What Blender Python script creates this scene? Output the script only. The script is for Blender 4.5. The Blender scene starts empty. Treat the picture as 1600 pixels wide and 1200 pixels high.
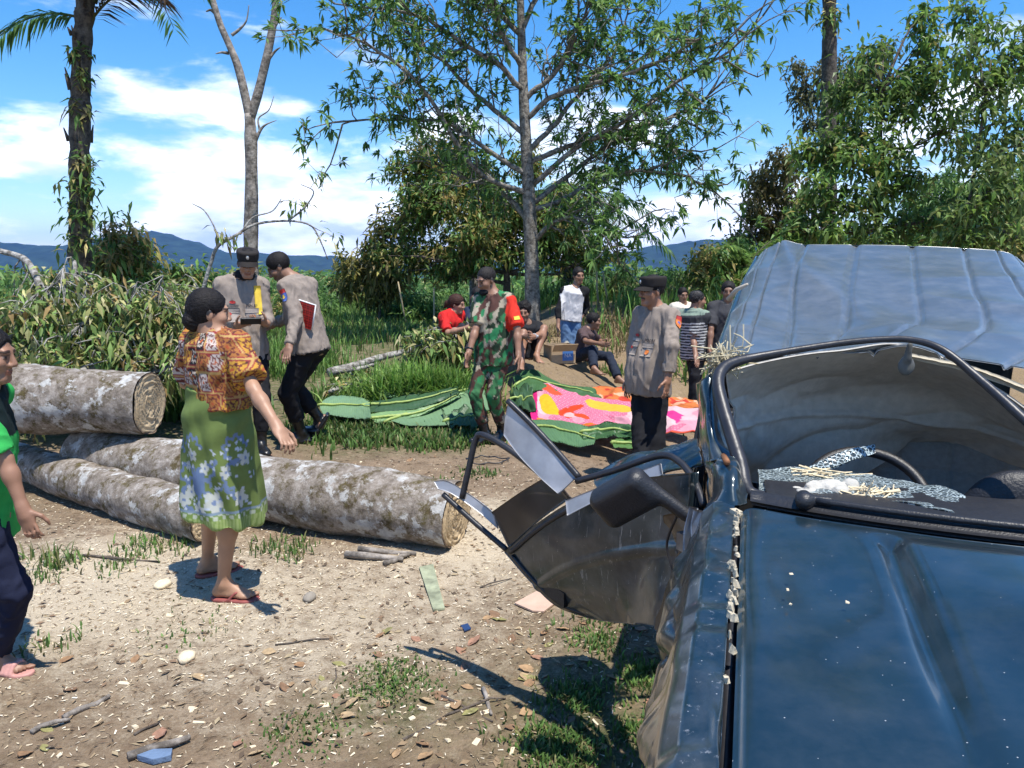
import bpy, math, random
import numpy as np
from mathutils import Vector, Matrix
rng = np.random.default_rng(7)
random.seed(7)
scene = bpy.context.scene
COL = scene.collection
PI = math.pi
# ---------------------------------------------------------------- camera
CAM_H, F_PX = 1.65, 1200.0
PITCH = math.atan(190 / 1200)
cam_data = bpy.data.cameras.new('camera')
cam = bpy.data.objects.new('camera', cam_data); COL.objects.link(cam)
cam.location = (0, 0, CAM_H); cam.rotation_euler = (PI / 2 - PITCH, 0, 0)
cam_data.sensor_width = 36; cam_data.lens = 36 * F_PX / 1600
cam_data.clip_start = .05; cam_data.clip_end = 30000
scene.camera = cam
# ---------------------------------------------------------------- sky and sun
SUN = Vector((.20, -.26, .95)).normalized()
SUN_EL = math.asin(SUN.z); SUN_AZ = math.atan2(SUN.x, SUN.y)
world = bpy.data.worlds.new('World'); scene.world = world; world.use_nodes = True
wt = world.node_tree; wt.nodes.clear()
def wn(t, **k):
    n = wt.nodes.new(t)
    for a, b in k.items(): setattr(n, a, b)
    return n
def wmath(op, a, b=None, c=None):
    n = wn('ShaderNodeMath', operation=op)
    for i, v in enumerate((a, b, c)):
        if v is None: continue
        if isinstance(v, (int, float)): n.inputs[i].default_value = v
        else: wt.links.new(v, n.inputs[i])
    return n.outputs[0]
sky = wn('ShaderNodeTexSky', sky_type='NISHITA', sun_disc=False)
sky.sun_elevation = SUN_EL; sky.sun_rotation = SUN_AZ; sky.altitude = 600; sky.air_density = 1.0; sky.dust_density = .4; sky.ozone_density = 3.0
tc = wn('ShaderNodeTexCoord')
sep = wn('ShaderNodeSeparateXYZ'); wt.links.new(tc.outputs['Generated'], sep.inputs[0])
zpos = wmath('MAXIMUM', sep.outputs[2], 0.0)
den = wmath('ADD', zpos, .34)
comb = wn('ShaderNodeCombineXYZ')
wt.links.new(wmath('DIVIDE', sep.outputs[0], den), comb.inputs[0]); wt.links.new(wmath('DIVIDE', sep.outputs[1], den), comb.inputs[1])
wt.links.new(wmath('MULTIPLY', zpos, 4.5), comb.inputs[2])
cn = wn('ShaderNodeTexNoise'); cn.inputs['Scale'].default_value = 2.3; cn.inputs['Detail'].default_value = 9; cn.inputs['Roughness'].default_value = .55; cn.inputs['Distortion'].default_value = .15
cmap = wn('ShaderNodeMapping'); cmap.inputs['Location'].default_value = (5.3, 2.2, 0)
wt.links.new(comb.outputs[0], cmap.inputs[0]); wt.links.new(cmap.outputs[0], cn.inputs['Vector'])
# threshold: clouds build up towards the horizon
thr = wmath('ADD', wmath('MULTIPLY', wmath('POWER', zpos, .55), .50), .330)
cov = wn('ShaderNodeMapRange', interpolation_type='SMOOTHSTEP'); wt.links.new(wmath('SUBTRACT', cn.outputs[0], thr), cov.inputs[0])
cov.inputs[1].default_value = -.02; cov.inputs[2].default_value = .13
# cloud tone: thick parts greyer below
cn2 = wn('ShaderNodeTexNoise'); cn2.inputs['Scale'].default_value = 5.0; cn2.inputs['Detail'].default_value = 5
cm2 = wn('ShaderNodeMapping'); cm2.inputs['Location'].default_value = (1.7, 9.1, .35); wt.links.new(comb.outputs[0], cm2.inputs[0]); wt.links.new(cm2.outputs[0], cn2.inputs['Vector'])
ramp = wn('ShaderNodeValToRGB'); wt.links.new(cn2.outputs[0], ramp.inputs[0])
ramp.color_ramp.elements[0].position = .36; ramp.color_ramp.elements[0].color = (4.0, 4.6, 6.0, 1)
ramp.color_ramp.elements[1].position = .62; ramp.color_ramp.elements[1].color = (8.2, 8.4, 8.9, 1)
hs = wn('ShaderNodeHueSaturation'); hs.inputs['Saturation'].default_value = 1.36; hs.inputs['Value'].default_value = .82
wt.links.new(sky.outputs[0], hs.inputs['Color'])
mixs = wn('ShaderNodeMix', data_type='RGBA'); wt.links.new(wmath('MULTIPLY', cov.outputs[0], .93), mixs.inputs[0])
wt.links.new(hs.outputs[0], mixs.inputs[6]); wt.links.new(ramp.outputs[0], mixs.inputs[7])
bg = wn('ShaderNodeBackground'); bg.inputs[1].default_value = .14; wt.links.new(mixs.outputs[2], bg.inputs[0])
wo = wn('ShaderNodeOutputWorld'); wt.links.new(bg.outputs[0], wo.inputs[0])
sd = bpy.data.lights.new('sun', 'SUN'); sd.energy = 3.7; sd.angle = math.radians(.53); sd.color = (1, .955, .88)
so = bpy.data.objects.new('sun', sd); COL.objects.link(so); so.rotation_euler = SUN.to_track_quat('Z', 'Y').to_euler(); so.location = (6, 8, 30)
vs = scene.view_settings; vs.view_transform = 'Standard'; vs.look = 'None'; vs.gamma = 1; vs.use_curve_mapping = False; vs.exposure = .92
cy = scene.cycles; cy.max_bounces = 8; cy.transparent_max_bounces = 12; cy.volume_bounces = 0; cy.use_denoising = True

# ---------------------------------------------------------------- pixel helpers (the photo is 1600 x 1200)
def ray(x, y):
    a = (x - 800) / F_PX; b = (600 - y) / F_PX
    return np.array([a, math.cos(PITCH) + b * math.sin(PITCH), -math.sin(PITCH) + b * math.cos(PITCH)])
def at(x, y, Y):
    r = ray(x, y); return np.array([0, 0, CAM_H]) + r * (Y / r[1])
def atz(x, y, z=0.):
    r = ray(x, y); return np.array([0, 0, CAM_H]) + r * ((z - CAM_H) / r[2])
def sstep(a, b, x):
    t = np.clip((x - a) / (b - a), 0, 1); return t * t * (3 - 2 * t)
_W = rng.normal(size=(24, 3)); _W /= np.linalg.norm(_W, axis=1)[:, None]; _PH = rng.uniform(0, 6.28, 24)
def wav(P, f, seed=0, n=6):
    """cheap smooth noise in -1..1 for an (N,3) array"""
    P = np.asarray(P); o = np.zeros(P.shape[:-1])
    for i in range(n):
        k = (i * 5 + seed * 7) % 24
        o = o + np.sin(P @ _W[k] * f * (1 + .37 * i) + _PH[(k + seed) % 24] + 1.3 * o) / (1 + .35 * i)
    return o / 2.2
def terrain(X, Y):
    X = np.asarray(X, float); Y = np.asarray(Y, float)
    z = -.17 * np.clip(X - .2, 0, 3.2) * sstep(3.6, 5.6, Y) * (1 - sstep(9.6, 11.5, Y))
    z = z + .48 * np.exp(-((X - .15) / 1.15) ** 2 - ((Y - 9.9) / .95) ** 2)
    z = z + .85 * sstep(10.5, 13.2, Y + .25 * np.sin(X * 1.3)) * sstep(-.6, 1.2, X) * (1 - .55 * sstep(16, 26, Y))
    z = z + .25 * sstep(9, 13, Y) * (1 - sstep(-.6, 1.2, X)) - .036 * np.clip(Y - 34, 0, 2500) - .03 * np.clip(Y - 22, 0, 12)
    z = z + .10 * np.exp(-((X + 5.5) / 2) ** 2 - ((Y - 6.5) / 1.5) ** 2)
    P = np.stack([X, Y, 0 * X], -1); near = 1 - sstep(14, 30, np.hypot(X, Y))
    return z + near * (.018 * wav(P, 2.1, 1) + .009 * wav(P, 6.5, 2) + .004 * wav(P, 17, 3))
def gnd(x, y):
    """where the ray through a photo pixel meets the ground"""
    r = ray(x, y); t = np.linspace(.5, 60, 6000); P = np.array([0, 0, CAM_H]) + r[None] * t[:, None]
    k = np.argmax(P[:, 2] < terrain(P[:, 0], P[:, 1])); return P[k]
def gz(X, Y): return float(terrain(X, Y))

# ---------------------------------------------------------------- materials
MATS = {}
def nmat(name):
    m = bpy.data.materials.new(name); m.use_nodes = True; nt = m.node_tree
    return m, nt, nt.nodes['Principled BSDF']
def mk(nt, t, **k):
    n = nt.nodes.new(t)
    for a, b in k.items(): setattr(n, a, b)
    return n
def noise_bump(nt, bs, scale, strength, dist=.01, detail=6, coord='Object'):
    t = mk(nt, 'ShaderNodeTexCoord'); n = mk(nt, 'ShaderNodeTexNoise'); n.inputs['Scale'].default_value = scale; n.inputs['Detail'].default_value = detail
    nt.links.new(t.outputs[coord], n.inputs['Vector']); b = mk(nt, 'ShaderNodeBump'); b.inputs['Strength'].default_value = strength; b.inputs['Distance'].default_value = dist
    nt.links.new(n.outputs[0], b.inputs['Height']); nt.links.new(b.outputs[0], bs.inputs['Normal']); return n
def plain(name, col, rough=.6, metal=0., bump=0., bscale=60., var=.12, spec=.5, coat=0.):
    """one colour with grain: a noise varies value and roughness a little"""
    if name in MATS: return MATS[name]
    m, nt, bs = nmat(name)
    bs.inputs['Roughness'].default_value = rough; bs.inputs['Metallic'].default_value = metal; bs.inputs['Specular IOR Level'].default_value = spec; bs.inputs['Coat Weight'].default_value = coat
    t = mk(nt, 'ShaderNodeTexCoord'); n = mk(nt, 'ShaderNodeTexNoise'); n.inputs['Scale'].default_value = bscale * .35; n.inputs['Detail'].default_value = 6
    nt.links.new(t.outputs['Object'], n.inputs['Vector'])
    r = mk(nt, 'ShaderNodeValToRGB'); nt.links.new(n.outputs[0], r.inputs[0])
    r.color_ramp.elements[0].position = .3; r.color_ramp.elements[1].position = .7
    r.color_ramp.elements[0].color = (*[c * (1 - var) for c in col], 1); r.color_ramp.elements[1].color = (*[min(1, c * (1 + var)) for c in col], 1)
    nt.links.new(r.outputs[0], bs.inputs['Base Color'])
    if bump: noise_bump(nt, bs, bscale, bump)
    MATS[name] = m; return m
def attr(name, rough=.7, bump=.0, bscale=150., trans=0., spec=.4, var=.15, vscale=25., coat=0.):
    """colour from the mesh's own Col attribute, with grain"""
    if name in MATS: return MATS[name]
    m, nt, bs = nmat(name); bs.inputs['Roughness'].default_value = rough; bs.inputs['Specular IOR Level'].default_value = spec; bs.inputs['Coat Weight'].default_value = coat
    a = mk(nt, 'ShaderNodeAttribute', attribute_name='Col')
    t = mk(nt, 'ShaderNodeTexCoord'); n = mk(nt, 'ShaderNodeTexNoise'); n.inputs['Scale'].default_value = vscale; n.inputs['Detail'].default_value = 5; nt.links.new(t.outputs['Object'], n.inputs['Vector'])
    mr = mk(nt, 'ShaderNodeMapRange'); nt.links.new(n.outputs[0], mr.inputs[0]); mr.inputs[1].default_value = .3; mr.inputs[2].default_value = .7; mr.inputs[3].default_value = 1 - var; mr.inputs[4].default_value = 1 + var
    mu = mk(nt, 'ShaderNodeVectorMath', operation='SCALE'); nt.links.new(a.outputs['Color'], mu.inputs[0]); nt.links.new(mr.outputs[0], mu.inputs['Scale'])
    nt.links.new(mu.outputs[0], bs.inputs['Base Color'])
    if bump: noise_bump(nt, bs, bscale, bump, .004)
    if trans:
        tr = mk(nt, 'ShaderNodeBsdfTranslucent'); nt.links.new(mu.outputs[0], tr.inputs[0]); mx = mk(nt, 'ShaderNodeMixShader'); mx.inputs[0].default_value = trans
        out = nt.nodes['Material Output']; nt.links.new(bs.outputs[0], mx.inputs[1]); nt.links.new(tr.outputs[0], mx.inputs[2]); nt.links.new(mx.outputs[0], out.inputs[0])
    MATS[name] = m; return m

# ---------------------------------------------------------------- mesh helpers
def mesh_from(name, V, Fc, mat=None, cols=None, smooth=True):
    V = np.asarray(V, np.float32); me = bpy.data.meshes.new(name)
    if not isinstance(Fc, (list, tuple)): Fc = [Fc]
    Fc = [np.asarray(f, np.int32) for f in Fc if len(f)]
    me.vertices.add(len(V)); me.vertices.foreach_set('co', V.ravel())
    idx = np.concatenate([f.ravel() for f in Fc]); tot = np.concatenate([np.full(len(f), f.shape[1], np.int32) for f in Fc])
    st = np.concatenate([[0], np.cumsum(tot)[:-1]]).astype(np.int32)
    me.loops.add(len(idx)); me.loops.foreach_set('vertex_index', idx)
    me.polygons.add(len(tot)); me.polygons.foreach_set('loop_start', st); me.polygons.foreach_set('loop_total', tot)
    me.polygons.foreach_set('use_smooth', np.full(len(tot), smooth))
    me.update(calc_edges=True)
    if cols is not None:
        at_ = me.attributes.new('Col', 'FLOAT_COLOR', 'POINT'); c4 = np.ones((len(V), 4), np.float32); c4[:, :3] = cols; at_.data.foreach_set('color', c4.ravel())
    if mat: me.materials.append(mat)
    me.validate(); return me
def WM(o):
    m = Matrix.LocRotScale(o.location, o.rotation_euler, o.scale)
    return WM(o.parent) @ o.matrix_parent_inverse @ m if o.parent else m
def link(name, me, parent=None, label=None, cat=None, group=None, kind=None, loc=None):
    o = bpy.data.objects.new(name, me); COL.objects.link(o)
    if loc is not None: o.location = loc
    if parent is not None:
        o.parent = parent
        if loc is None: o.matrix_parent_inverse = WM(parent).inverted()   # parts are made in world coordinates
    if label: o['label'] = label
    if cat: o['category'] = cat
    if group: o['group'] = group
    if kind: o['kind'] = kind
    return o
def empty(name, loc, label, cat, group=None):
    o = bpy.data.objects.new(name, None); COL.objects.link(o); o.location = loc; o.empty_display_size = .1
    o['label'] = label; o['category'] = cat
    if group: o['group'] = group
    return o
def obj(name, V, Fc, mat, parent=None, cols=None, smooth=True, **k):
    return link(name, mesh_from(name, V, Fc, mat, cols, smooth), parent, **k)
def tube(path, rad, n=8, caps=True):
    """tapered tube along a polyline -> V, quads, tris"""
    P = np.asarray(path, float); m = len(P); r = np.broadcast_to(np.asarray(rad, float), (m,))
    T = np.gradient(P, axis=0); T /= np.linalg.norm(T, axis=1)[:, None] + 1e-9
    ref = np.array([0, 0, 1.]) if abs(T[0, 2]) < .9 else np.array([1., 0, 0])
    V = []; nrm = np.cross(T[0], ref); nrm /= np.linalg.norm(nrm)
    for i in range(m):
        nrm = nrm - T[i] * (nrm @ T[i]); nrm /= np.linalg.norm(nrm) + 1e-9; b = np.cross(T[i], nrm)
        a = np.arange(n) * 2 * PI / n
        V.append(P[i] + r[i] * (np.cos(a)[:, None] * nrm + np.sin(a)[:, None] * b))
    V = np.concatenate(V); i = np.arange(m - 1)[:, None] * n; j = np.arange(n)[None]; k = (j + 1) % n
    Q = np.stack([i + j, i + k, i + n + k, i + n + j], -1).reshape(-1, 4)
    Tr = np.zeros((0, 3), int)
    if caps:
        V = np.concatenate([V, P[:1], P[-1:]]); c0 = m * n; j = np.arange(n); k = (j + 1) % n
        Tr = np.concatenate([np.stack([k, j, np.full(n, c0)], -1), np.stack([(m - 1) * n + j, (m - 1) * n + k, np.full(n, c0 + 1)], -1)])
    return V, Q, Tr
class MB:
    """collects pieces into one mesh"""
    def __init__(s): s.V = []; s.Q = []; s.T = []; s.C = []; s.n = 0
    def add(s, V, Q=None, T=None, col=None):
        V = np.asarray(V, float)
        if Q is not None and len(Q): s.Q.append(np.asarray(Q) + s.n)
        if T is not None and len(T): s.T.append(np.asarray(T) + s.n)
        s.V.append(V); s.C.append(np.broadcast_to(np.asarray((.5, .5, .5) if col is None else col, float), (len(V), 3))); s.n += len(V); return s
    def tube(s, path, rad, n=8, col=None): V, Q, T = tube(path, rad, n); return s.add(V, Q, T, col)
    def mesh(s, name, mat, smooth=True):
        F_ = []
        if s.Q: F_.append(np.concatenate(s.Q))
        if s.T: F_.append(np.concatenate(s.T))
        return mesh_from(name, np.concatenate(s.V), F_, mat, np.concatenate(s.C), smooth)
    def obj(s, name, mat, parent=None, smooth=True, **k): return link(name, s.mesh(name, mat, smooth), parent, **k)
def spl(pts, n):
    """Catmull-Rom through points, n samples"""
    P = np.asarray(pts, float)
    if len(P) < 2: return np.repeat(P, n, 0)
    E = np.concatenate([[2 * P[0] - P[1]], P, [2 * P[-1] - P[-2]]]); t = np.linspace(0, len(P) - 1 - 1e-9, n); i = t.astype(int); f = (t - i)[:, None]
    if P.ndim == 1: f = f[:, 0]
    a, b, c, d = E[i], E[i + 1], E[i + 2], E[i + 3]
    return .5 * (2 * b + (c - a) * f + (2 * a - 5 * b + 4 * c - d) * f * f + (3 * b - a - 3 * c + d) * f ** 3)
def net(rows, nu=40, nv=40):
    """smooth sheet through a control net of 3-D points (rows x columns) -> grid (nv, nu, 3)"""
    R = np.array([spl(r, nu) for r in rows]); G = np.stack([spl(R[:, i], nv) for i in range(nu)], 1); return G
def gnormal(G):
    n = np.cross(np.gradient(G, axis=1), np.gradient(G, axis=0)); return n / (np.linalg.norm(n, axis=2)[..., None] + 1e-9)
def sheet(G, th=.004, wrap=False):
    """grid -> closed thin plate V, Q"""
    nv, nu = G.shape[:2]; N = gnormal(G); A = (G + N * th / 2).reshape(-1, 3); B = (G - N * th / 2).reshape(-1, 3); n = nv * nu
    i = np.arange(nv - 1)[:, None] * nu; j = np.arange(nu - 1)[None]; q = np.stack([i + j, i + j + 1, i + nu + j + 1, i + nu + j], -1).reshape(-1, 4)
    e = np.concatenate([np.arange(nu), np.arange(1, nv) * nu + nu - 1, (nv - 1) * nu + np.arange(nu - 2, -1, -1), np.arange(nv - 2, 0, -1) * nu])
    e2 = np.roll(e, -1); side = np.stack([e, e + n, e2 + n, e2], -1)
    return np.concatenate([A, B]), np.concatenate([q[:, ::-1], q + n, side])
def pnet(rows, nu=40, nv=40): return net([[at(*p) for p in r] for r in rows], nu, nv)
def box_v(c, sx, sy, sz, R=np.eye(3)):
    s = np.array([[x, y, z] for x in (-1, 1) for y in (-1, 1) for z in (-1, 1)]) * np.array([sx, sy, sz]) / 2
    return s @ np.asarray(R).T + np.asarray(c), np.array([[0, 1, 3, 2], [4, 6, 7, 5], [0, 4, 5, 1], [2, 3, 7, 6], [0, 2, 6, 4], [1, 5, 7, 3]])
def rotz(a): c, s = math.cos(a), math.sin(a); return np.array([[c, -s, 0], [s, c, 0], [0, 0, 1.]])
def rotx(a): c, s = math.cos(a), math.sin(a); return np.array([[1, 0, 0], [0, c, -s], [0, s, c]])
def roty(a): c, s = math.cos(a), math.sin(a); return np.array([[c, 0, s], [0, 1., 0], [-s, 0, c]])
def unit(v): v = np.asarray(v, float); return v / (np.linalg.norm(v) + 1e-9)
# ================================================================ ground
def axis_ground(lo, hi, dense0, dense1, step, g=1.14):
    a = list(np.arange(dense0, dense1 + 1e-6, step)); s = step
    while a[-1] < hi: s *= g; a.append(a[-1] + s)
    s = step
    while a[0] > lo: s *= g; a.insert(0, a[0] - s)
    return np.array(a)
gx, gy = axis_ground(-6000, 6000, -6.5, 5.5, .04), axis_ground(-60, 9000, 1.4, 13.5, .04)
GX, GY = np.meshgrid(gx, gy); GZ = terrain(GX, GY); V = np.stack([GX, GY, GZ], -1).reshape(-1, 3); nx = len(gx)
i = np.arange(len(gy) - 1)[:, None] * nx; j = np.arange(nx - 1)[None]; Q = np.stack([i + j, i + j + 1, i + nx + j + 1, i + nx + j], -1).reshape(-1, 4)
# Col: r = sawdust cover, g = green cover, b = litter / dry straw
X, Y = V[:, 0], V[:, 1]
def blob(x, y, rx, ry): return np.exp(-(((X - x) / rx) ** 2 + ((Y - y) / ry) ** 2))
saw = .72 * blob(-2.3, 4.0, 1.0, .75) + .75 * blob(-.2, 4.5, .55, .7) + .40 * blob(-1.0, 3.6, 1.4, .8) + .32 * blob(-.9, 2.9, 1.4, .8) + .4 * blob(.5, 5.0, .9, .6) + .5 * blob(-2.6, 3.3, .6, .5)
grn = sstep(5.9, 6.7, Y + .3 * np.sin(X * 2)) * (1 - sstep(-.6, -.1, X)) * (1 - blob(-2.1, 6.4, .7, .5)) * .8 + sstep(13.5, 17, Y) + .7 * blob(.35, 2.5, .35, .6) + .6 * blob(-.45, 2.7, .3, .25) + .4 * blob(-5, 5, 1.4, 1)
dry = .75 * sstep(8.2, 9.3, Y) * sstep(-.8, 0, X) + .4 * blob(-2.3, 2.6, .8, .6) + .3 * blob(0, 2.6, 1, .7)
GC = np.clip(np.stack([saw, grn, dry], -1), 0, 1)
m, nt, bs = nmat('soil'); bs.inputs['Roughness'].default_value = .95; bs.inputs['Specular IOR Level'].default_value = .15
geo = mk(nt, 'ShaderNodeNewGeometry'); ca = mk(nt, 'ShaderNodeAttribute', attribute_name='Col'); sp = mk(nt, 'ShaderNodeSeparateXYZ'); nt.links.new(ca.outputs['Vector'], sp.inputs[0])
def gnoise(sc, det=6, rough=.6):
    n = mk(nt, 'ShaderNodeTexNoise'); n.inputs['Scale'].default_value = sc; n.inputs['Detail'].default_value = det; n.inputs['Roughness'].default_value = rough; nt.links.new(geo.outputs['Position'], n.inputs['Vector']); return n.outputs[0]
def gramp(src, p0, c0, p1, c1):
    r = mk(nt, 'ShaderNodeValToRGB'); nt.links.new(src, r.inputs[0]); e = r.color_ramp.elements; e[0].position = p0; e[0].color = (*c0, 1); e[1].position = p1; e[1].color = (*c1, 1); return r.outputs[0]
def gmath(op, a, b):
    n = mk(nt, 'ShaderNodeMath', operation=op)
    for q, v in enumerate((a, b)):
        if isinstance(v, (int, float)): n.inputs[q].default_value = v
        else: nt.links.new(v, n.inputs[q])
    return n.outputs[0]
def gmix(fac, a, b):
    n = mk(nt, 'ShaderNodeMix', data_type='RGBA'); nt.links.new(fac, n.inputs[0])
    for q, v in ((6, a), (7, b)):
        if isinstance(v, tuple): n.inputs[q].default_value = (*v, 1)
        else: nt.links.new(v, n.inputs[q])
    return n.outputs[2]
def grange(src, a, b):
    n = mk(nt, 'ShaderNodeMapRange', interpolation_type='SMOOTHSTEP'); nt.links.new(src, n.inputs[0]); n.inputs[1].default_value = a; n.inputs[2].default_value = b; return n.outputs[0]
soil = gramp(gnoise(5.5, 8, .65), .32, (.155, .106, .068), .68, (.33, .242, .16)); grit = gramp(gnoise(70, 4, .7), .35, (.11, .078, .05), .7, (.38, .29, .20)); vo = gnoise(26, 6, .75)
c1 = gmix(grange(vo, .42, .66), soil, grit)
c2 = gmix(gmath('MULTIPLY', sp.outputs[2], grange(gnoise(18, 6, .8), .35, .6)), c1, gramp(gnoise(110, 3), .3, (.14, .095, .05), .7, (.36, .27, .15)))
c3 = gmix(gmath('MULTIPLY', sp.outputs[1], grange(gnoise(14, 5, .7), .3, .62)), c2, gramp(gnoise(60, 4), .3, (.03, .055, .014), .7, (.07, .12, .03)))
sawn = gmath('ADD', gmath('MULTIPLY', gnoise(9, 8, .72), .75), gmath('MULTIPLY', gnoise(90, 3, .7), .35)); sm_ = grange(gmath('ADD', sawn, gmath('MULTIPLY', sp.outputs[0], .52)), .66, 1.02)
c4 = gmix(sm_, c3, gramp(gnoise(150, 3), .3, (.42, .335, .23), .7, (.64, .555, .42)))
nt.links.new(c4, bs.inputs['Base Color'])
b1 = mk(nt, 'ShaderNodeBump'); b1.inputs['Strength'].default_value = .9; b1.inputs['Distance'].default_value = .02; nt.links.new(gmath('ADD', gnoise(32, 7, .75), gmath('MULTIPLY', gnoise(140, 4, .7), .4)), b1.inputs['Height']); nt.links.new(b1.outputs[0], bs.inputs['Normal'])
obj('ground', V, Q, m, None, GC, kind='structure')
# ================================================================ mountains: three ridges of forested terrain
def ridge(name, dist, depth, x0, x1, prof, base, seed):
    n, k = 260, 40; xs = np.linspace(x0, x1, n); t = np.linspace(-1, 1, k); Xm, T = np.meshgrid(xs, t); px = np.array(prof, float)
    hp_ = np.interp(xs, px[:, 0], px[:, 1]); hp_ = np.convolve(np.pad(hp_, 4, mode='edge'), np.ones(9) / 9, 'valid'); P = np.stack([Xm / dist * 26, T * 4, 0 * Xm], -1)
    Z = hp_[None] * (1 - np.abs(T) ** 1.4) * (1 + .10 * wav(P, 2.2, seed) * (np.abs(T) > .06)) + hp_[None] * .035 * wav(P, 9, seed + 1) + base; Vm = np.stack([Xm, dist + T * depth, Z], -1).reshape(-1, 3)
    i = np.arange(k - 1)[:, None] * n; j = np.arange(n - 1)[None]; return Vm, np.stack([i + j, i + j + 1, i + n + j + 1, i + n + j], -1).reshape(-1, 4)
MTN = plain('forest_slope', (.022, .042, .03), .95, bump=0, bscale=.05, var=.4, spec=.1)
def el(y): return (410 - y) / 1200.
def prof2(pts, d): return [((x - 800) / 1200 * d, el(y - 5) * d + 170) for x, y in pts]
def prof(pts, d): return [((x - 800) / 1200 * d, max(el(y) * d * 1.03 + 30, 20)) for x, y in pts]
D1 = 4200; Vm, Qm = ridge('mountain', D1, 1500, -5200, 5200, prof2([(-600, 392), (-200, 385), (0, 388), (120, 392), (190, 385), (225, 374), (250, 368), (275, 374), (310, 388), (360, 402), (430, 408), (480, 405), (510, 402), (545, 410), (640, 418), (700, 415), (850, 418), (900, 410), (945, 405), (985, 406), (1010, 398), (1045, 386), (1090, 383), (1180, 376), (1400, 368), (1800, 380), (2300, 390)], D1), -165, 2)
obj('mountains', Vm, Qm, MTN, None, kind='structure')
D2 = 2300; Vm, Qm = ridge('hill', D2, 600, -3400, 3400, [((x - 800) / 1200 * D2, el(y) * D2 + 110) for x, y in [(-600, 425), (0, 428), (150, 420), (300, 430), (420, 424), (500, 432), (640, 426), (760, 432), (900, 422), (1000, 430), (1100, 420), (1500, 425), (2000, 420)]], -110, 4)
obj('hills', Vm, Qm, MTN, None, kind='structure')
# ================================================================ logs
def bark_mat():
    m, nt, bs = nmat('lichen_bark'); bs.inputs['Roughness'].default_value = .9; bs.inputs['Specular IOR Level'].default_value = .2
    t = mk(nt, 'ShaderNodeTexCoord')
    def no(sc, det=7, r=.65, st=None):
        n = mk(nt, 'ShaderNodeTexNoise'); n.inputs['Scale'].default_value = sc; n.inputs['Detail'].default_value = det; n.inputs['Roughness'].default_value = r
        nt.links.new(t.outputs['Object'], n.inputs['Vector']); return n.outputs[0]
    def ra(src, *e):
        r = mk(nt, 'ShaderNodeValToRGB'); nt.links.new(src, r.inputs[0]); el_ = r.color_ramp.elements
        while len(el_) < len(e): el_.new(.5)
        for q, (p, c) in enumerate(e): el_[q].position = p; el_[q].color = (*c, 1)
        return r.outputs[0]
    def mx(f, a, b):
        n = mk(nt, 'ShaderNodeMix', data_type='RGBA'); nt.links.new(f, n.inputs[0]); nt.links.new(a, n.inputs[6]); nt.links.new(b, n.inputs[7]); return n.outputs[2]
    base = ra(no(16, 9, .75), (.3, (.075, .058, .045)), (.5, (.23, .195, .16)), (.72, (.45, .41, .37))); lich = ra(no(26), (.35, (.33, .32, .30)), (.7, (.56, .55, .52))); moss = ra(no(30), (.3, (.05, .03, .014)), (.7, (.12, .10, .04)))
    f1 = ra(no(5.2, 9, .7), (.54, (0, 0, 0)), (.575, (1, 1, 1))); f2 = ra(no(9, 8, .8), (.50, (0, 0, 0)), (.60, (1, 1, 1))); c = mx(f2, base, moss); c = mx(f1, c, lich); nt.links.new(c, bs.inputs['Base Color'])
    b = mk(nt, 'ShaderNodeBump'); b.inputs['Strength'].default_value = .8; b.inputs['Distance'].default_value = .012; nt.links.new(no(40, 8, .75), b.inputs['Height']); nt.links.new(b.outputs[0], bs.inputs['Normal']); return m
BARK = bark_mat()
def wood_end_mat():
    m, nt, bs = nmat('sawn_wood'); t = mk(nt, 'ShaderNodeTexCoord'); w = mk(nt, 'ShaderNodeTexWave', wave_type='BANDS'); w.inputs['Scale'].default_value = 14; w.inputs['Distortion'].default_value = 5; w.inputs['Detail'].default_value = 4; w.inputs['Detail Scale'].default_value = 3
    nt.links.new(t.outputs['Object'], w.inputs['Vector']); r = mk(nt, 'ShaderNodeValToRGB'); nt.links.new(w.outputs[0], r.inputs[0]); e = r.color_ramp.elements; e[0].color = (.36, .26, .15, 1); e[1].color = (.60, .48, .31, 1); nt.links.new(r.outputs[0], bs.inputs['Base Color']); bs.inputs['Roughness'].default_value = .85; noise_bump(nt, bs, 60, .6, .01); return m
ENDW = wood_end_mat()
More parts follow.
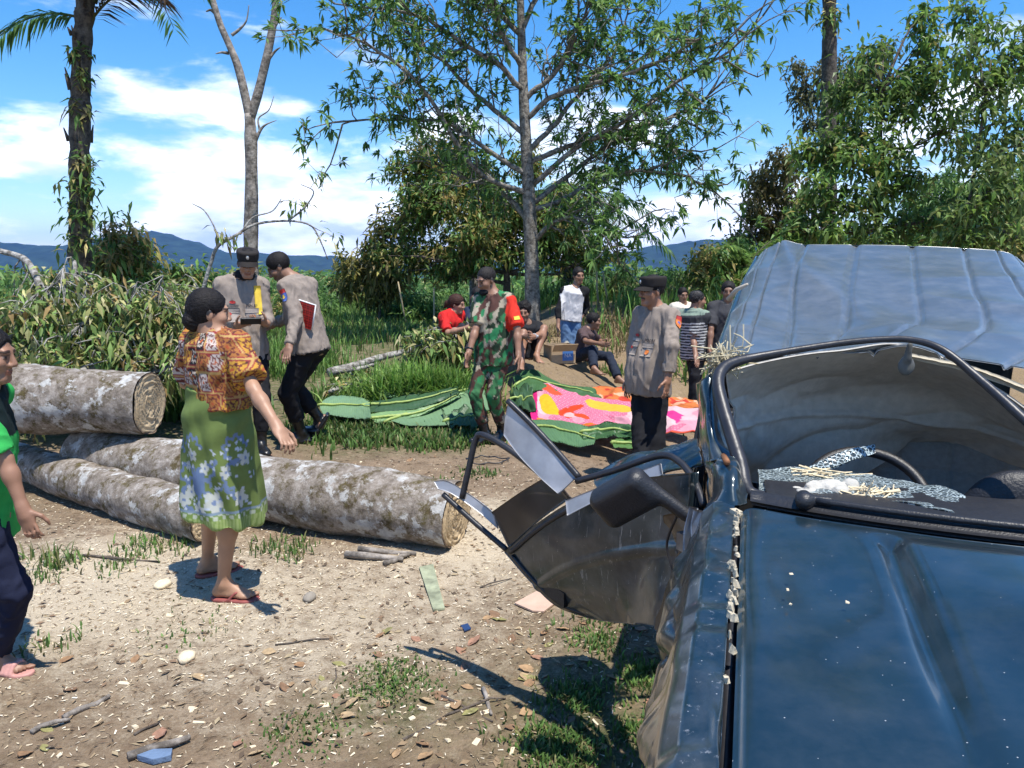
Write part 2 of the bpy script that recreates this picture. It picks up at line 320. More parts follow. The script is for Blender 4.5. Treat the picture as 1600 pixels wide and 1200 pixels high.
def log(label, pts, r0, r1, seed, cut0=True, cut1=True, skew=0.):
    """pts: axis; a knobbly trunk with sawn ends"""
    P = spl(pts, 90); n = 64; rad = np.linspace(r0, r1, len(P)); V, Q, T = tube(P, rad, n, False); ax = unit(P[-1] - P[0]); L = np.linalg.norm(P[-1] - P[0])
    c = np.repeat(P, n, 0); d = V - c; dn = d / np.linalg.norm(d, axis=1)[:, None]; k = wav(V * np.array([1, 1, 1]), 3.2, seed) * .022 + wav(V, 9, seed + 1) * .008 + wav(V, 38, seed + 2) * .0035 + .006 * np.maximum(0, wav(V, 16, seed + 5)) 
    V = V + dn * k[:, None]; root = empty('log', tuple(P[len(P) // 2] - np.array([0, 0, rad.mean()])), label, 'log', 'felled tree logs')
    obj('bark', V, Q, BARK, root)
    for e, sg in ((0, -1), (len(P) - 1, 1)):
        ring = V[e * n:(e + 1) * n]; cc = ring.mean(0); fs = np.linspace(.985, .04, 26); rows = [cc + (ring - cc) * f + ax * sg * (.004 + .007 * wav(ring * f, 22, seed) + .004 * np.sin(ring[:, 2] * 160 + 3 * wav(ring * f, 9, 2)))[:, None] for f in fs]; m_ = len(fs)
        Vr = np.concatenate(rows + [[cc + ax * sg * .006]]); i = np.arange(m_ - 1)[:, None] * n; j = np.arange(n)[None]; kk = (j + 1) % n; Qr = np.stack([i + j, i + n + j, i + n + kk, i + kk], -1).reshape(-1, 4); Tr = np.stack([(m_ - 1) * n + np.arange(n), np.full(n, m_ * n), (m_ - 1) * n + (np.arange(n) + 1) % n], -1)
        if sg < 0: Qr = Qr[:, ::-1]; Tr = Tr[:, ::-1]
        fr_ = np.repeat(fs, n); th_ = np.tile(np.arange(n), m_); rg = .5 + .5 * np.sin(fr_ * 62 + 1.5 * wav(Vr[:-1], 7, seed)); cc_ = np.array((.50, .38, .23)) * (.78 + .28 * rg[:, None]) * (1 - .35 * (np.abs(th_ - 20 - 2 * wav(Vr[:-1], 20, 3)) < .6)[:, None] * (fr_ < .8)[:, None]); cc_[fr_ > .93] = (.16, .11, .07); cc_ = cc_ * (1 + .22 * wav(Vr[:-1], 11, seed + 3))[:, None]
        obj('sawn_end', Vr, [Qr, Tr], attr('sawn_rings', .85, .6, 70, var=.15), root, np.concatenate([np.clip(cc_, 0, 1), [[.3, .2, .1]]]))
    return root
log('long mottled log lying between the sarong woman and the car door', [(-3.15, 5.55, .25), (-1.75, 4.86, .215), (-.33, 4.33, .185)], .235, .195, 3)
log('thinner grey log lying in sawdust with its sawn end at the woman\'s feet', [(-3.85, 5.78, .14), (-2.62, 4.93, .14), (-1.80, 4.40, .13)], .145, .132, 6)
lg = log('thick pale log resting on top of the other two logs', [(-4.9, 5.50, .66), (-3.6, 5.42, .69), (-2.56, 5.34, .67)], .275, .215, 9)
pl_ = lambda pts, w, nme, mat_, par: None
# ================================================================ bodies and clothes: signed distance fields meshed with surface nets
def axis_pts(lo, hi, h, fine):
    out = [lo]; x = lo
    while x < hi:
        s = h
        for a, b, hf in fine:
            if a <= x <= b: s = min(s, hf)
        x += s; out.append(x)
    return np.array(out, np.float32)
def smin(a, b, k):
    if k <= 0: return np.minimum(a, b)
    h = np.clip(k - np.abs(a - b), 0, None) / k; return np.minimum(a, b) - h * h * k * .25
class Field:
    def __init__(s, lo, hi, h, fine=()):
        """fine: list of (lo3, hi3, step) boxes that get closer grid lines"""
        s.ax = [axis_pts(lo[i], hi[i], h, [(f[0][i], f[1][i], f[2]) for f in fine]) for i in range(3)]
        s.D = np.full([len(a) for a in s.ax], .5, np.float32)
    def reg(s, lo, hi):
        sl = []; g = []
        for i in range(3):
            a = max(0, np.searchsorted(s.ax[i], lo[i]) - 1); b = min(len(s.ax[i]), np.searchsorted(s.ax[i], hi[i]) + 1)
            if b <= a: return None
            sl.append(slice(a, b)); g.append(s.ax[i][a:b])
        return tuple(sl), (g[0][:, None, None], g[1][None, :, None], g[2][None, None, :])
    def put(s, fn, lo, hi, k=.02, op='add', m=.05):
        r = s.reg(np.asarray(lo) - m - k, np.asarray(hi) + m + k)
        if r is None: return
        sl, g = r; d = fn(*g).astype(np.float32)
        if op == 'add': s.D[sl] = smin(s.D[sl], d, k)
        elif op == 'sub': s.D[sl] = -smin(-s.D[sl], d, k)
    def cone(s, a, b, ra, rb, k=.02, op='add', flat=False):
        a = np.asarray(a, float); b = np.asarray(b, float); ab = b - a; L = max(ab @ ab, 1e-9)
        def fn(x, y, z):
            t = np.clip(((x - a[0]) * ab[0] + (y - a[1]) * ab[1] + (z - a[2]) * ab[2]) / L, 0, 1)
            d = np.sqrt((x - a[0] - t * ab[0]) ** 2 + (y - a[1] - t * ab[1]) ** 2 + (z - a[2] - t * ab[2]) ** 2) - (ra + (rb - ra) * t)
            return np.maximum(d, ((x - b[0]) * ab[0] + (y - b[1]) * ab[1] + (z - b[2]) * ab[2]) / math.sqrt(L)) if flat else d
        R = max(ra, rb); s.put(fn, np.minimum(a, b) - R, np.maximum(a, b) + R, k, op)
    def ell(s, c, R, rad, k=.02, op='add'):
        """ellipsoid; R has the three axes as rows"""
        c = np.asarray(c, float); R = np.asarray(R, float); r = np.asarray(rad, float)
        def fn(x, y, z):
            q = [((x - c[0]) * R[i, 0] + (y - c[1]) * R[i, 1] + (z - c[2]) * R[i, 2]) / r[i] for i in range(3)]
            k0 = np.sqrt(q[0] ** 2 + q[1] ** 2 + q[2] ** 2); k1 = np.sqrt((q[0] / r[0]) ** 2 + (q[1] / r[1]) ** 2 + (q[2] / r[2]) ** 2)
            return k0 * (k0 - 1) / (k1 + 1e-6)
        m = r.max(); s.put(fn, c - m, c + m, k, op)
    def rbox(s, c, R, half, rad, k=.01, op='add'):
        c = np.asarray(c, float); R = np.asarray(R, float); hf = np.asarray(half, float) - rad
        def fn(x, y, z):
            q = [np.abs((x - c[0]) * R[i, 0] + (y - c[1]) * R[i, 1] + (z - c[2]) * R[i, 2]) - hf[i] for i in range(3)]
            o = np.sqrt(sum(np.maximum(v, 0) ** 2 for v in q)); return o + np.minimum(np.maximum(np.maximum(q[0], q[1]), q[2]), 0) - rad
        m = np.linalg.norm(half); s.put(fn, c - m, c + m, k, op)
    def loft(s, A, B, rt0, rt1, st, k=.02, caps=(0., 0.), pw=2.2):
        """elliptical sections along A->B; rt0/rt1: the right axis at both ends; st rows: u, half width, half depth, forward offset"""
        A = np.asarray(A, float); B = np.asarray(B, float); ax = B - A; L = np.linalg.norm(ax); ax /= L
        st = np.array(st, float); r0 = unit(rt0 - ax * (rt0 @ ax)); r1 = unit(rt1 - ax * (rt1 @ ax)); f0 = np.cross(ax, r0); f1 = np.cross(ax, r1)
        us = np.linspace(-.2, 1.2, 141); sm = lambda c: np.interp(us, st[:, 0], st[:, c])
        ker = np.ones(9) / 9; tab = [np.convolve(np.pad(sm(c), 4, mode='edge'), ker, 'valid') for c in (1, 2, 3)]
        def fn(x, y, z):
            px, py, pz = x - A[0], y - A[1], z - A[2]; u = (px * ax[0] + py * ax[1] + pz * ax[2]) / L; uc = np.clip(u, 0, 1)
            w = uc; rx = [(r0[i] * (1 - w) + r1[i] * w) for i in range(3)]; fx = [(f0[i] * (1 - w) + f1[i] * w) for i in range(3)]
            a, b, o = [np.interp(uc, us, t) for t in tab]
            lx = np.abs(px * rx[0] + py * rx[1] + pz * rx[2]); ly = np.abs(px * fx[0] + py * fx[1] + pz * fx[2] - o)
            k0 = ((lx / a) ** pw + (ly / b) ** pw + 1e-9) ** (1 / pw); k1 = np.sqrt((lx / a ** 2) ** 2 + (ly / b ** 2) ** 2) + 1e-3
            d = k0 * (k0 - 1) / np.maximum(k1, .5 / np.maximum(a, b)); cap = np.maximum((0 - u) * L - caps[0], (u - 1) * L - caps[1])
            return np.maximum(d, cap)
        m = max(st[:, 1].max(), st[:, 2].max()) + np.abs(st[:, 3]).max(); s.put(fn, np.minimum(A, B) - m, np.maximum(A, B) + m, k)
    def cut(s, p, n):
        """keep the side that the normal n points away from"""
        x, y, z = s.ax[0][:, None, None], s.ax[1][None, :, None], s.ax[2][None, None, :]
        d = (x - p[0]) * n[0] + (y - p[1]) * n[1] + (z - p[2]) * n[2]; s.D = np.maximum(s.D, d.astype(np.float32))
    def cut_near(s, p, n, rad):
        """the same, but only within a ball round p (sleeve and trouser ends)"""
        r = s.reg(np.asarray(p) - rad, np.asarray(p) + rad)
        if r is None: return
        sl, (x, y, z) = r
        d = (x - p[0]) * n[0] + (y - p[1]) * n[1] + (z - p[2]) * n[2]; ball = np.sqrt((x - p[0]) ** 2 + (y - p[1]) ** 2 + (z - p[2]) ** 2) - rad
        s.D[sl] = np.maximum(s.D[sl], np.where(ball < 0, d, -1).astype(np.float32))
    def mesh(s):
        D = s.D; D[0] = D[-1] = .1; D[:, 0] = D[:, -1] = .1; D[:, :, 0] = D[:, :, -1] = .1
        I = D < 0; nx, ny, nz = D.shape
        cnt = np.zeros((nx - 1, ny - 1, nz - 1), np.int8)
        for a in (0, 1):
            for b in (0, 1):
                for c in (0, 1): cnt += I[a:nx - 1 + a, b:ny - 1 + b, c:nz - 1 + c]
        act = (cnt > 0) & (cnt < 8); i, j, k = np.nonzero(act); idm = np.full(cnt.shape, -1, np.int32); idm[act] = np.arange(len(i))
        cv = {}; cp = {}
        for a in (0, 1):
            for b in (0, 1):
                for c in (0, 1):
                    cv[a, b, c] = D[i + a, j + b, k + c]; cp[a, b, c] = np.stack([s.ax[0][i + a], s.ax[1][j + b], s.ax[2][k + c]], -1)
        P = np.zeros((len(i), 3)); n = np.zeros(len(i))
        for u in cv:
            for ax in range(3):
                if u[ax]: continue
                v = list(u); v[ax] = 1; v = tuple(v); A, B = cv[u], cv[v]; m = (A < 0) != (B < 0); t = np.where(m, A / np.where(m, A - B, 1), 0)
                P += np.where(m[:, None], cp[u] + (cp[v] - cp[u]) * t[:, None], 0); n += m
        P /= np.maximum(n, 1)[:, None]
        Q = []
        for ax in range(3):
            sl0 = [slice(1, d - 1) for d in D.shape]; sl1 = list(sl0); sl0[ax] = slice(0, D.shape[ax] - 1); sl1[ax] = slice(1, D.shape[ax])
            A = I[tuple(sl0)]; B = I[tuple(sl1)]; e = np.stack(np.nonzero(A != B), -1); ins = A[A != B]
            off = np.ones(3, int); off[ax] = 0; e = e + off; b, c = [(1, 2), (2, 0), (0, 1)][ax]
            q = []
            for db, dc in ((1, 1), (0, 1), (0, 0), (1, 0)):
                f = e.copy(); f[:, b] -= db; f[:, c] -= dc; q.append(idm[f[:, 0], f[:, 1], f[:, 2]])
            q = np.stack(q, -1); q[~ins] = q[~ins][:, ::-1]; Q.append(q)
        Q = np.concatenate(Q); Q = Q[(Q >= 0).all(1)]; return P, Q
def scat(idx, vals, n): return np.stack([np.bincount(idx, vals[:, c], n) for c in range(3)], -1)
def vnormals(V, Q):
    n = np.cross(V[Q[:, 2]] - V[Q[:, 0]], V[Q[:, 3]] - V[Q[:, 1]]); N = sum(scat(Q[:, c], n, len(V)) for c in range(4))
    return N / (np.linalg.norm(N, axis=1)[:, None] + 1e-12)
def relax(V, Q, it=1, f=.5):
    for _ in range(it):
        S = 0; n = 0
        for a, b in ((0, 1), (1, 2), (2, 3), (3, 0)):
            S = S + scat(Q[:, a], V[Q[:, b]], len(V)) + scat(Q[:, b], V[Q[:, a]], len(V)); n = n + np.bincount(Q[:, a], minlength=len(V)) + np.bincount(Q[:, b], minlength=len(V))
        V = V * (1 - f) + f * S / np.maximum(n, 1)[:, None]
    return V
# ================================================================ people
from mathutils.bvhtree import BVHTree
def frame(fwd, pitch=0., roll=0.):
    """rows: right, forward, up. pitch > 0 looks down"""
    f = unit([fwd[0], fwd[1], 0]); r = np.array([f[1], -f[0], 0]); u = np.array([0, 0, 1.])
    f2 = f * math.cos(pitch) - u * math.sin(pitch); u2 = u * math.cos(pitch) + f * math.sin(pitch)
    r3 = r * math.cos(roll) + u2 * math.sin(roll); u3 = u2 * math.cos(roll) - r * math.sin(roll)
    return np.array([r3, f2, u3])
def reach(c, L, px, py, side):
    """the point at distance L from c on the ray through a pixel; side -1 takes the nearer one, +1 the farther"""
    o = np.array([0, 0, CAM_H]); d = unit(ray(px, py)); b = (c - o) @ d; h2 = L * L - ((c - o) @ (c - o) - b * b)
    if h2 <= 0: p = o + d * b; return c + unit(p - c) * L
    return o + d * (b + side * math.sqrt(h2))
SKIN = attr('skin', rough=.5, bump=.12, bscale=220, spec=.45, var=.07, vscale=18)
CLOTH = attr('cloth', rough=.85, bump=.35, bscale=260, spec=.2, var=.07, vscale=30)
HAIR = attr('hair', rough=.62, bump=.8, bscale=240, spec=.22, var=.45, vscale=90)
LEATHER = attr('leather', rough=.32, bump=.25, bscale=120, spec=.5, var=.2, vscale=40)
RUBBER = attr('sandal_rubber', rough=.6, bump=.2, bscale=90, var=.12)
def hand(f, w, d, n, thumb, s, curl=.4, spread=1., grip=0.):
    """palm, four unequal fingers and a thumb; d along the hand, n out of the palm, thumb = +-1 along the side axis"""
    d = unit(d); n = unit(n - d * (n @ d)); sd = np.cross(n, d) * thumb
    f.ell(w + d * .048 * s, np.array([sd, d, n]), np.array([.041, .058, .017]) * s, .012)
    f.cone(w - d * .01 * s, w + d * .03 * s, .026 * s, .026 * s, .02)
    for i, (o, L) in enumerate(((.029, .072), (.010, .081), (-.010, .075), (-.028, .058))):
        p = w + (d * .088 + sd * o) * s; c = curl * (1 + .12 * i); v = d + sd * o * 2.2 * spread
        r = (.0088 - .0006 * (i == 3)) * s
        for q, seg in enumerate((.45, .31, .24)):
            e = p + unit(v) * L * seg * s; f.cone(p, e, r, r * .93, .004); p = e; r *= .93; a = c * (.75 + .35 * q)
            v = unit(v); v = v * math.cos(a) + n * math.sin(a) - (0 if q else 0)
    p = w + (d * .028 + sd * .034) * s; v = unit(d * .62 + sd * .62 + n * (.25 + grip))
    for q, L in enumerate((.042, .032, .024)):
        e = p + v * L * s; f.cone(p, e, (.0125 - .0018 * q) * s, (.0108 - .0018 * q) * s, .006); p = e; v = unit(v + d * .45 + n * (.18 + grip * .6) - sd * .25)
def foot(f, a, toe, s, k=.012, fat=0., sole=True, up=None):
    """bare foot: heel, arch, ball and five toes; a is the ankle"""
    up = np.array([0, 0, 1.]) if up is None else up; t = unit(toe); sd = np.cross(t, up)
    hl = a - up * .045 * s - t * .035 * s
    f.cone(a, hl, .034 * s + fat, .031 * s + fat, k); f.cone(a + t * .01 * s, a + t * .095 * s - up * .043 * s, .034 * s + fat, .026 * s + fat, .03)
    f.ell(a + t * .055 * s - up * .052 * s, np.array([sd, t, up]), np.array([.036, .105, .024]) * s + fat, .02)
    f.ell(a + t * .118 * s - up * .058 * s, np.array([sd, t, up]), np.array([.046, .038, .018]) * s + fat, .015)
    if not fat:
        for i in range(5):
            o = (-.034 + .0165 * i) * s; L = (.046 - .0045 * i) * s; p = a + t * (.138 - .004 * i) * s + sd * o * 1. - up * .063 * s
            f.cone(p, p + t * L, (.0125 if i == 0 else .0088) * s, (.011 if i == 0 else .0078) * s, .004)
def person(name, label, Y, H, nk, pv, tf, head, limbs, skin=(.22, .115, .07), wear=(), hair=None, hf=None, fat=1., fine=.0055, h=.011, snap=True, toes=None, hands=None, hd=None, group=None, face=None, headk=1., drop=0.):
    s = H / 1.7; up = np.array([0, 0, 1.]); R = frame(tf); rt, fw = R[0], R[1]
    hw = hf is not None; Rh = frame(hf) if hw else R
    nk = at(nk[0], nk[1], Y + (nk[2] if len(nk) > 2 else 0)); pvp = at(pv[0], pv[1], Y + (pv[2] if len(pv) > 2 else 0))
    tax = unit(nk - pvp)
    J = {}
    for sg, c in ((1, 'R'), (-1, 'L')):
        J['s' + c] = nk - tax * .055 * s + rt * sg * .157 * s * (.6 + .4 * fat); J['h' + c] = pvp + Rh[0] * sg * .082 * s
        J['e' + c] = reach(J['s' + c], .172 * H, *limbs['e' + c]); J['w' + c] = reach(J['e' + c], .15 * H, *limbs['w' + c])
        J['k' + c] = reach(J['h' + c], .245 * H, *limbs['k' + c]); J['a' + c] = reach(J['k' + c], .245 * H, *limbs['a' + c])
        if snap:
            g0 = pvp[1]; q = None
            for _ in range(6): q = atz(limbs['a' + c][0], limbs['a' + c][1], gz(limbs['a' + c][0] / 1200 * 0 + (q[0] if q is not None else pvp[0]), g0) + .092 * s + limbs.get('lift' + c, 0)); g0 = q[1]
            if abs(q[1] - pvp[1]) < .5:
                J['a' + c] = q; v = q - J['h' + c]; L_ = np.linalg.norm(v) / 2; t_ = np.array([*((toes or {}).get(c, tf)[:2]), 0]); t_ = unit(t_ - v * (t_ @ v) / (v @ v)); J['k' + c] = J['h' + c] + v / 2 + t_ * max(.012, math.sqrt(max(0, (.245 * H) ** 2 - L_ ** 2)))
            else: J['a' + c][2] = gz(*J['a' + c][:2]) + .092 * s
    Hd = frame(*head); hs = H / 1.7 * .98 * headk
    hc = at(hd[0], hd[1], Y + (hd[2] if len(hd) > 2 else 0)) if hd else nk + tax * .115 * s + Hd[1] * .03 * s + Hd[2] * .03
    tl = {c: unit(np.array(list((toes or {}).get(c, tf)) + [0.] * (3 - len((toes or {}).get(c, tf)))))  for c in 'RL'}
    allp = np.array(list(J.values()) + [hc, nk]); lo = allp.min(0) - .2; hi = allp.max(0) + .22
    HB = (hc - .15, hc + .15, fine); fines = [HB]
    hnd = {}
    for c, sg in (('R', 1), ('L', -1)):
        hv = (hands or {}).get(c, {}); d = unit(hv.get('d', unit(J['w' + c] - J['e' + c]))); n = np.asarray(hv.get('n', -rt * sg + fw * .15), float)
        th = hv.get('thumb', None)
        nn = unit(n - d * (n @ d))
        if th is None: th = 1 if (np.cross(nn, d) @ fw) > 0 else -1
        hnd[c] = (J['w' + c], d, nn, th, hv.get('curl', .38), hv.get('grip', 0.)); p = J['w' + c] + d * .08 * s; fines.append((p - .1 * s, p + .1 * s, min(fine, .006)))
    f = Field(lo, hi, h, fines)
    # ---- trunk and limbs
    A = pvp - tax * .07 * s; ft = fat
    f.loft(A, nk, Rh[0], rt, [(0, .085 * s, .085 * s, 0), (.1, .15 * s * ft, .105 * s * ft, -.01 * s), (.2, .158 * s * ft, .11 * s * ft, -.01 * s), (.45, .135 * s * ft, .098 * s * ft, .005), (.7, .155 * s * ft, .11 * s, .005), (.88, .14 * s, .085 * s, -.005), (1, .06 * s, .058 * s, 0)], .03)
    for c in 'RL':
        S_, E_, W_, H_, K_, A_ = (J[q + c] for q in 'sewhka')
        f.ell(S_, R, np.array([.058, .055, .058]) * s, .05); f.cone(S_, E_, .043 * s * ft, .033 * s, .03); f.cone(E_, E_ + (W_ - E_) * .35, .033 * s, .036 * s, .02); f.cone(E_ + (W_ - E_) * .3, W_, .036 * s, .0245 * s, .02)
        f.cone(nk + tax * .01, S_ + tax * .02 * s, .045 * s, .04 * s, .04)
        f.cone(H_, K_, .074 * s * ft, .046 * s, .04); f.cone(K_, K_ + (A_ - K_) * .3, .045 * s, .050 * s, .02); f.cone(K_ + (A_ - K_) * .28, A_, .050 * s, .031 * s, .03)
        hand(f, *hnd[c][:4], s, hnd[c][4], grip=hnd[c][5])
        foot(f, A_, tl[c], s, up=np.cross(np.cross(tl[c], up), tl[c]))
    # ---- head
    hp = lambda x, y, z: hc + (Hd[0] * x + Hd[1] * y + Hd[2] * z) * hs
    f.cone(nk - tax * .02, hp(0, -.025, -.06), .058 * s, .052 * s, .03)
    f.ell(hp(0, -.012, .035), Hd, np.array([.074, .094, .088]) * hs, .02); f.ell(hp(0, .022, -.04), Hd, np.array([.060, .066, .078]) * hs, .03)
    f.cone(hp(-.02, .06, -.098), hp(.02, .06, -.098), .022 * hs, .022 * hs, .02)
    f.cone(hp(-.034, .078, .026), hp(.034, .078, .026), .014 * hs, .014 * hs, .015)
    for sg in (-1, 1):
        f.ell(hp(.042 * sg, .055, -.025), Hd, np.array([.024, .026, .024]) * hs, .02)
        f.ell(hp(.031 * sg, .101, .004), Hd, np.array([.016, .014, .011]) * hs, .008, 'sub')
        f.ell(hp(.031 * sg, .074, .003), Hd, np.array([.0135, .0135, .0125]) * hs, .002)
        e = Hd @ Hd.T; f.ell(hp(.076 * sg, -.012, -.008), frame(Hd[1] + Hd[0] * sg * .35), np.array([.009, .019, .031]) * hs, .006)
        f.ell(hp(.013 * sg, .094, -.034), Hd, np.array([.010, .011, .009]) * hs, .006)
    f.cone(hp(0, .088, .018), hp(0, .104, -.028), .009 * hs, .014 * hs, .008)
    f.ell(hp(0, .081, -.060), Hd, np.array([.024, .014, .0065]) * hs, .005); f.ell(hp(0, .080, -.071), Hd, np.array([.021, .014, .0075]) * hs, .005)
    f.cone(hp(-.02, .09, -.0655), hp(.02, .09, -.0655), .0022 * hs, .0022 * hs, .003, 'sub')
    V, Q = f.mesh(); V = relax(V, Q, 1, .35)
    q = (V - hc) @ Hd.T / hs; C = np.tile(np.array(skin) * 1.35, (len(V), 1)); C *= (1 + .08 * wav(V, 14, 3))[:, None]
    if hair is not None:
        hl = np.interp(q[:, 1], [-.12, -.05, .0, .04, .09], [-.06, -.045, .0, .05, .078]); C[(q[:, 2] > hl + .012 * rng.random(len(V))) & (np.abs(q).max(1) < .15) & (q[:, 1] < .092)] = (.016, .013, .012)
    infr = (np.abs(q[:, 2]) < .16) & (np.abs(q[:, 0]) < .12) & (np.abs(q[:, 1]) < .14)
    fr = infr & (q[:, 1] > .045)
    def paint(m, c, w): C[m] = C[m] * (1 - w) + np.array(c) * w
    ax_ = np.abs(q[:, 0])
    if fine < .007: paint(fr & (np.abs(ax_ - .031) < .013) & (np.abs(q[:, 2] - .003) < .0055), (.30, .25, .22), .45)
    paint(fr & (np.abs(ax_ - .031) < .0095) & (np.abs(q[:, 2] - .003) < .0075), (.012, .008, .006), .9 if fine < .007 else .6)
    paint(fr & (np.abs(ax_ - .031) < .019) & (np.abs(q[:, 2] - .013) < .0035), (.02, .012, .01), .6 if fine < .007 else .2)
    bz = .029 - .25 * np.clip(ax_ - .034, 0, 1); paint(fr & (ax_ > .012) & (ax_ < .05) & (np.abs(q[:, 2] - bz) < .0062), (.012, .008, .007), .85 if fine < .007 else .5)
    paint(fr & (ax_ < .026) & (np.abs(q[:, 2] + .066) < .012) & (q[:, 1] > .07), (skin[0] * .95, skin[1] * .62, skin[2] * .62), .75)
    if face == 'moustache': paint(fr & (ax_ < .032) & (np.abs(q[:, 2] + .0475 + .25 * ax_) < .0075) & (q[:, 1] > .06), (.012, .01, .01), .92)
    if face == 'stubble': paint(infr & (q[:, 1] > .0) & (q[:, 2] < -.045), (.02, .015, .013), .28)
    root = empty(name, (pvp[0], pvp[1], min(J['aR'][2], J['aL'][2]) - .076 * s), label, 'person', group)
    body = obj('body', V, Q, SKIN, root, C)
    I = dict(J=J, nk=nk, pv=pvp, tax=tax, R=R, Rh=Rh, s=s, hc=hc, Hd=Hd, hs=hs, hp=hp, root=root, tl=tl, body=body, fat=fat, fine=fine, h=h, hnd=hnd, A=A)
    for w in wear: w(I)
    if hair: hair(I)
    return I
def bodyq(I, P):
    """body coordinates: right, forward, height along the trunk"""
    d = P - I['pv']; return d @ I['R'][0], d @ I['R'][1], d @ I['tax']
def finish(I, name, V, Q, C, mat, fold=0., ff=14., seed=1, rel=1, stretch=(1, 1, .45)):
    V = relax(V, Q, rel, .4)
    if fold:
        N = vnormals(V, Q); P = V * np.array(stretch); W = P + .035 * wav(V, 8, seed + 2)[:, None]; n = wav(W, ff * .55, seed); r1 = 1 - np.abs(wav(W, ff, seed + 4)) * 2.2; r2 = 1 - np.abs(wav(W[:, [1, 2, 0]] * np.array([1, .8, 1]), ff * 1.6, seed + 1)) * 2.2
        V = V + N * (fold * (.45 * n + .75 * np.clip(r1, -.6, 1) + .4 * np.clip(r2, -.6, 1) - .3))[:, None]
    c = C(I, V) if callable(C) else np.tile(np.array(C, float), (len(V), 1)); o = obj(name, V, Q, mat, I['root'], c); o_b = (V, Q)
    return o, o_b
def shirt(color, sleeve=.8, hem=.02, loose=.018, belly=0., fold=.010, name='shirt', collar=True, wide=1., flare=1., h=None, seed=1, cuff=None):
    """sleeve: 0..1 upper arm, 1..2 forearm"""
    def fn(I):
        J, s, tax, nk, pv, R, ft = I['J'], I['s'], I['tax'], I['nk'], I['pv'], I['R'], I['fat']; hh = h or I['h']
        A = pv - tax * hem * s; pts = [nk, A] + [J[q + c] for q in 'sew' for c in 'RL']; pts = np.array(pts); f = Field(pts.min(0) - .25, pts.max(0) + .25, hh)
        L = np.linalg.norm(nk - A); u = lambda z: (z * s + hem * s) / L
        lo = loose
        f.loft(A, nk, I['Rh'][0], R[0], [(0, (.163 * ft + lo) * s * wide * flare, (.118 * ft + lo + belly * .5) * s, belly * .3), (u(.07), (.158 * ft + lo) * s * wide, (.108 * ft + lo + belly) * s, belly * .7), (u(.22), (.147 * ft + lo) * s * wide, (.104 * ft + lo + belly * .8) * s, .005 + belly * .6), (u(.36), (.160 * ft + lo) * s, (.112 + lo) * s, .005), (.9, (.140 + lo) * s, (.088 + lo) * s, -.005), (1.0, .082 * s, .078 * s, 0)], .03, caps=(0, .012))
        for c in 'RL':
            S_, E_, W_ = J['s' + c], J['e' + c], J['w' + c]
            f.ell(S_, R, np.array([.050, .050, .052]) * s + lo * .6, .04); f.cone(nk + tax * .008, S_ + tax * .018 * s, .052 * s, .046 * s + lo * .5, .04)
            if sleeve <= 1:
                e = S_ + (E_ - S_) * sleeve; f.cone(S_, e, .050 * s * ft + lo * .5, .052 * s + lo * .8, .02, flat=True)
            else:
                e = E_ + (W_ - E_) * (sleeve - 1); f.cone(S_, E_, .050 * s * ft + lo * .5, .046 * s + lo * .5, .03); f.cone(E_, e, .046 * s + lo * .5, .034 * s + lo * .5, .02, flat=True)
                if cuff: f.cone(e - unit(W_ - E_) * cuff, e, .044 * s + lo * .4, .044 * s + lo * .4, .003, flat=True)
        if collar: f.cone(nk - tax * .03 * s, nk + tax * .018 * s + I['R'][1] * .004, .075 * s, .066 * s, .015)
        # neck opening
        f.cone(nk + tax * .02 * s + R[1] * .035 * s, nk + tax * .09 * s, .05 * s, .062 * s, .004, 'sub')
        V, Q = f.mesh(); o, I[name] = finish(I, name, V, Q, color, CLOTH, fold, 34, seed)
        I[name + '_o'] = o
    return fn
def trousers(color, length=1., loose=.018, fold=.007, name='trousers', waist=.02, seed=2, taper=.0, h=None):
    def fn(I):
        J, s, tax, pv, ft = I['J'], I['s'], I['tax'], I['pv'], I['fat']; B = pv + tax * waist * s; hh = h or I['h']
        pts = np.array([B, pv] + [J[q + c] for q in 'hka' for c in 'RL']); f = Field(pts.min(0) - .2, pts.max(0) + .2, hh)
        f.loft(pv - tax * .06 * s, B, I['Rh'][0], I['R'][0], [(0, .12 * s * ft, .1 * s, 0), (.35, (.155 * ft + loose * .7) * s, (.108 * ft + loose * .7) * s, -.008), (1, (.145 * ft + loose * .5) * s, (.1 * ft + loose * .5) * s, 0)], .03)
        for c in 'RL':
            H_, K_, A_ = J['h' + c], J['k' + c], J['a' + c]; e = K_ + (A_ - K_) * length if length > 0 else H_ + (K_ - H_) * (1 + length); d = unit(A_ - K_) if length > 0 else unit(K_ - H_)
            if length > 0:
                f.cone(H_, K_, .080 * s * ft + loose * .6, .056 * s + loose, .04); f.cone(K_, e, .056 * s + loose, (.048 - taper) * s + loose, .02, flat=True)
            else: f.cone(H_, e, .080 * s * ft + loose * .6, .066 * s + loose, .03, flat=True)
        V, Q = f.mesh(); o, I[name] = finish(I, name, V, Q, color, CLOTH, fold, 30, seed, stretch=(1, 1, .9))
    return fn
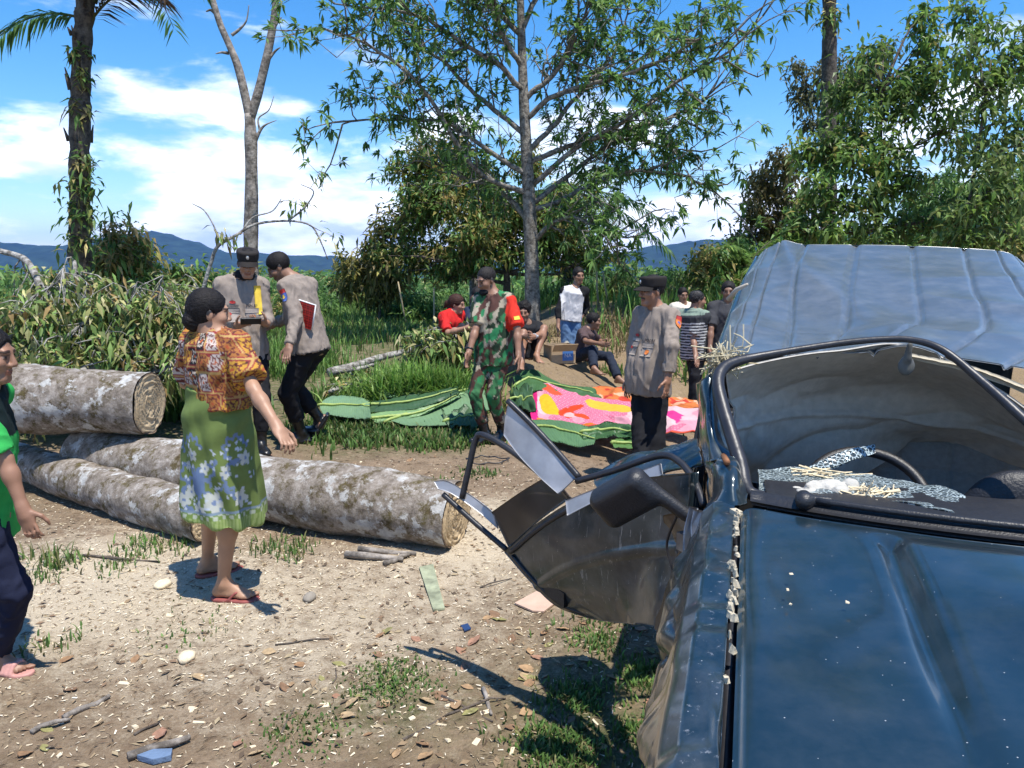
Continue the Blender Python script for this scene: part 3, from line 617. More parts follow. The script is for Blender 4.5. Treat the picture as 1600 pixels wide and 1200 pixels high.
def boots(color=(.012, .012, .013), height=.5, name='boot', sole=.03):
    """laced leather boots with a thick sole, one object per foot"""
    def fn(I):
        s = I['s']; up0 = np.array([0, 0, 1.])
        for c in 'RL':
            A_, K_ = I['J']['a' + c], I['J']['k' + c]; t = I['tl'][c]; up = np.cross(np.cross(t, up0), t); top = A_ + (K_ - A_) * height
            P = np.array([A_, top, A_ + t * .2 * s, A_ - t * .1 * s]); f = Field(P.min(0) - .13, P.max(0) + .13, .009)
            foot(f, A_, t, s, .02, .012); f.cone(A_ + t * .12 * s - up * .05 * s, A_ + t * .175 * s - up * .05 * s, .04 * s, .034 * s, .03)
            f.cone(A_, top, .044 * s, .060 * s, .02, flat=True)
            sd = np.cross(t, up); f.rbox(A_ + t * .055 * s - up * .075 * s, np.array([sd, t, up]), np.array([.046 * s, .14 * s, .014]), .01, .006)
            f.cut(A_ - up * (.088 * s), -up)
            V, Q = f.mesh(); finish(I, name, V, Q, color, LEATHER, .003 if height > .2 else .001, 40, 3, stretch=(1, 1, 1.6))
    return fn
def sandals(color, strap=None, slide=False, name='sandal', only=None):
    def fn(I):
        s = I['s']; up0 = np.array([0, 0, 1.])
        for c in only or 'RL':
            A_ = I['J']['a' + c]; t = I['tl'][c]; up = np.cross(np.cross(t, up0), t); sd = np.cross(t, up); c0 = A_ + t * .06 * s - up * .083 * s
            P = np.array([c0]); f = Field(c0 - .19, c0 + .19, .0065)
            f.ell(c0 + t * .065 * s, np.array([sd, t, up]), np.array([.054, .085, .2]) * s, .0); f.ell(c0 - t * .075 * s, np.array([sd, t, up]), np.array([.041, .06, .2]) * s, .05); f.cone(c0 - t * .08 * s, c0 + t * .06 * s, .042 * s, .048 * s, .02)
            f.cut(c0 + up * .009 * s, up); f.cut(c0 - up * .012 * s, -up)
            if slide:
                for u in (.075, .1, .125): f.cone(A_ + t * u * s - sd * .05 * s - up * .072 * s, A_ + t * u * s - sd * .02 * s - up * .034 * s, .011 * s, .012 * s, .008); f.cone(A_ + t * u * s + sd * .05 * s - up * .072 * s, A_ + t * u * s + sd * .02 * s - up * .034 * s, .011 * s, .012 * s, .008); f.cone(A_ + t * u * s - sd * .02 * s - up * .034 * s, A_ + t * u * s + sd * .02 * s - up * .034 * s, .012 * s, .012 * s, .008)
            else:
                p = A_ + t * .135 * s - sd * .016 * s - up * .045 * s
                for sg in (-1, 1): m = A_ + t * .085 * s + sd * sg * .035 * s - up * .036 * s; f.cone(p, m, .0065, .007, .004); f.cone(m, A_ + t * .045 * s + sd * sg * .047 * s - up * .076 * s, .007, .007, .004)
            V, Q = f.mesh(); finish(I, name, V, Q, color, RUBBER, 0)
    return fn
def hair(color=(.012, .010, .010), style='short', thick=.011, seed=3, grey=0.):
    def fn(I):
        hp, Hd, hs = I['hp'], I['Hd'], I['hs']; hc = I['hc']; g = .0055 if I['fine'] < .007 else .007; f = Field(hc - .24, hc + .24, g)
        t = thick
        f.ell(hp(0, -.016, .04), Hd, np.array([.076 + t, .096 + t, .088 + t]) * hs, .0)
        if style == 'bushy':
            for k in range(26):
                a, b = random.uniform(0, 6.28), random.uniform(.0, 1.3); f.ell(hp(.08 * math.cos(a) * math.cos(b), -.02 + .09 * math.sin(a) * math.cos(b), .05 + .09 * math.sin(b)), Hd, np.array([.024, .024, .024]) * hs, .015)
        # face and neck openings
        f.ell(hp(0, .115, -.022), Hd, np.array([.085, .078, .098]) * hs, .012, 'sub'); f.ell(hp(0, .05, -.125), Hd, np.array([.14, .11, .125]) * hs, .012, 'sub')
        if style != 'long':
            for sg in (-1, 1): f.ell(hp(.09 * sg, .005, -.03), Hd, np.array([.03, .030, .045]) * hs, .008, 'sub')
            f.ell(hp(0, -.09, -.115), Hd, np.array([.12, .1, .075]) * hs, .01, 'sub')
        if style == 'bald': f.ell(hp(0, .03, .13), Hd, np.array([.07, .1, .075]) * hs, .01, 'sub')
        if style == 'buzz': f.ell(hp(0, -.01, -.06), Hd, np.array([.15, .12, .07]) * hs, .01, 'sub')
        if style in ('bun', 'pony'):
            f.cone(hp(0, -.07, .0), hp(0, -.088, -.06), .045 * hs, .03 * hs, .03); f.cone(hp(.025, -.03, -.02), hp(.0, -.075, -.075), .042 * hs, .024 * hs, .02); f.cone(hp(-.025, -.03, -.02), hp(.0, -.075, -.075), .042 * hs, .024 * hs, .02)
            f.ell(hp(0, -.104, -.045), Hd, np.array([.042, .03, .040]) * hs, .012)
            if style == 'pony': f.cone(hp(0, -.1, .02), hp(0, -.14, .0), .03 * hs, .035 * hs, .02); f.cone(hp(0, -.14, .0), hp(.01, -.17, -.06), .035 * hs, .014 * hs, .02)
        V, Q = f.mesh(); V = relax(V, Q, 1, .4); N = vnormals(V, Q); qq = (V - hc) @ Hd.T
        st = np.sin(np.arctan2(qq[:, 0], qq[:, 2] - .02) * 46 + 9 * wav(V, 14, seed) + 60 * qq[:, 1] * (style == 'bushy')); amp = .004 if style == 'bushy' else .0011
        V = V + N * (amp * st + amp * 1.2 * wav(V, 55, seed) + amp * rng.normal(size=len(V)) * .55)[:, None]
        c = np.tile(np.array(color), (len(V), 1)) * (1 + .5 * np.clip(st, -1, 1))[:, None]
        if grey: c = c * (1 - grey) + grey * np.array((.2, .2, .2)) * (rng.random(len(V)) > .6)[:, None]
        obj('hair', V, Q, HAIR, I['root'], c)
    return fn
def decal(I, key, name, lx, lz, w, h, mat, side='front', n=7, parent=None, col=None, lift=.005, shape=None, c0=None, dirn=None, rtv=None, upv=None):
    """a small cloth patch laid on the garment's surface; lx right of the breastbone, lz above the hips"""
    V, Q = I[key]; T = I.setdefault(key + '_bvh', None) or BVHTree.FromPolygons(V.tolist(), Q.tolist()); I[key + '_bvh'] = T
    R = I['R']; up = I['tax'] if upv is None else upv; rt = R[0] if rtv is None else rtv; d = -R[1] if dirn is None else dirn
    c = I['pv'] + rt * lx + up * lz if c0 is None else c0; P = []
    for j in range(n):
        for i in range(n):
            a, b = i / (n - 1) - .5, j / (n - 1) - .5
            if shape == 'shield': a *= 1 - .55 * max(0, -b * 2) ** 2
            if shape == 'round': k = max(abs(a), abs(b)); q = math.hypot(a, b) + 1e-9; a, b = a / q * k, b / q * k
            p = c + rt * a * w + up * b * h; hit = T.ray_cast(Vector(p - d * .4), Vector(d))
            P.append(np.array(hit[0]) - d * lift if hit[0] is not None else None)
    ok = [p for p in P if p is not None]
    if len(ok) < n * n * .6: return None
    m = np.mean(ok, 0); P = np.array([p if p is not None else m for p in P]).reshape(n, n, 3); Vv, Qq = sheet(P, .002)
    return obj(name, Vv, Qq, mat, parent or I[key + '_o'], smooth=True)
def lettering(I, key, text, lx, lz, size, mat, c0=None, dirn=None, rtv=None, upv=None, parent=None, lift=.008):
    V, Q = I[key]; T = I.setdefault(key + '_bvh', None) or BVHTree.FromPolygons(V.tolist(), Q.tolist()); I[key + '_bvh'] = T
    up = I['tax'] if upv is None else upv; d = -I['R'][1] if dirn is None else dirn; rt = -I['R'][0] if rtv is None else rtv
    cu = bpy.data.curves.new('t', 'FONT'); cu.body = text; cu.size = size; cu.align_x = 'CENTER'; cu.align_y = 'CENTER'; cu.offset = size * .018
    to = bpy.data.objects.new('t', cu); COL.objects.link(to); bpy.context.view_layer.update(); me = to.evaluated_get(bpy.context.evaluated_depsgraph_get()).to_mesh()
    tv = np.array([v.co[:] for v in me.vertices]); tri = [tuple(p.vertices) for p in me.polygons]
    c = I['pv'] + I['R'][0] * lx + up * lz if c0 is None else c0; W = []
    for v in tv:
        p = c + rt * v[0] + up * v[1]; hit = T.ray_cast(Vector(p - d * .4), Vector(d)); W.append(np.array(hit[0]) - d * lift if hit[0] is not None else p - d * .1)
    bpy.data.objects.remove(to); m2 = bpy.data.meshes.new('lettering'); m2.from_pydata([tuple(w) for w in W], [], tri); m2.materials.append(mat); m2.update()
    return link('lettering', m2, parent or I[key + '_o'])
def cap(I, color=(.028, .024, .022), tilt=0.):
    """field cap: band, soft flat crown and a visor"""
    hp, Hd, hs, hc = I['hp'], I['Hd'], I['hs'], I['hc']; f = Field(hc - .25, hc + .25, .007)
    f.loft(hp(0, -.012, .034), hp(0, -.012, .118), Hd[0], Hd[0], [(0, .086 * hs, .107 * hs, 0), (.4, .09 * hs, .112 * hs, 0), (.85, .093 * hs, .116 * hs, .0), (1, .085 * hs, .107 * hs, 0)], 0)
    V, Q = f.mesh(); V = relax(V, Q, 2, .5); N = vnormals(V, Q); V = V + N * (.0022 * wav(V, 40, 2))[:, None]
    o = obj('cap', V, Q, CLOTH, I['root'], np.tile(np.array(color), (len(V), 1)))
    rows = []
    for a in np.linspace(0, 1, 8):
        r = []
        for b in np.linspace(-1.15, 1.15, 17): y = math.cos(b * 1.0); x = math.sin(b); r.append(hp((.088 + .006 * a) * x, -.012 + (.108 * y + a * .066 * max(0, math.cos(b * 1.25)) ** .7), .042 - a * .030 - .012 * x * x))
        rows.append(r)
    Vv, Qq = sheet(np.array(rows), .005); obj('visor', Vv, Qq, CLOTH, o, np.tile(np.array(color) * .8, (len(Vv), 1)))
    em = MB(); c = hp(0, .104, .078)
    for k in range(10): a0, a1 = k * .628, (k + 1) * .628; em.add([c + Hd[1] * .004, c + Hd[0] * .012 * math.cos(a0) + Hd[2] * .016 * math.sin(a0), c + Hd[0] * .012 * math.cos(a1) + Hd[2] * .016 * math.sin(a1)], T=[[0, 1, 2]])
    em.obj('badge', plain('silver_badge', (.62, .62, .6), .35, .6), o); return o
KHAKI = (.262, .216, .180); BLACKC = (.012, .012, .014)
M_INK = plain('dark_thread', (.015, .013, .02), .8); M_RED = plain('red_patch', (.42, .03, .025), .75); M_YEL = plain('yellow_patch', (.72, .50, .05), .75)
M_BLUE = plain('blue_patch', (.06, .12, .38), .75); M_KH = plain('khaki_flap', (.27, .23, .20), .85, bump=.3, bscale=250); M_ORG = plain('orange_badge', (.65, .18, .03), .6); M_WHT = plain('white_thread', (.7, .7, .68), .7)
def khaki(I, P):
    r, f, z = bodyq(I, P); c = np.tile(np.array(KHAKI), (len(P), 1)); s = I['s']
    pl = (np.abs(r) < .012) & (f > 0); c[pl] *= .88                                   # button placket
    return c
def police_marks(I, stitched_name, chest_text, right=1):
    """sewn pocket flaps, name strip, lettering, shoulder patches"""
    k = 'shirt'; s = I['s']
    for sg in (1, -1):
        fl = decal(I, k, 'pocket', sg * .075 * s, .325 * s, .10 * s, .10 * s, M_KH, lift=.007)
        decal(I, k, 'pocket_flap', sg * .075 * s, .365 * s, .108 * s, .038 * s, M_KH, lift=.012)
    decal(I, k, 'name_strip', .075 * s, .402 * s, .1 * s, .024 * s, plain('name_cloth', (.33, .29, .25), .8), lift=.007)
    # the name is too blurred to read in the photo: dark upright stitches only, no invented letters
    if stitched_name:
        for q in range(9): decal(I, k, 'name_stitch', (.115 - .010 * q) * s, .402 * s, .0055 * s, .017 * s, M_INK, n=3, lift=.013)
    lettering(I, k, chest_text, -.075 * s, .402 * s, .034 * s, M_INK)
    decal(I, k, 'service_badge', .075 * s, .437 * s, .05 * s, .026 * s, M_RED, shape='round', lift=.007)
    decal(I, k, 'breast_badge', -.085 * s, .312 * s, .032 * s, .038 * s, M_ORG, shape='round', lift=.014)
    decal(I, k, 'ribbon_badge', .1 * s, .340 * s, .024 * s, .024 * s, M_RED, shape='round', lift=.012)
def arm_patch(I, c, key='shirt', cols=(M_RED, M_BLUE, M_YEL), frac=.33, band=None):
    """patches sewn on the outside of the upper arm"""
    S_, E_ = I['J']['s' + c], I['J']['e' + c]; ax = unit(S_ - E_); out = I['R'][0] * (1 if c == 'R' else -1); out = unit(out - ax * (out @ ax)); rt = np.cross(ax, out); p = S_ + (E_ - S_) * frac; s = I['s']
    decal(I, key, 'arm_patch', 0, 0, .062 * s, .036 * s, cols[0], c0=p + ax * .05 * s, dirn=-out, rtv=rt, upv=ax, lift=.007); decal(I, key, 'arm_patch', 0, 0, .066 * s, .072 * s, cols[1], c0=p, dirn=-out, rtv=rt, upv=ax, shape='shield', lift=.007)
    decal(I, key, 'arm_emblem', 0, 0, .036 * s, .036 * s, cols[2], c0=p + ax * .004, dirn=-out, rtv=rt, upv=ax, shape='round', lift=.007)
def belt(I, key='trousers', z=.1):
    J, s, tax = I['J'], I['s'], I['tax']
# ---- officer reading a phone
o1 = person('person', 'officer in khaki shirt and black cap bowed over a dark phone in both hands', 6.6, 1.70, (376, 436), (385, 550), (.30, -.95), ((.30, -.95), .26, .05),
    dict(eR=(338, 508, -1), wR=(372, 508, -1), kR=(373, 632, -1), aR=(378, 694, 1), eL=(421, 512, -1), wL=(416, 505, -1), kL=(402, 632, -1), aL=(407, 694, 1)),
    skin=(.22, .12, .075), wear=[trousers(BLACKC, .72), shirt(khaki, 2 - .12, .08, .020, .012, seed=3), boots()], hair=hair(style='short', thick=.006), toes=dict(R=(.0, -1), L=(.55, -.85)), hd=(387, 412, -.05),
    hands=dict(R=dict(d=(.75, -.45, .1), n=(.2, .2, 1), curl=.75, grip=.3), L=dict(d=(-.5, -.6, .25), n=(-.2, .2, 1), curl=.6, grip=.3)), fat=1.06)
police_marks(o1, True, 'POLRI'); arm_patch(o1, 'R'); cap(o1)
I = o1; f_ = Field(I['nk'] - .2, I['nk'] + .25, .007); f_.cone(I['nk'] + I['tax'] * .01, I['hp'](0, -.012, -.098), .070, .064, .0); V, Q = f_.mesh(); V = V + vnormals(V, Q) * (.003 * np.sin(V[:, 2] * 330))[:, None]; obj('neck_gaiter', V, Q, CLOTH, I['root'], np.tile(np.array((.012, .012, .013)), (len(V), 1)))
vs_ = decal(I, 'shirt', 'sash', -.165, .28, .055, .24, M_YEL, lift=.006, c0=I['J']['sL'] - I['tax'] * .12 + I['R'][0] * .03)
# its phone
ph = (o1['J']['wR'] + o1['J']['wL']) / 2 + np.array([.035, -.13, .035]); f_ = Field(ph - .13, ph + .13, .006); Rp = frame((.35, -.9), -.55); f_.rbox(ph, Rp, (.082, .05, .008), .006); Vp, Qp = f_.mesh()
pt = empty('phone', tuple(ph), 'dark phone in a folding cover held by the bowed officer', 'phone'); obj('case', Vp, Qp, plain('phone_case', (.012, .012, .014), .45), pt); Vs, Qs = box_v(ph + Rp[2] * .0095, .15, .086, .0015, Rp.T); obj('screen', Vs, Qs, plain('phone_glass', (.01, .01, .012), .08), pt, smooth=False)
# ---- officer with a checked folder
o2 = person('person', 'bareheaded officer in khaki leaning in with a red checked folder under his arm', 6.85, 1.74, (463, 438, .02), (486, 545), (-.88, .35), ((-.9, -.15), .55, 0),
    dict(eL=(462, 499, -1), wL=(452, 540, -1), kL=(462, 608, -1), aL=(471, 676, 1), eR=(452, 505, 1), wR=(430, 505, 1), kR=(489, 612, 1), aR=(500, 655, 1), liftR=.10),
    skin=(.19, .10, .062), wear=[trousers(BLACKC, .68, .026), shirt(khaki, 2 - .03, .03, .022, .01, seed=5), boots()], hair=hair(style='short', thick=.008), toes=dict(L=(-.85, -.45), R=(-.5, -.1, -.75)), hd=(436, 418, .0), fat=1.05, face='stubble', hands=dict(L=dict(curl=.5)))
arm_patch(o2, 'L')
I = o2; fc = (I['J']['eL'] + I['J']['sL']) / 2 * .45 + I['J']['eL'] * .55 + I['R'][0] * .075 + np.array([0, .0, -.01]); fr_ = I['R'][1] * .93 + I['tax'] * .25; fr_ = unit(fr_); fu = unit(I['tax'] - fr_ * (I['tax'] @ fr_)); fn_ = np.cross(fr_, fu)
fo = empty('folder', tuple(fc), 'red and black checked folder with white edge clamped under the officer\'s arm', 'folder')
def plaid_mat():
    m, nt, bs = nmat('red_plaid'); t = mk(nt, 'ShaderNodeUVMap') ; a = mk(nt, 'ShaderNodeAttribute', attribute_name='Col'); nt.links.new(a.outputs['Color'], bs.inputs['Base Color']); bs.inputs['Roughness'].default_value = .45; return m
gu, gv = np.meshgrid(np.linspace(-1, 1, 61), np.linspace(-1, 1, 41)); G = fc + gu[..., None] * fr_ * .155 + gv[..., None] * fu * .11 + .01 * np.sin(gu * 1.5)[..., None] * fn_
def plaid(u, v):
    c = np.zeros(u.shape + (3,)) + np.array([.42, .025, .02]); w = lambda x, p, t: (np.abs((x * 5 + p) % 2 - 1) < t)
    for x in (u * .5 * 3, v * .5 * 2): c[w(x, 0, .22)] *= .25; c[w(x, .6, .07)] = (.5, .38, .06); c[w(x, 1.3, .07)] *= .12
    return c
Vf, Qf = sheet(G, .012); cf = plaid(gu, gv).reshape(-1, 3); obj('cover', Vf, Qf, attr('plaid_cover', .4, var=.05), fo, np.concatenate([cf, cf]))
eb = MB(); eb.tube([fc - fr_ * .157 - fu * .11, fc - fr_ * .157 + fu * .11, fc + fr_ * .157 + fu * .112, fc + fr_ * .157 - fu * .11], .0085, 6); eb.obj('page_edge', plain('white_paper', (.75, .75, .73), .7), fo)
# ---- woman in a sarong
def blouse(I, P):
    r, f, z = bodyq(I, P); S = I['s']; a = np.arctan2(r, -f) * .16 + r * .35; w = z
    # sleeves take their own coordinates
    out = np.zeros((len(P), 3)); gx = a / .10 + .13 * np.floor(w / .095) * 2.3 + .2 * np.sin(w * 30); gy = w / .095 + .25 * np.floor(a / .2); ix, iy = np.floor(gx), np.floor(gy); fx, fy = gx - ix, gy - iy
    hsh = (np.sin(ix * 12.99 + iy * 78.2) * 43758.5) % 1
    pal = np.array([(.66, .36, .035), (.60, .30, .03), (.015, .012, .015), (.68, .62, .52), (.50, .2, .04), (.66, .36, .035)]); out = pal[(hsh * 6).astype(int) % 6]
    cx, cy = fx - .5, fy - .5; rad = np.hypot(cx, cy); ang = np.arctan2(cy, cx)
    ringm = (np.abs(rad - .25 - .05 * np.cos(ang * 8)) < .05); out[ringm] = np.where(out[ringm].sum(1)[:, None] < .2, (.75, .66, .5), (.17, .03, .02)); out[rad < .09] = (.55, .12, .03)
    cr = (np.abs(np.abs(cx) - np.abs(cy)) < .05) & (rad > .36); out[cr] = (.12, .03, .02)
    edge = (np.minimum(fx, 1 - fx) < .1) | (np.minimum(fy, 1 - fy) < .1); e2 = (np.minimum(fx, 1 - fx) < .045) | (np.minimum(fy, 1 - fy) < .045); out[edge] = (.33, .03, .03); out[e2] = (.62, .4, .12)
    return out * np.array([.66, .62, .66]) + .015
def sarong_col(I, P):
    r, f, z = bodyq(I, P); n = len(P); c = np.tile(np.array((.15, .205, .06)), (n, 1)); a = np.arctan2(r, -f); x = a * .17; zz = z + .53
    def pet(x0, z0, R, rot, col, k=5, sh=.45):
        dx, dz = x - x0, zz - z0; q = np.hypot(dx, dz); th = np.arctan2(dz, dx) + rot; m = q < R * (1 - sh + sh * np.abs(np.cos(th * k / 2))); c[m] = col; c[(q < R * .23)] = (.18, .24, .38)
    # blue scrolls
    for x0, z0, R, t0, t1 in ((-.02, .22, .10, .5, 4.2), (.04, .16, .075, 2, 6.5), (-.09, .30, .07, 0, 3.4), (.10, .30, .09, 1.8, 5), (.02, .38, .08, 3.4, 6.6), (-.05, .45, .06, 0, 3), (.15, .2, .07, .5, 4), (-.17, .22, .08, 0, 4), (-.2, .42, .06, 0, 5), (.24, .3, .09, 1, 5), (.22, .45, .06, 0, 5), (-.3, .3, .1, 0, 5)):
        q = np.hypot(x - x0, zz - z0); th = np.mod(np.arctan2(zz - z0, x - x0), 6.283); m = (np.abs(q - R - .008 * np.sin(th * 9)) < .010) & (((th > t0) & (th < t1)) | (th + 6.283 < t1)); c[m] = (.15, .21, .34)
    for x0, z0, R in ((-.02, .27, .045), (.0, .335, .03)): q = np.hypot(x - x0, zz - z0); c[q < R] = np.array((.13, .19, .32))
    for x0, z0, R, rot in ((-.085, .235, .036, .3), (-.02, .15, .045, 1), (.075, .19, .062, .2), (-.045, .42, .034, .8), (.03, .36, .034, 0), (-.12, .19, .036, 1.6), (.16, .34, .036, .4), (-.1, .36, .026, 0), (-.22, .33, .04, .5), (.25, .2, .05, .1), (.27, .4, .04, 1), (-.3, .2, .05, 0)): pet(x0, z0, R, rot, (.50, .52, .47))
    for k in range(90):
        x0, z0 = rng.uniform(-.35, .35), rng.uniform(.12, .5); q = np.hypot(x - x0, zz - z0); c[q < .0075] = (.5, .55, .62)
    b = zz - .02 - .06 * np.clip(x, -.1, .2) * 0; hem = zz - I['hemz']
    m = hem < .075; c[m] = np.where((np.sin(x[m] * 130) * np.sin(zz[m] * 150) > .1)[:, None], (.42, .46, .36), (.16, .24, .06)); m2 = (hem < .035); c[m2] = np.where((np.sin(x[m2] * 300) > 0)[:, None], (.30, .38, .14), (.2, .28, .08)); m3 = (hem > .066) & (hem < .078); c[m3] = (.2, .27, .34)
    return c
def sarong(I):
    J, s, tax, pv = I['J'], I['s'], I['tax'], I['pv']; B = pv + tax * .20; A = np.array([(J['kR'] + J['kL'])[0] / 2 + .015, (J['kR'] + J['kL'])[1] / 2, min(J['kR'][2], J['kL'][2]) - .075])
    P = np.array([A, B]); f = Field(P.min(0) - .32, P.max(0) + .3, .0065); r = I['Rh'][0]
    f.loft(A, B, r, r, [(0, .205, .20, .0), (.25, .195, .18, 0), (.55, .185, .15, -.01), (.8, .172, .135, -.015), (1, .145, .115, -.005)], .0)
    f.cut(A + np.array([0, 0, .015]), np.array([-.20, 0, -1.]) / 1.02)
    V, Q = f.mesh(); V = relax(V, Q, 1, .4); N = vnormals(V, Q); d = V - pv; th = np.arctan2(d @ I['R'][0], d @ I['R'][1]); u = np.clip((d @ tax + .6) / .7, 0, 1)
    fl = .014 * np.sin(th * 7 + 9 * (1 - u) + 1.2 * wav(V, 6, 3)) * (1 - u) ** .7 + .006 * np.sin(40 * (d @ tax) + 3 * th + 2 * wav(V, 5, 5)) * u ** 3 + .004 * wav(V * np.array([1, 1, .5]), 26, 6)
    V = V + N * fl[:, None]; I['hemz'] = (V - pv).dot(tax).min() + .53 + .04
    x_ = (V - pv) @ I['R'][0]; I['hemz'] = (V - pv).dot(tax).min() + .53 + .045
    obj('sarong', V, Q, CLOTH, I['root'], sarong_col(I, V))
def shorts_under(I): pass
wm = person('person', 'woman in a patterned blouse and green flowered sarong walking past the logs', 3.62, 1.52, (336, 524), (345, 668), (.48, .88), ((.86, .50), .08, .0),
    dict(eR=(396, 608, -1), wR=(432, 666, -1), kR=(350, 795, 1), aR=(349, 912, -1), eL=(291, 598, 1), wL=(350, 622, 1), kL=(338, 785, 1), aL=(324, 876, 1)),
    skin=(.27, .15, .092), wear=[sarong, shirt(blouse, .80, -.12, .034, .0, .008, 'blouse', seed=4, wide=1.04, h=.0065), sandals((.26, .07, .06))], hair=hair(style='bun', thick=.007), toes=dict(R=(.95, -.10), L=(.85, .5)), hd=(327, 489, .0), fine=.005, h=.009, hf=(.5, .86), hands=dict(R=dict(curl=.85)))
# ---- boy
def boyshirt(I, P):
    r, f, z = bodyq(I, P); c = np.tile(np.array((.035, .36, .075)), (len(P), 1)); c[(z > .285) & (np.abs(r) < .09) & (z > .31)] = (.01, .02, .02); return c
bo = person('person', 'boy in a green shirt, navy trousers and pink slippers striding along', 2.92, 1.36, (-28, 606), (-22, 798), (.97, .22), ((.97, .1), .10, 0),
    dict(eR=(16, 728, -1), wR=(40, 806, -1), kR=(28, 890, -1), aR=(-6, 1022, 1), eL=(-45, 720, 1), wL=(-15, 790, 1), kL=(-40, 905, 1), aL=(-90, 1000, 1)),
    skin=(.22, .115, .07), wear=[trousers((.012, .015, .035), .93, .014, taper=.0), shirt(boyshirt, .92, .14, .016, .0, .007, 'shirt', False, seed=6, h=.008), sandals((.50, .25, .21), slide=True)], hair=hair(style='short', thick=.008), toes=dict(R=(.96, -.2), L=(.96, 0)), fine=.005, h=.009, fat=1.0, hands=dict(R=dict(curl=.7)), headk=1.12, hd=(-17, 556, 0))
# ---- soldier
def camo(I, P):
    c = np.tile(np.array((.045, .15, .06)), (len(P), 1)); Q_ = P * np.array([1, 1, .8])
    a = wav(Q_, 29, 1); b = wav(Q_ + 3, 31, 4); d = wav(Q_ + 7, 36, 6); c[b > .12] = (.085, .040, .032); c[a > .30] = (.36, .31, .23); c[d > .42] = (.02, .04, .022); c[(wav(Q_ + 11, 36, 2) > .5)] = (.03, .19, .075); return c
def camo_top(I, P):
    c = camo(I, P); S_, E_ = I['J']['sL'], I['J']['eL']; t = (P - S_) @ unit(E_ - S_); d = np.linalg.norm(P - S_ - np.clip(t, 0, .3)[:, None] * unit(E_ - S_), axis=1); m = (t > -.02) & (d < .095) & ((P - I['nk']) @ -I['R'][0] > .145); c[m] = (.62, .035, .02)
    r, f, z = bodyq(I, P); c[(np.abs(r) < .01) & (f > 0)] *= .6; return c
sd_ = person('person', 'soldier in camouflage with a red armband and lowered face mask looking down', 7.03, 1.62, (771, 461), (772, 552), (-.30, -.95), ((-.78, -.62), .32, 0),
    dict(eR=(744, 512, -1), wR=(733, 550, -1), kR=(763, 618, -1), aR=(759, 678, 1), eL=(808, 514, -1), wL=(810, 555, -1), kL=(784, 618, -1), aL=(786, 674, 1)),
    skin=(.20, .105, .065), wear=[trousers(camo, .72, .011, seed=7), shirt(camo_top, .92, .11, .024, .008, seed=8), boots()], hair=hair(style='buzz', thick=.001, color=(.02, .017, .016)), toes=dict(R=(-.75, -.65), L=(-.6, -.8)), hd=(760, 438, -.01), fat=1.06)
I = sd_; decal(I, 'shirt', 'armband_tag', 0, 0, .06, .035, M_YEL, c0=I['J']['sL'] * .42 + I['J']['eL'] * .58, dirn=I['R'][0] * .6 - I['R'][1] * .8, rtv=np.cross(unit(I['J']['sL'] - I['J']['eL']), -(I['R'][0] * .6 - I['R'][1] * .8)), upv=unit(I['J']['sL'] - I['J']['eL']))
fm = Field(I['hc'] - .2, I['hc'] + .2, .006); fm.ell(I['hp'](0, .062, -.096), I['Hd'], np.array([.052, .05, .038]) * I['hs'], .0); fm.cone(I['hp'](-.05, .03, -.09), I['hp'](-.076, .0, -.02), .004, .003, .004); fm.cone(I['hp'](.05, .03, -.09), I['hp'](.076, .0, -.02), .004, .003, .004); Vm, Qm = fm.mesh(); obj('face_mask', Vm, Qm, CLOTH, I['root'], np.tile(np.array((.012, .012, .013)), (len(Vm), 1)))
def watch(I, c, col=(.015, .015, .016)):
    w, e = I['J']['w' + c], I['J']['e' + c]; d = unit(w - e); a = unit(np.cross(d, I['R'][1])); b = np.cross(d, a); m = MB(); m.tube([w - d * .03 + (a * math.cos(t) + b * math.sin(t)) * .031 * I['s'] for t in np.linspace(0, 2 * PI, 17)], .008, 6, col); p = w - d * .03 + I['R'][0] * (.036 if c == 'R' else -.036) * I['s']; V, Q = box_v(p, .03, .03, .03, frame(I['R'][0]).T); m.add(V, Q, None, col); m.obj('watch', LEATHER, I['root'])
watch(sd_, 'R')
# ---- cheerful officer in a cap beside the car
o3 = person('person', 'moustached officer in khaki and a dark cap smiling beside the wrecked car', 5.85, 1.56, (1026, 484), (1015, 604), (-.80, -.60), ((-.93, -.38), .02, 0),
    dict(eL=(1050, 541, -1), wL=(1043, 596, -1), kL=(1024, 690, -1), aL=(1026, 775, 1), eR=(988, 550, 1), wR=(983, 596, -1), kR=(1006, 690, -1), aR=(1004, 775, 1)),
    skin=(.25, .125, .075), wear=[trousers(BLACKC), shirt(khaki, 2 - .18, .06, .024, .035, seed=9, cuff=.05), boots(height=.15)], hair=hair(style='short', thick=.005), face='moustache', hd=(1018, 455, -.02), fat=1.10, toes=dict(R=(-.8, -.6), L=(-.7, -.7)), hands=dict(L=dict(curl=.35)), headk=1.05)
police_marks(o3, False, 'POLRI'); arm_patch(o3, 'L', cols=(M_RED, M_ORG, M_BLUE)); cap(o3)
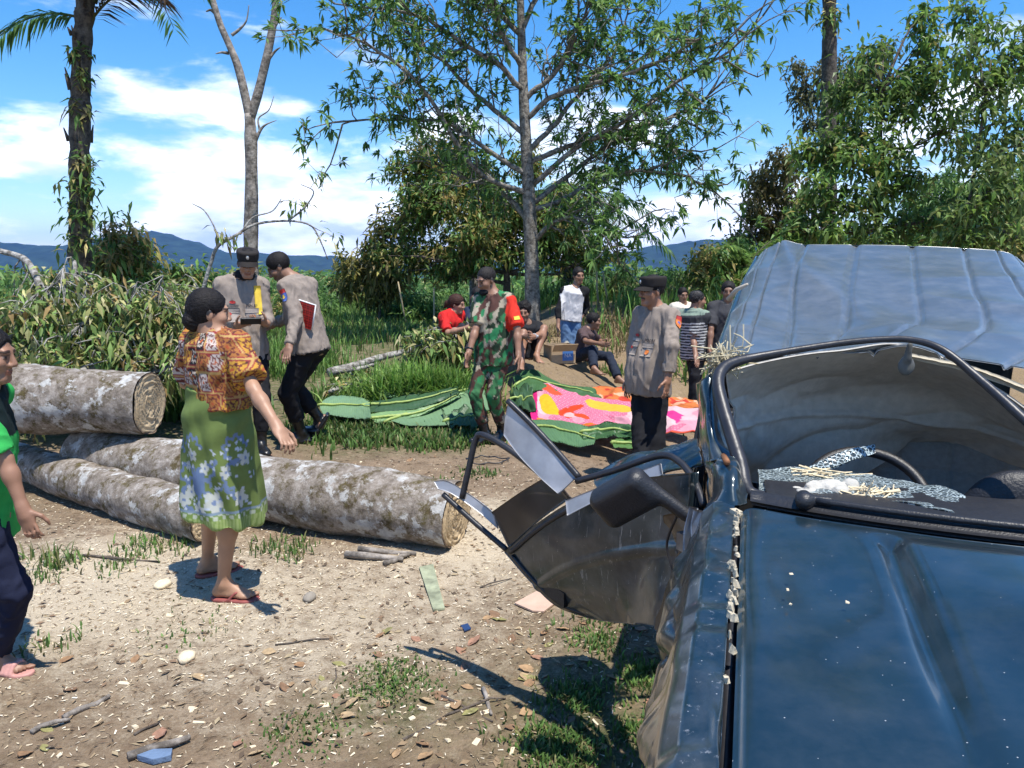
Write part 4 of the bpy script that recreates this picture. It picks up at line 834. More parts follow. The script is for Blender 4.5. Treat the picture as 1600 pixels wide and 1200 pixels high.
# ---- man in torn jeans
def raglan(I, P):
    r, f, z = bodyq(I, P); c = np.tile(np.array((.60, .58, .57)), (len(P), 1)); sl = np.abs(r) > (.135 + .35 * np.clip(.40 - z, 0, .2) * .3) ; sh = (np.abs(r) > .075 + .55 * np.clip(.47 - z, -.1, .3) * .8) & (z > .3); c[sh | (sl & (np.abs(r) > .17))] = (.012, .012, .013); return c
def jeans(I, P):
    c = np.tile(np.array((.13, .23, .40)), (len(P), 1)) * (1 + .35 * wav(P, 8, 2))[:, None]; k = I['J']['kR'] + np.array([0, -.05, .03]); d = np.linalg.norm((P - k) * np.array([1, 1, 1.3]), axis=1); c[d < .035] = (.5, .48, .42); return c
jm = person('person', 'slim man in a white and black raglan top and torn jeans, standing', 11.0, 1.64, (899, 450), (892, 494), (.15, -.98), ((.30, -.95), .05, 0),
    dict(eR=(873, 484, -1), wR=(872, 510, -1), kR=(885, 541, -1), aR=(885, 573, 1), eL=(916, 480, 1), wL=(906, 500, -1), kL=(898, 541, -1), aL=(897, 575, 1)),
    skin=(.19, .10, .06), wear=[trousers(jeans, .84, .016, seed=3), shirt(raglan, 1.55, .07, .018, 0, .006, 'shirt', False, seed=2, h=.009), sandals((.05, .10, .48))], hair=hair(style='short', thick=.008), hd=(904, 431, 0), fat=.92, h=.014, fine=.008, toes=dict(R=(.3, -.9), L=(.5, -.8)))
# ---- seated people on the bank
st = dict(snap=False, h=.014, fine=.008)
rs = person('person', 'long-haired person in a red shirt sitting on the bank behind the cut branches', 9.2, 1.58, (707, 488), (698, 543), (.75, -.55), ((.93, -.30), .10, 0),
    dict(eR=(700, 520, -1), wR=(730, 512, -1), kR=(726, 513, -1), aR=(735, 560, -1), eL=(724, 518, 1), wL=(740, 507, 1), kL=(738, 510, 1), aL=(748, 555, 1)),
    skin=(.24, .125, .08), wear=[trousers((.03, .03, .04), .95, .02), shirt((.52, .02, .018), .9, .05, .02, seed=4)], hair=hair(style='pony', color=(.045, .018, .012), thick=.014), hd=(714, 476, 0), toes=dict(R=(.5, -.8), L=(.5, -.8)), **st)
nv = person('person', 'man in a navy shirt sitting low behind the soldier', 9.5, 1.62, (750, 482), (752, 540), (-.2, -.95), ((-.1, -.98), .25, 0),
    dict(eR=(736, 506, -1), wR=(742, 522, -1), kR=(742, 515, -1), aR=(745, 558, -1), eL=(764, 506, -1), wL=(758, 522, -1), kL=(762, 515, -1), aL=(762, 558, -1)),
    skin=(.2, .105, .065), wear=[trousers((.02, .02, .025), .95, .02), shirt((.02, .03, .06), .85, .05, .02, seed=5)], hair=hair(style='short', thick=.008), hd=(746, 464, -.02), toes=dict(R=(0, -1), L=(0, -1)), **st)
sq = person('person', 'bushy-haired man in black squatting with hands clasped round his knees', 9.3, 1.62, (823, 506), (820, 552), (.25, -.95), ((-.05, -1), .10, 0),
    dict(eR=(806, 528, -1), wR=(820, 526, -1), kR=(818, 520, -1), aR=(815, 566, -1), eL=(846, 522, -1), wL=(833, 526, -1), kL=(850, 513, -1), aL=(838, 556, -1)),
    skin=(.22, .115, .07), wear=[trousers((.012, .012, .014), -.1, .02), shirt((.016, .016, .018), .85, .05, .022, seed=6)], hair=hair(style='bushy', thick=.016), hd=(818, 488, -.03), face='stubble', toes=dict(R=(-.1, -1), L=(.3, -.9)), **st); watch(sq, 'L', (.4, .4, .4))
pm = person('person', 'man in a maroon tee and dark jeans sitting on the dry bank and pointing', 10.7, 1.62, (918, 514), (908, 555), (.82, -.45), ((.95, -.2), .05, 0),
    dict(eR=(915, 533, -1), wR=(937, 537, -1), kR=(926, 547, -1), aR=(928, 576, -1), eL=(934, 532, 1), wL=(946, 536, -1), kL=(951, 557, -1), aL=(966, 591, -1)),
    skin=(.18, .095, .058), wear=[trousers((.018, .024, .04), .93, .014), shirt((.085, .055, .055), .85, .05, .02, 0, .008, 'shirt', False, seed=7)], hair=hair(style='short', thick=.008), hd=(928, 502, -.02), toes=dict(R=(.7, -.7), L=(.7, -.5)), hands=dict(L=dict(curl=.15), R=dict(curl=.5)), **st)
# ---- three men beyond the car
sw = dict(h=.013, fine=.008)
wt_ = person('person', 'young man in a pale tee and jeans standing behind the striped polo man', 12.0, 1.60, (1067, 475), (1063, 512), (.1, -.99), ((.15, -.98), .1, 0),
    dict(eR=(1051, 505, -1), wR=(1053, 528, -1), kR=(1059, 562, -1), aR=(1059, 590, 1), eL=(1081, 505, -1), wL=(1078, 528, -1), kL=(1068, 562, -1), aL=(1068, 590, 1)),
    skin=(.2, .105, .065), wear=[trousers((.12, .2, .33), .9, .018), shirt((.62, .57, .47), .85, .04, .02, 0, .007, 'shirt', False, seed=3), sandals((.03, .03, .035))], hair=hair(style='short', thick=.008), hd=(1067, 461, 0), **sw)
def polo(I, P):
    r, f, z = bodyq(I, P); c = np.tile(np.array((.21, .27, .21)), (len(P), 1)); c[z < .335] = (.045, .048, .05); st_ = z < .25; c[st_] = np.where((np.sin(z[st_] * 2 * PI / .033) > .1)[:, None], (.5, .5, .48), (.03, .03, .035)); c[(np.abs(r) > .17) & (z < .36)] = (.045, .048, .05); c[z > .475] = (.03, .03, .03); return c
bm = person('person', 'balding man in a green and black polo with a striped lower half', 9.0, 1.60, (1084, 487), (1086, 536), (.62, .55), ((.95, .15), .05, 0),
    dict(eR=(1082, 530, -1), wR=(1087, 555, -1), kR=(1084, 602, -1), aR=(1082, 640, 1), eL=(1098, 530, 1), wL=(1103, 555, 1), kL=(1090, 602, 1), aL=(1090, 640, 1)),
    skin=(.2, .105, .065), wear=[trousers((.015, .015, .018)), shirt(polo, .85, .20, .026, .01, .004, seed=5, flare=1.05, h=.0075), boots((.02, .015, .012), .02, 'shoe')], hair=hair(style='bald', thick=.006, grey=.25), hd=(1090, 469, 0), fat=1.05, **sw)
dt = person('person', 'man in a charcoal tee standing just beyond the crushed roof', 9.0, 1.62, (1135, 474), (1132, 534), (-.15, -.98), ((-.25, -.96), .0, 0),
    dict(eR=(1111, 513, -1), wR=(1109, 545, -1), kR=(1124, 596, -1), aR=(1124, 636, 1), eL=(1158, 513, -1), wL=(1160, 545, -1), kL=(1140, 596, -1), aL=(1140, 636, 1)),
    skin=(.17, .09, .055), wear=[trousers((.012, .012, .014)), shirt((.045, .045, .05), .9, .10, .024, 0, .007, 'shirt', False, seed=8), boots((.02, .018, .016), .02, 'shoe')], hair=hair(style='short', thick=.012, grey=.06), hd=(1138, 456, 0), **sw)
# ================================================================ the wrecked car
# car frame: u to the car's left flank as seen from its nose (picture right), v towards its tail, z up; origin at the near corner of the windscreen base
CA = math.radians(17); CL = np.array([math.cos(CA), -math.sin(CA), 0]); CR = np.array([math.sin(CA), math.cos(CA), 0]); C0 = np.array([.57, 1.83, 0])
def cp(u, v, z): return C0 + CL * u + CR * v + np.array([0, 0, z])
def paint_mat(name='blue_green_paint', dust_sheen=.09, rough=.12, scrape=0.):
    m, nt, bs = nmat(name); t = mk(nt, 'ShaderNodeTexCoord')
    n = mk(nt, 'ShaderNodeTexNoise'); n.inputs['Scale'].default_value = 3; n.inputs['Detail'].default_value = 6; nt.links.new(t.outputs['Object'], n.inputs['Vector'])
    r = mk(nt, 'ShaderNodeValToRGB'); nt.links.new(n.outputs[0], r.inputs[0]); r.color_ramp.elements[0].position = .3; r.color_ramp.elements[1].position = .75; r.color_ramp.elements[0].color = (.010, .024, .032, 1); r.color_ramp.elements[1].color = (.015, .033, .043, 1)
    # dusty film and specks; on the roof it paints in reflected hazy sky
    d = mk(nt, 'ShaderNodeTexNoise'); d.inputs['Scale'].default_value = 9; d.inputs['Detail'].default_value = 8; d.inputs['Roughness'].default_value = .7; nt.links.new(t.outputs['Object'], d.inputs['Vector'])
    mr = mk(nt, 'ShaderNodeMapRange'); nt.links.new(d.outputs[0], mr.inputs[0]); mr.inputs[1].default_value = .42; mr.inputs[2].default_value = .8; mr.inputs[3].default_value = dust_sheen * .55 if dust_sheen > .3 else 0; mr.inputs[4].default_value = dust_sheen
    vo = mk(nt, 'ShaderNodeTexVoronoi'); vo.inputs['Scale'].default_value = 62; nt.links.new(t.outputs['Object'], vo.inputs['Vector']); lt = mk(nt, 'ShaderNodeMath', operation='LESS_THAN'); nt.links.new(vo.outputs['Distance'], lt.inputs[0]); lt.inputs[1].default_value = .07
    hsn = mk(nt, 'ShaderNodeMath', operation='GREATER_THAN'); sv = mk(nt, 'ShaderNodeSeparateXYZ'); nt.links.new(vo.outputs['Color'], sv.inputs[0]); nt.links.new(sv.outputs[0], hsn.inputs[0]); hsn.inputs[1].default_value = .66
    sp_ = mk(nt, 'ShaderNodeMath', operation='MULTIPLY'); nt.links.new(lt.outputs[0], sp_.inputs[0]); nt.links.new(hsn.outputs[0], sp_.inputs[1])
    mx = mk(nt, 'ShaderNodeMath', operation='MAXIMUM'); nt.links.new(mr.outputs[0], mx.inputs[0]); nt.links.new(sp_.outputs[0], mx.inputs[1])
    if scrape:   # long scrape marks down to primer
        mp = mk(nt, 'ShaderNodeMapping'); mp.inputs['Scale'].default_value = (26, 26, 2.2); mp.inputs['Rotation'].default_value = (.5, .3, 0); nt.links.new(t.outputs['Object'], mp.inputs[0]); sn = mk(nt, 'ShaderNodeTexNoise'); sn.inputs['Scale'].default_value = 2.4; sn.inputs['Detail'].default_value = 8; sn.inputs['Roughness'].default_value = .7; nt.links.new(mp.outputs[0], sn.inputs['Vector'])
        sr = mk(nt, 'ShaderNodeMapRange'); nt.links.new(sn.outputs[0], sr.inputs[0]); sr.inputs[1].default_value = .60; sr.inputs[2].default_value = .66; sr.inputs[4].default_value = scrape; m2_ = mk(nt, 'ShaderNodeMath', operation='MAXIMUM'); nt.links.new(mx.outputs[0], m2_.inputs[0]); nt.links.new(sr.outputs[0], m2_.inputs[1]); mx = m2_
    mc = mk(nt, 'ShaderNodeMix', data_type='RGBA'); nt.links.new(mx.outputs[0], mc.inputs[0]); nt.links.new(r.outputs[0], mc.inputs[6]); mc.inputs[7].default_value = (.36, .37, .38, 1); nt.links.new(mc.outputs[2], bs.inputs['Base Color'])
    bs.inputs['Metallic'].default_value = .35; bs.inputs['Coat Weight'].default_value = .9; bs.inputs['Coat Roughness'].default_value = rough
    rr = mk(nt, 'ShaderNodeMapRange'); nt.links.new(mx.outputs[0], rr.inputs[0]); rr.inputs[3].default_value = .30; rr.inputs[4].default_value = .75; nt.links.new(rr.outputs[0], bs.inputs['Roughness'])
    return m
PAINT = paint_mat(); SCRAPED = paint_mat('scraped_paint', .2, .13, .55); ROOFP = paint_mat('sky_sheen_roof_paint', .52, .24); RUB = plain('black_rubber', (.022, .022, .026), .42, bump=.15, bscale=40, var=.35); LINER = plain('grey_headliner', (.47, .44, .385), .85, bump=.25, bscale=90, var=.12)  # roof: same paint, greyed to stand in for the bright sky it mirrors
PLAST = plain('dark_plastic', (.018, .018, .02), .45, bump=.2, bscale=200, var=.2); SEATM = plain('grey_seat', (.30, .29, .27), .7, bump=.3, bscale=140); DUSTY = plain('dusty_grey_panel', (.33, .33, .34), .4, .3, bump=.1, bscale=30, var=.25); TINT = plain('brown_film', (.055, .042, .033), .22, bump=.1, bscale=12, var=.4)
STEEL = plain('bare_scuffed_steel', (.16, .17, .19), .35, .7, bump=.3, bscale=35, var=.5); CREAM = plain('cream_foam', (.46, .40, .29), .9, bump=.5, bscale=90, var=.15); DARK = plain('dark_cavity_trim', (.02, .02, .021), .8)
car = empty('car', tuple(cp(.7, .3, 0)), 'crushed dark blue car with caved roof, no windscreen and a torn open door', 'car')
def plate(name, G, mat, th=.004, parent=None, dent=0., df=6., seed=1):
    if dent: N = gnormal(G); G = G + N * (dent * wav(G, df, seed) + dent * .5 * (1 - 2 * np.abs(wav(G, df * 1.7, seed + 3))))[..., None]
    V, Q = sheet(G, th); return obj(name, V, Q, mat, parent or car)
# ---- bonnet
nu, nv = 150, 130; uu, vv = np.meshgrid(np.linspace(0, 1.42, nu), np.linspace(0, 1, nv)); bow = -.6 * np.clip(uu, 0, 1.42) * (1 - np.clip(uu, 0, 1.42) / 1.42)
v_ = bow * (1 - vv) + vv * (-1.12); z_ = 1.055 + .028 * np.sin(np.clip(uu / 1.42, 0, 1) * PI) * (1 - .3 * vv) - .035 * vv ** 1.5 - .12 * np.clip((vv - .93) / .07, 0, 1) ** 2
cr = uu - (.30 - .02 * vv); z_ = z_ + .016 * (1 / (1 + np.exp(-cr * 90))) * sstep(.02, .12, vv) * (1 - .3 * vv); z_ = z_ - .022 * np.exp(-(cr / .02) ** 2) * (1 - sstep(.5, .95, vv)) * sstep(.03, .1, vv)
z_ = z_ - .055 * np.exp(-((uu - .70) / .2) ** 2 - ((vv - .62) / .16) ** 2) + .02 * np.exp(-((uu - .5) / .10) ** 2 - ((vv - .45) / .25) ** 2) - .02 * np.exp(-((uu - .12) / .12) ** 2 - ((vv - .3) / .2) ** 2)
z_ = z_ + .002 * wav(np.stack([uu, vv, 0 * uu], -1), 6, 2); z_ = z_ - .022 * np.exp(-uu / .012)
G = C0 + uu[..., None] * CL + v_[..., None] * CR + z_[..., None] * np.array([0, 0, 1]); plate('bonnet', G, PAINT, .005)
# ---- near wing: top strip rolling over into the crumpled flank
nu, nv = 90, 120; uu, vv = np.meshgrid(np.linspace(0, 1, nu), np.linspace(0, 1, nv)); vl = .10 - 1.22 * vv
lat = np.interp(uu, [0, .12, .2, .32, .5, .75, 1], [-.018, -.07, -.10, -.135, -.15, -.155, -.15]); zz_ = np.interp(uu, [0, .12, .2, .32, .5, .75, 1], [1.035, 1.03, 1.0, .90, .74, .50, .26]) - .03 * vv - .15 * np.clip((vv - .85) / .15, 0, 1) ** 2
Pn = np.stack([uu * 1.2, vv * 2.6, 0 * uu], -1); crum = sstep(.18, .4, uu); fold = (1 - 2 * np.abs(wav(Pn * np.array([2.4, .8, 1]), 4.5, 3))); lat = lat + crum * (.024 * fold + .006 * wav(Pn, 11, 5) + .010 * (1 - 2 * np.abs(wav(Pn * np.array([.6, 2., 1]), 7, 6)))) - .03 * np.exp(-((vv - .12) / .1) ** 2) * crum; zz_ = zz_ + .008 * wav(Pn, 8, 7) * (1 - crum)
G = C0 + lat[..., None] * CL + vl[..., None] * CR + zz_[..., None] * np.array([0, 0, 1]); plate('wing', G[:, ::-1], SCRAPED, .004)
# foam and debris packed in the bonnet gap
fm = MB()
for k in range(70):
    v0 = -.02 - (k / 70) ** 1.3 * .78; 
    if random.random() < .25 + .35 * (k / 70): continue
    p = cp(-.012 + random.uniform(-.005, .005), v0 + random.uniform(-.005, .005), 1.038 - .02 * k / 70); r = random.uniform(.003, .0065); a = np.array([[math.cos(t) * r, math.sin(t) * r * 1.6, 0] for t in np.linspace(0, 6.28, 7)[:-1]]) @ rotz(CA).T
    V = np.concatenate([p + a, p + a * .6 + [0, 0, random.uniform(.006, .014)]]); V += rng.normal(0, .0015, V.shape); fm.add(V, [[q, (q + 1) % 6, 6 + (q + 1) % 6, 6 + q] for q in range(6)] , [[6, 7, 8], [6, 8, 9], [6, 9, 10], [6, 10, 11]])
V, Q = box_v(cp(-.014, -.01, 1.036), .018, .03, .02, rotz(CA)); fm.add(V, Q); fm.obj('foam_filler', CREAM, car, smooth=False)['kind'] = 'stuff'
gp = MB(); gp.tube([cp(-.010, .05, 1.0), cp(-.010, -.5, .99), cp(-.010, -1.05, .95)], .012, 8); gp.obj('gap_seal', RUB, car)
# ---- cowl with wipers
cw = [cp(u,   .03 - .6 * u * (1 - u / 1.42), 1.058 + .026 * math.sin(u / 1.42 * PI)) for u in np.linspace(.02, 1.40, 24)]; cb = [p + CR * .07 + np.array([0, 0, .006]) for p in cw]
plate('cowl', net([cw, [(a + b) / 2 + np.array([0, 0, .012]) for a, b in zip(cw, cb)], cb], 40, 8), PLAST, .012)
wp = MB(); wp.tube([p + np.array([0, 0, .028]) + CR * .02 for p in cw[2:17]], [.008] * 14 + [.004], 8); wo_ = wp.obj('wiper', PLAST, car); k_ = cw[2] + np.array([0, 0, .025]) + CR * .015; f_ = Field(k_ - .06, k_ + .06, .006); f_.cone(k_ - CR * .004, k_ + CR * .02, .022, .02, .0); f_.cone(k_, k_ + CL * .06 + np.array([0, 0, .004]), .014, .011, .01); V, Q = f_.mesh(); obj('wiper_pivot', V, Q, PLAST, wo_)
wp = MB(); wp.tube([p + np.array([0, 0, .030]) + CR * .035 for p in cw[11:24]], [.006] * 12 + [.004], 8); wp.obj('wiper', RUB, car)
# ---- windscreen surround
W = [(1660, 862, 1.50), (1500, 822, 1.70), (1400, 803, 1.83), (1290, 790, 1.93), (1215, 780, 2.0), (1176, 772, 2.02), (1163, 755, 2.04), (1157, 725, 2.08), (1143, 680, 2.14), (1128, 630, 2.22), (1122, 600, 2.27), (1127, 580, 2.31), (1145, 567, 2.34), (1190, 556, 2.36), (1300, 538, 2.34), (1380, 530, 2.30), (1430, 532, 2.26), (1475, 548, 2.20), (1530, 592, 2.12), (1600, 655, 2.0), (1700, 752, 1.88)]
wr = [.018, .018, .018, .02, .022, .025, .027, .028, .028, .027, .026, .025, .022, .017, .014, .014, .014, .015, .016, .017, .018]; P = spl([at(*p) for p in W], 140); t = MB(); t.tube(P, .74 * spl(wr, 140) * (1 + .05 * wav(P, 40, 2)), 12); t.obj('windscreen_surround', RUB, car)
# ---- roof: pushed down in front, ribbed, creased
rows = [[(1186, 400, 4.85), (1205, 386, 4.8), (1260, 383, 4.7), (1400, 384, 4.52), (1530, 390, 4.38), (1585, 400, 4.3), (1612, 440, 4.25)],
        [(1160, 452, 3.95), (1185, 440, 3.9), (1240, 437, 3.85), (1400, 440, 3.68), (1540, 447, 3.5), (1640, 458, 3.4), (1720, 490, 3.3)],
        [(1140, 510, 3.2), (1165, 500, 3.15), (1230, 497, 3.1), (1400, 496, 2.98), (1560, 508, 2.85), (1720, 530, 2.7), (1830, 570, 2.6)],
        [(1122, 562, 2.62), (1145, 552, 2.58), (1220, 550, 2.55), (1330, 548, 2.5), (1480, 560, 2.4), (1640, 590, 2.25), (1850, 640, 2.1)]]
nu, nv = 200, 130; G = pnet(rows, nu, nv); uu, vv = np.meshgrid(np.linspace(0, 1, nu), np.linspace(0, 1, nv)); N = gnormal(G); N = N * np.sign(N[..., 2:3])
rib = sum(np.exp(-((uu - c - .03 * wv * vv) / .0042) ** 2) for c, wv in zip(np.linspace(.13, .93, 9), (.2, -.3, .6, -.1, .4, .9, 1.2, .5, .2))); P3 = np.stack([uu * 2, vv * 2.4, 0 * uu], -1); cre = 1 - 2 * np.abs(wav(P3, 2.1, 5)); off = -.018 * rib + .015 * cre * sstep(0, .15, vv) + .002 * wav(P3, 7, 6) - .06 * np.exp(-((uu - .42) / .16) ** 2 - ((vv - .62) / .25) ** 2) + .03 * np.exp(-((uu - (.25 + .35 * vv)) / .05) ** 2)
plate('roof', G + N * off[..., None], ROOFP, .004)
e0, e1 = [at(*p) for p in ((1122, 562, 2.62), (1140, 510, 3.2), (1160, 452, 3.95), (1186, 400, 4.85))], None; t = MB(); t.tube(spl([p + np.array([-.012, 0, -.012]) for p in e0], 30), .014, 8); t.obj('drip_rail', PAINT, car)
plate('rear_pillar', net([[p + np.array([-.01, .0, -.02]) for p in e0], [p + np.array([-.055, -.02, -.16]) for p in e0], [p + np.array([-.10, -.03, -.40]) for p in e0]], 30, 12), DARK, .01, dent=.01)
back = [at(*p) for p in rows[0]]; plate('tailgate', net([back, [p + np.array([0, .08, -.5]) for p in back], [p + np.array([0, .10, -1.25]) for p in back]], 30, 20), PAINT, .01, dent=.01)
# flank under the belt line, floor and far side close the body
plate('flank', net([[cp(-.16, v, .98) for v in (1.25, 1.8, 2.5, 3.1)], [cp(-.19, v, .7) for v in (1.25, 1.8, 2.5, 3.1)], [cp(-.16, v, .3) for v in (1.25, 1.8, 2.5, 3.1)]], 40, 24), PAINT, .01, dent=.02)
plate('far_flank', net([[cp(1.58, v, 1.0) for v in (-1.1, .2, 1.5, 3.1)], [cp(1.62, v, .7) for v in (-1.1, .2, 1.5, 3.1)], [cp(1.58, v, .3) for v in (-1.1, .2, 1.5, 3.1)]], 40, 12), PAINT, .01)
V, Q = box_v(cp(.72, 1.4, .40), 1.6, 3.3, .05, rotz(-CA)); obj('floor_pan', V, Q, DARK, car, smooth=False); V, Q = box_v(cp(.72, .28, .70), 1.55, .05, .6, rotz(-CA)); obj('bulkhead', V, Q, DARK, car, smooth=False)  # floor and bulkhead added dark so no light leaks into the cabin
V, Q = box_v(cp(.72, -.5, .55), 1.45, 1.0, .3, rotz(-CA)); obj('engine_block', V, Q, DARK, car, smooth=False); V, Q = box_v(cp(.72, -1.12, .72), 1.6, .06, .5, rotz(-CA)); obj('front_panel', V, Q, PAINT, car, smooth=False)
for u, v in ((.02, -.62), (1.45, -.62), (.02, 2.4), (1.45, 2.4)):
    c = cp(u, v, .31); w = MB(); n = 32
    for (r, y) in (): pass
    prof_ = [(.17, -.085), (.24, -.1), (.29, -.085), (.305, -.05), (.305, .05), (.29, .085), (.24, .1), (.17, .085)]; a = np.linspace(0, 2 * PI, n, endpoint=False); V = np.concatenate([c + r * (np.cos(a)[:, None] * CR + np.sin(a)[:, None] * np.array([0, 0, 1])) + CL * y for r, y in prof_]); m_ = len(prof_)
    Q = np.array([[i * n + j, i * n + (j + 1) % n, ((i + 1) % m_) * n + (j + 1) % n, ((i + 1) % m_) * n + j] for i in range(m_) for j in range(n)]); wh = obj('wheel', V, Q, RUB, car)
    w.tube([c - CL * .05, c - CL * .02, c + CL * .06], [.15, .172, .172], 24); w.obj('rim', STEEL, wh)
# ---- near windscreen pillar and scuttle, bare blue metal
plate('door_pillar', pnet([[(1090, 600, 2.45), (1097, 594, 2.36), (1108, 588, 2.33), (1122, 584, 2.36)], [(1092, 640, 2.42), (1099, 640, 2.30), (1110, 640, 2.26), (1126, 640, 2.30)], [(1095, 685, 2.36), (1102, 688, 2.24), (1114, 690, 2.18), (1140, 690, 2.22)], [(1099, 725, 2.30), (1108, 722, 2.18), (1124, 718, 2.12), (1150, 715, 2.14)]], 30, 40), SCRAPED, .006, dent=.006, df=14)
plate('scuttle_bulge', pnet([[(1100, 722, 2.25), (1125, 716, 2.12), (1150, 718, 2.08), (1160, 735, 2.12)], [(1108, 745, 2.2), (1125, 738, 2.05), (1148, 738, 2.0), (1162, 750, 2.08)], [(1110, 775, 2.12), (1127, 772, 1.98), (1148, 770, 1.94), (1162, 772, 2.02)], [(1104, 795, 2.05), (1127, 792, 1.93), (1150, 790, 1.9), (1166, 788, 1.95)]], 30, 40), PAINT, .006, dent=.006, df=16, seed=4)
bt = MB(); bt.tube([at(1130, 712, 2.14), at(1136, 722, 2.02)], .009, 8); bt.obj('hinge_bolt', plain('rusty_bolt', (.25, .11, .05), .7, .4), car)
# ---- inside: fallen headliner, seats, wheel, dash
lin = [[(1135, 582, 2.44), (1190, 566, 2.5), (1300, 548, 2.5), (1420, 540, 2.46), (1520, 585, 2.36), (1690, 700, 2.2)], [(1142, 630, 2.6), (1210, 612, 2.72), (1320, 605, 2.8), (1430, 610, 2.8), (1540, 640, 2.7), (1700, 720, 2.5)], [(1152, 680, 2.6), (1222, 660, 2.76), (1325, 655, 2.84), (1430, 664, 2.86), (1540, 682, 2.8), (1700, 740, 2.6)], [(1168, 760, 2.85), (1235, 756, 2.9), (1330, 745, 2.9), (1412, 694, 3.05), (1540, 706, 3.0), (1700, 760, 2.8)]]
G = pnet(lin, 110, 80); N = gnormal(G); uu, vv = np.meshgrid(np.linspace(0, 1, 110), np.linspace(0, 1, 80)); P3 = np.stack([uu * 3 + vv * 1.6, vv * 1.2 - uu, 0 * uu], -1); off = .018 * (1 - 2 * np.abs(wav(P3, 3.2, 3))) * (.25 + vv) + .007 * wav(P3, 11, 5) * vv - .014 * np.exp(-((vv - .62) / .02) ** 2); plate('headliner', G + N * off[..., None], LINER, .006)
sv_ = at(1420, 545, 2.30); f_ = Field(sv_ - .13, sv_ + .13, .006); f_.cone(at(1422, 538, 2.3), at(1418, 560, 2.31), .008, .012, .004); f_.ell(at(1416, 572, 2.32), frame((0, -1)), (.026, .012, .03), .012); V, Q = f_.mesh(); obj('mirror_bracket', V, Q, plain('grey_plastic', (.10, .10, .09), .6), car)
plate('roof_edge_foam', pnet([[(1415, 552, 2.42), (1520, 575, 2.36), (1600, 604, 2.26), (1700, 640, 2.16)], [(1415, 556, 2.43), (1520, 582, 2.37), (1600, 613, 2.27), (1700, 652, 2.17)]], 30, 4), CREAM, .012, dent=.004, df=30)
plate('dashboard', net([[cp(u, .06 - .6 * u * (1 - u / 1.42), 1.05 + .02 * math.sin(u * 2.2)) for u in (.06, .4, .8, 1.38)], [cp(u, .22, 1.03) for u in (.06, .4, .8, 1.38)], [cp(u, .42, .98) for u in (.06, .4, .8, 1.38)], [cp(u, .45, .7) for u in (.06, .4, .8, 1.38)]], 40, 30), PLAST, .02, dent=.008)
for (px, py, Yd, w, hgt) in ((1480, 735, 3.05, .62, .52), (1640, 745, 2.95, .5, .5)):
    c = at(px, py, Yd); f_ = Field(c - .45, c + .45, .012); Rr = frame((-math.sin(CA), -math.cos(CA)), -.2); f_.rbox(c - Rr[2] * .12, Rr, (w / 2, .075, hgt / 2), .05, .02); f_.rbox(c + Rr[2] * .20, Rr, (.14, .055, .08), .04, .01); f_.rbox(c - Rr[2] * .36 + Rr[1] * .2, Rr, (w / 2, .26, .07), .05, .02); V, Q = f_.mesh(); V = relax(V, Q, 1); q = (V - c) @ Rr.T
    V = V - Rr[1] * (.010 * (np.exp(-((np.mod(q[:, 0] + .1, .2) - .1) / .008) ** 2) + np.exp(-((np.mod(q[:, 2] + .08, .16) - .08) / .008) ** 2)))[:, None]; obj('seat', V, Q, SEATM, car)
c = at(1572, 800, 2.05); f_ = Field(c - .3, c + .3, .01); f_.ell(c + np.array([.03, 0, -.04]), frame((-.3, -.95)), (.15, .06, .16), 0); V, Q = f_.mesh(); obj('seat_bolster', V, Q, plain('black_vinyl', (.015, .015, .017), .5, bump=.3, bscale=120), car)
c = at(1352, 784, 2.36); Rw = frame((-math.sin(CA), -math.cos(CA)), -.75); t = MB(); t.tube([c + (Rw[0] * math.cos(a) + Rw[2] * math.sin(a)) * .185 for a in np.linspace(0, 2 * PI, 49)], .0165, 10); sw_ = t.obj('steering_wheel', PLAST, car); t = MB(); [t.tube([c - Rw[1] * .02, c + (Rw[0] * math.cos(a) + Rw[2] * math.sin(a)) * .18], [.03, .012], 8) for a in (.35, 2.8, -1.57)]; t.obj('spoke', PLAST, sw_)
# ---- crazed windscreen lying on the dash
def crazed_mat():
    m, nt, bs = nmat('crazed_glass'); t = mk(nt, 'ShaderNodeTexCoord'); v = mk(nt, 'ShaderNodeTexVoronoi', feature='DISTANCE_TO_EDGE'); v.inputs['Scale'].default_value = 75; nt.links.new(t.outputs['Object'], v.inputs['Vector']); r = mk(nt, 'ShaderNodeValToRGB'); nt.links.new(v.outputs['Distance'], r.inputs[0]); r.color_ramp.elements[0].position = .02; r.color_ramp.elements[1].position = .14; r.color_ramp.elements[0].color = (.62, .74, .76, 1); r.color_ramp.elements[1].color = (.05, .07, .08, 1)
    n = mk(nt, 'ShaderNodeTexNoise'); n.inputs['Scale'].default_value = 9; nt.links.new(t.outputs['Object'], n.inputs['Vector']); mx = mk(nt, 'ShaderNodeMix', data_type='RGBA', blend_type='MULTIPLY'); mx.inputs[0].default_value = .7; nt.links.new(r.outputs[0], mx.inputs[6]); nt.links.new(n.outputs[0], mx.inputs[7]); nt.links.new(mx.outputs[2], bs.inputs['Base Color']); bs.inputs['Roughness'].default_value = .18
    b = mk(nt, 'ShaderNodeBump'); b.inputs['Strength'].default_value = .8; b.inputs['Distance'].default_value = .004; nt.links.new(v.outputs['Distance'], b.inputs['Height']); nt.links.new(b.outputs[0], bs.inputs['Normal']); return m
CRZ = crazed_mat()
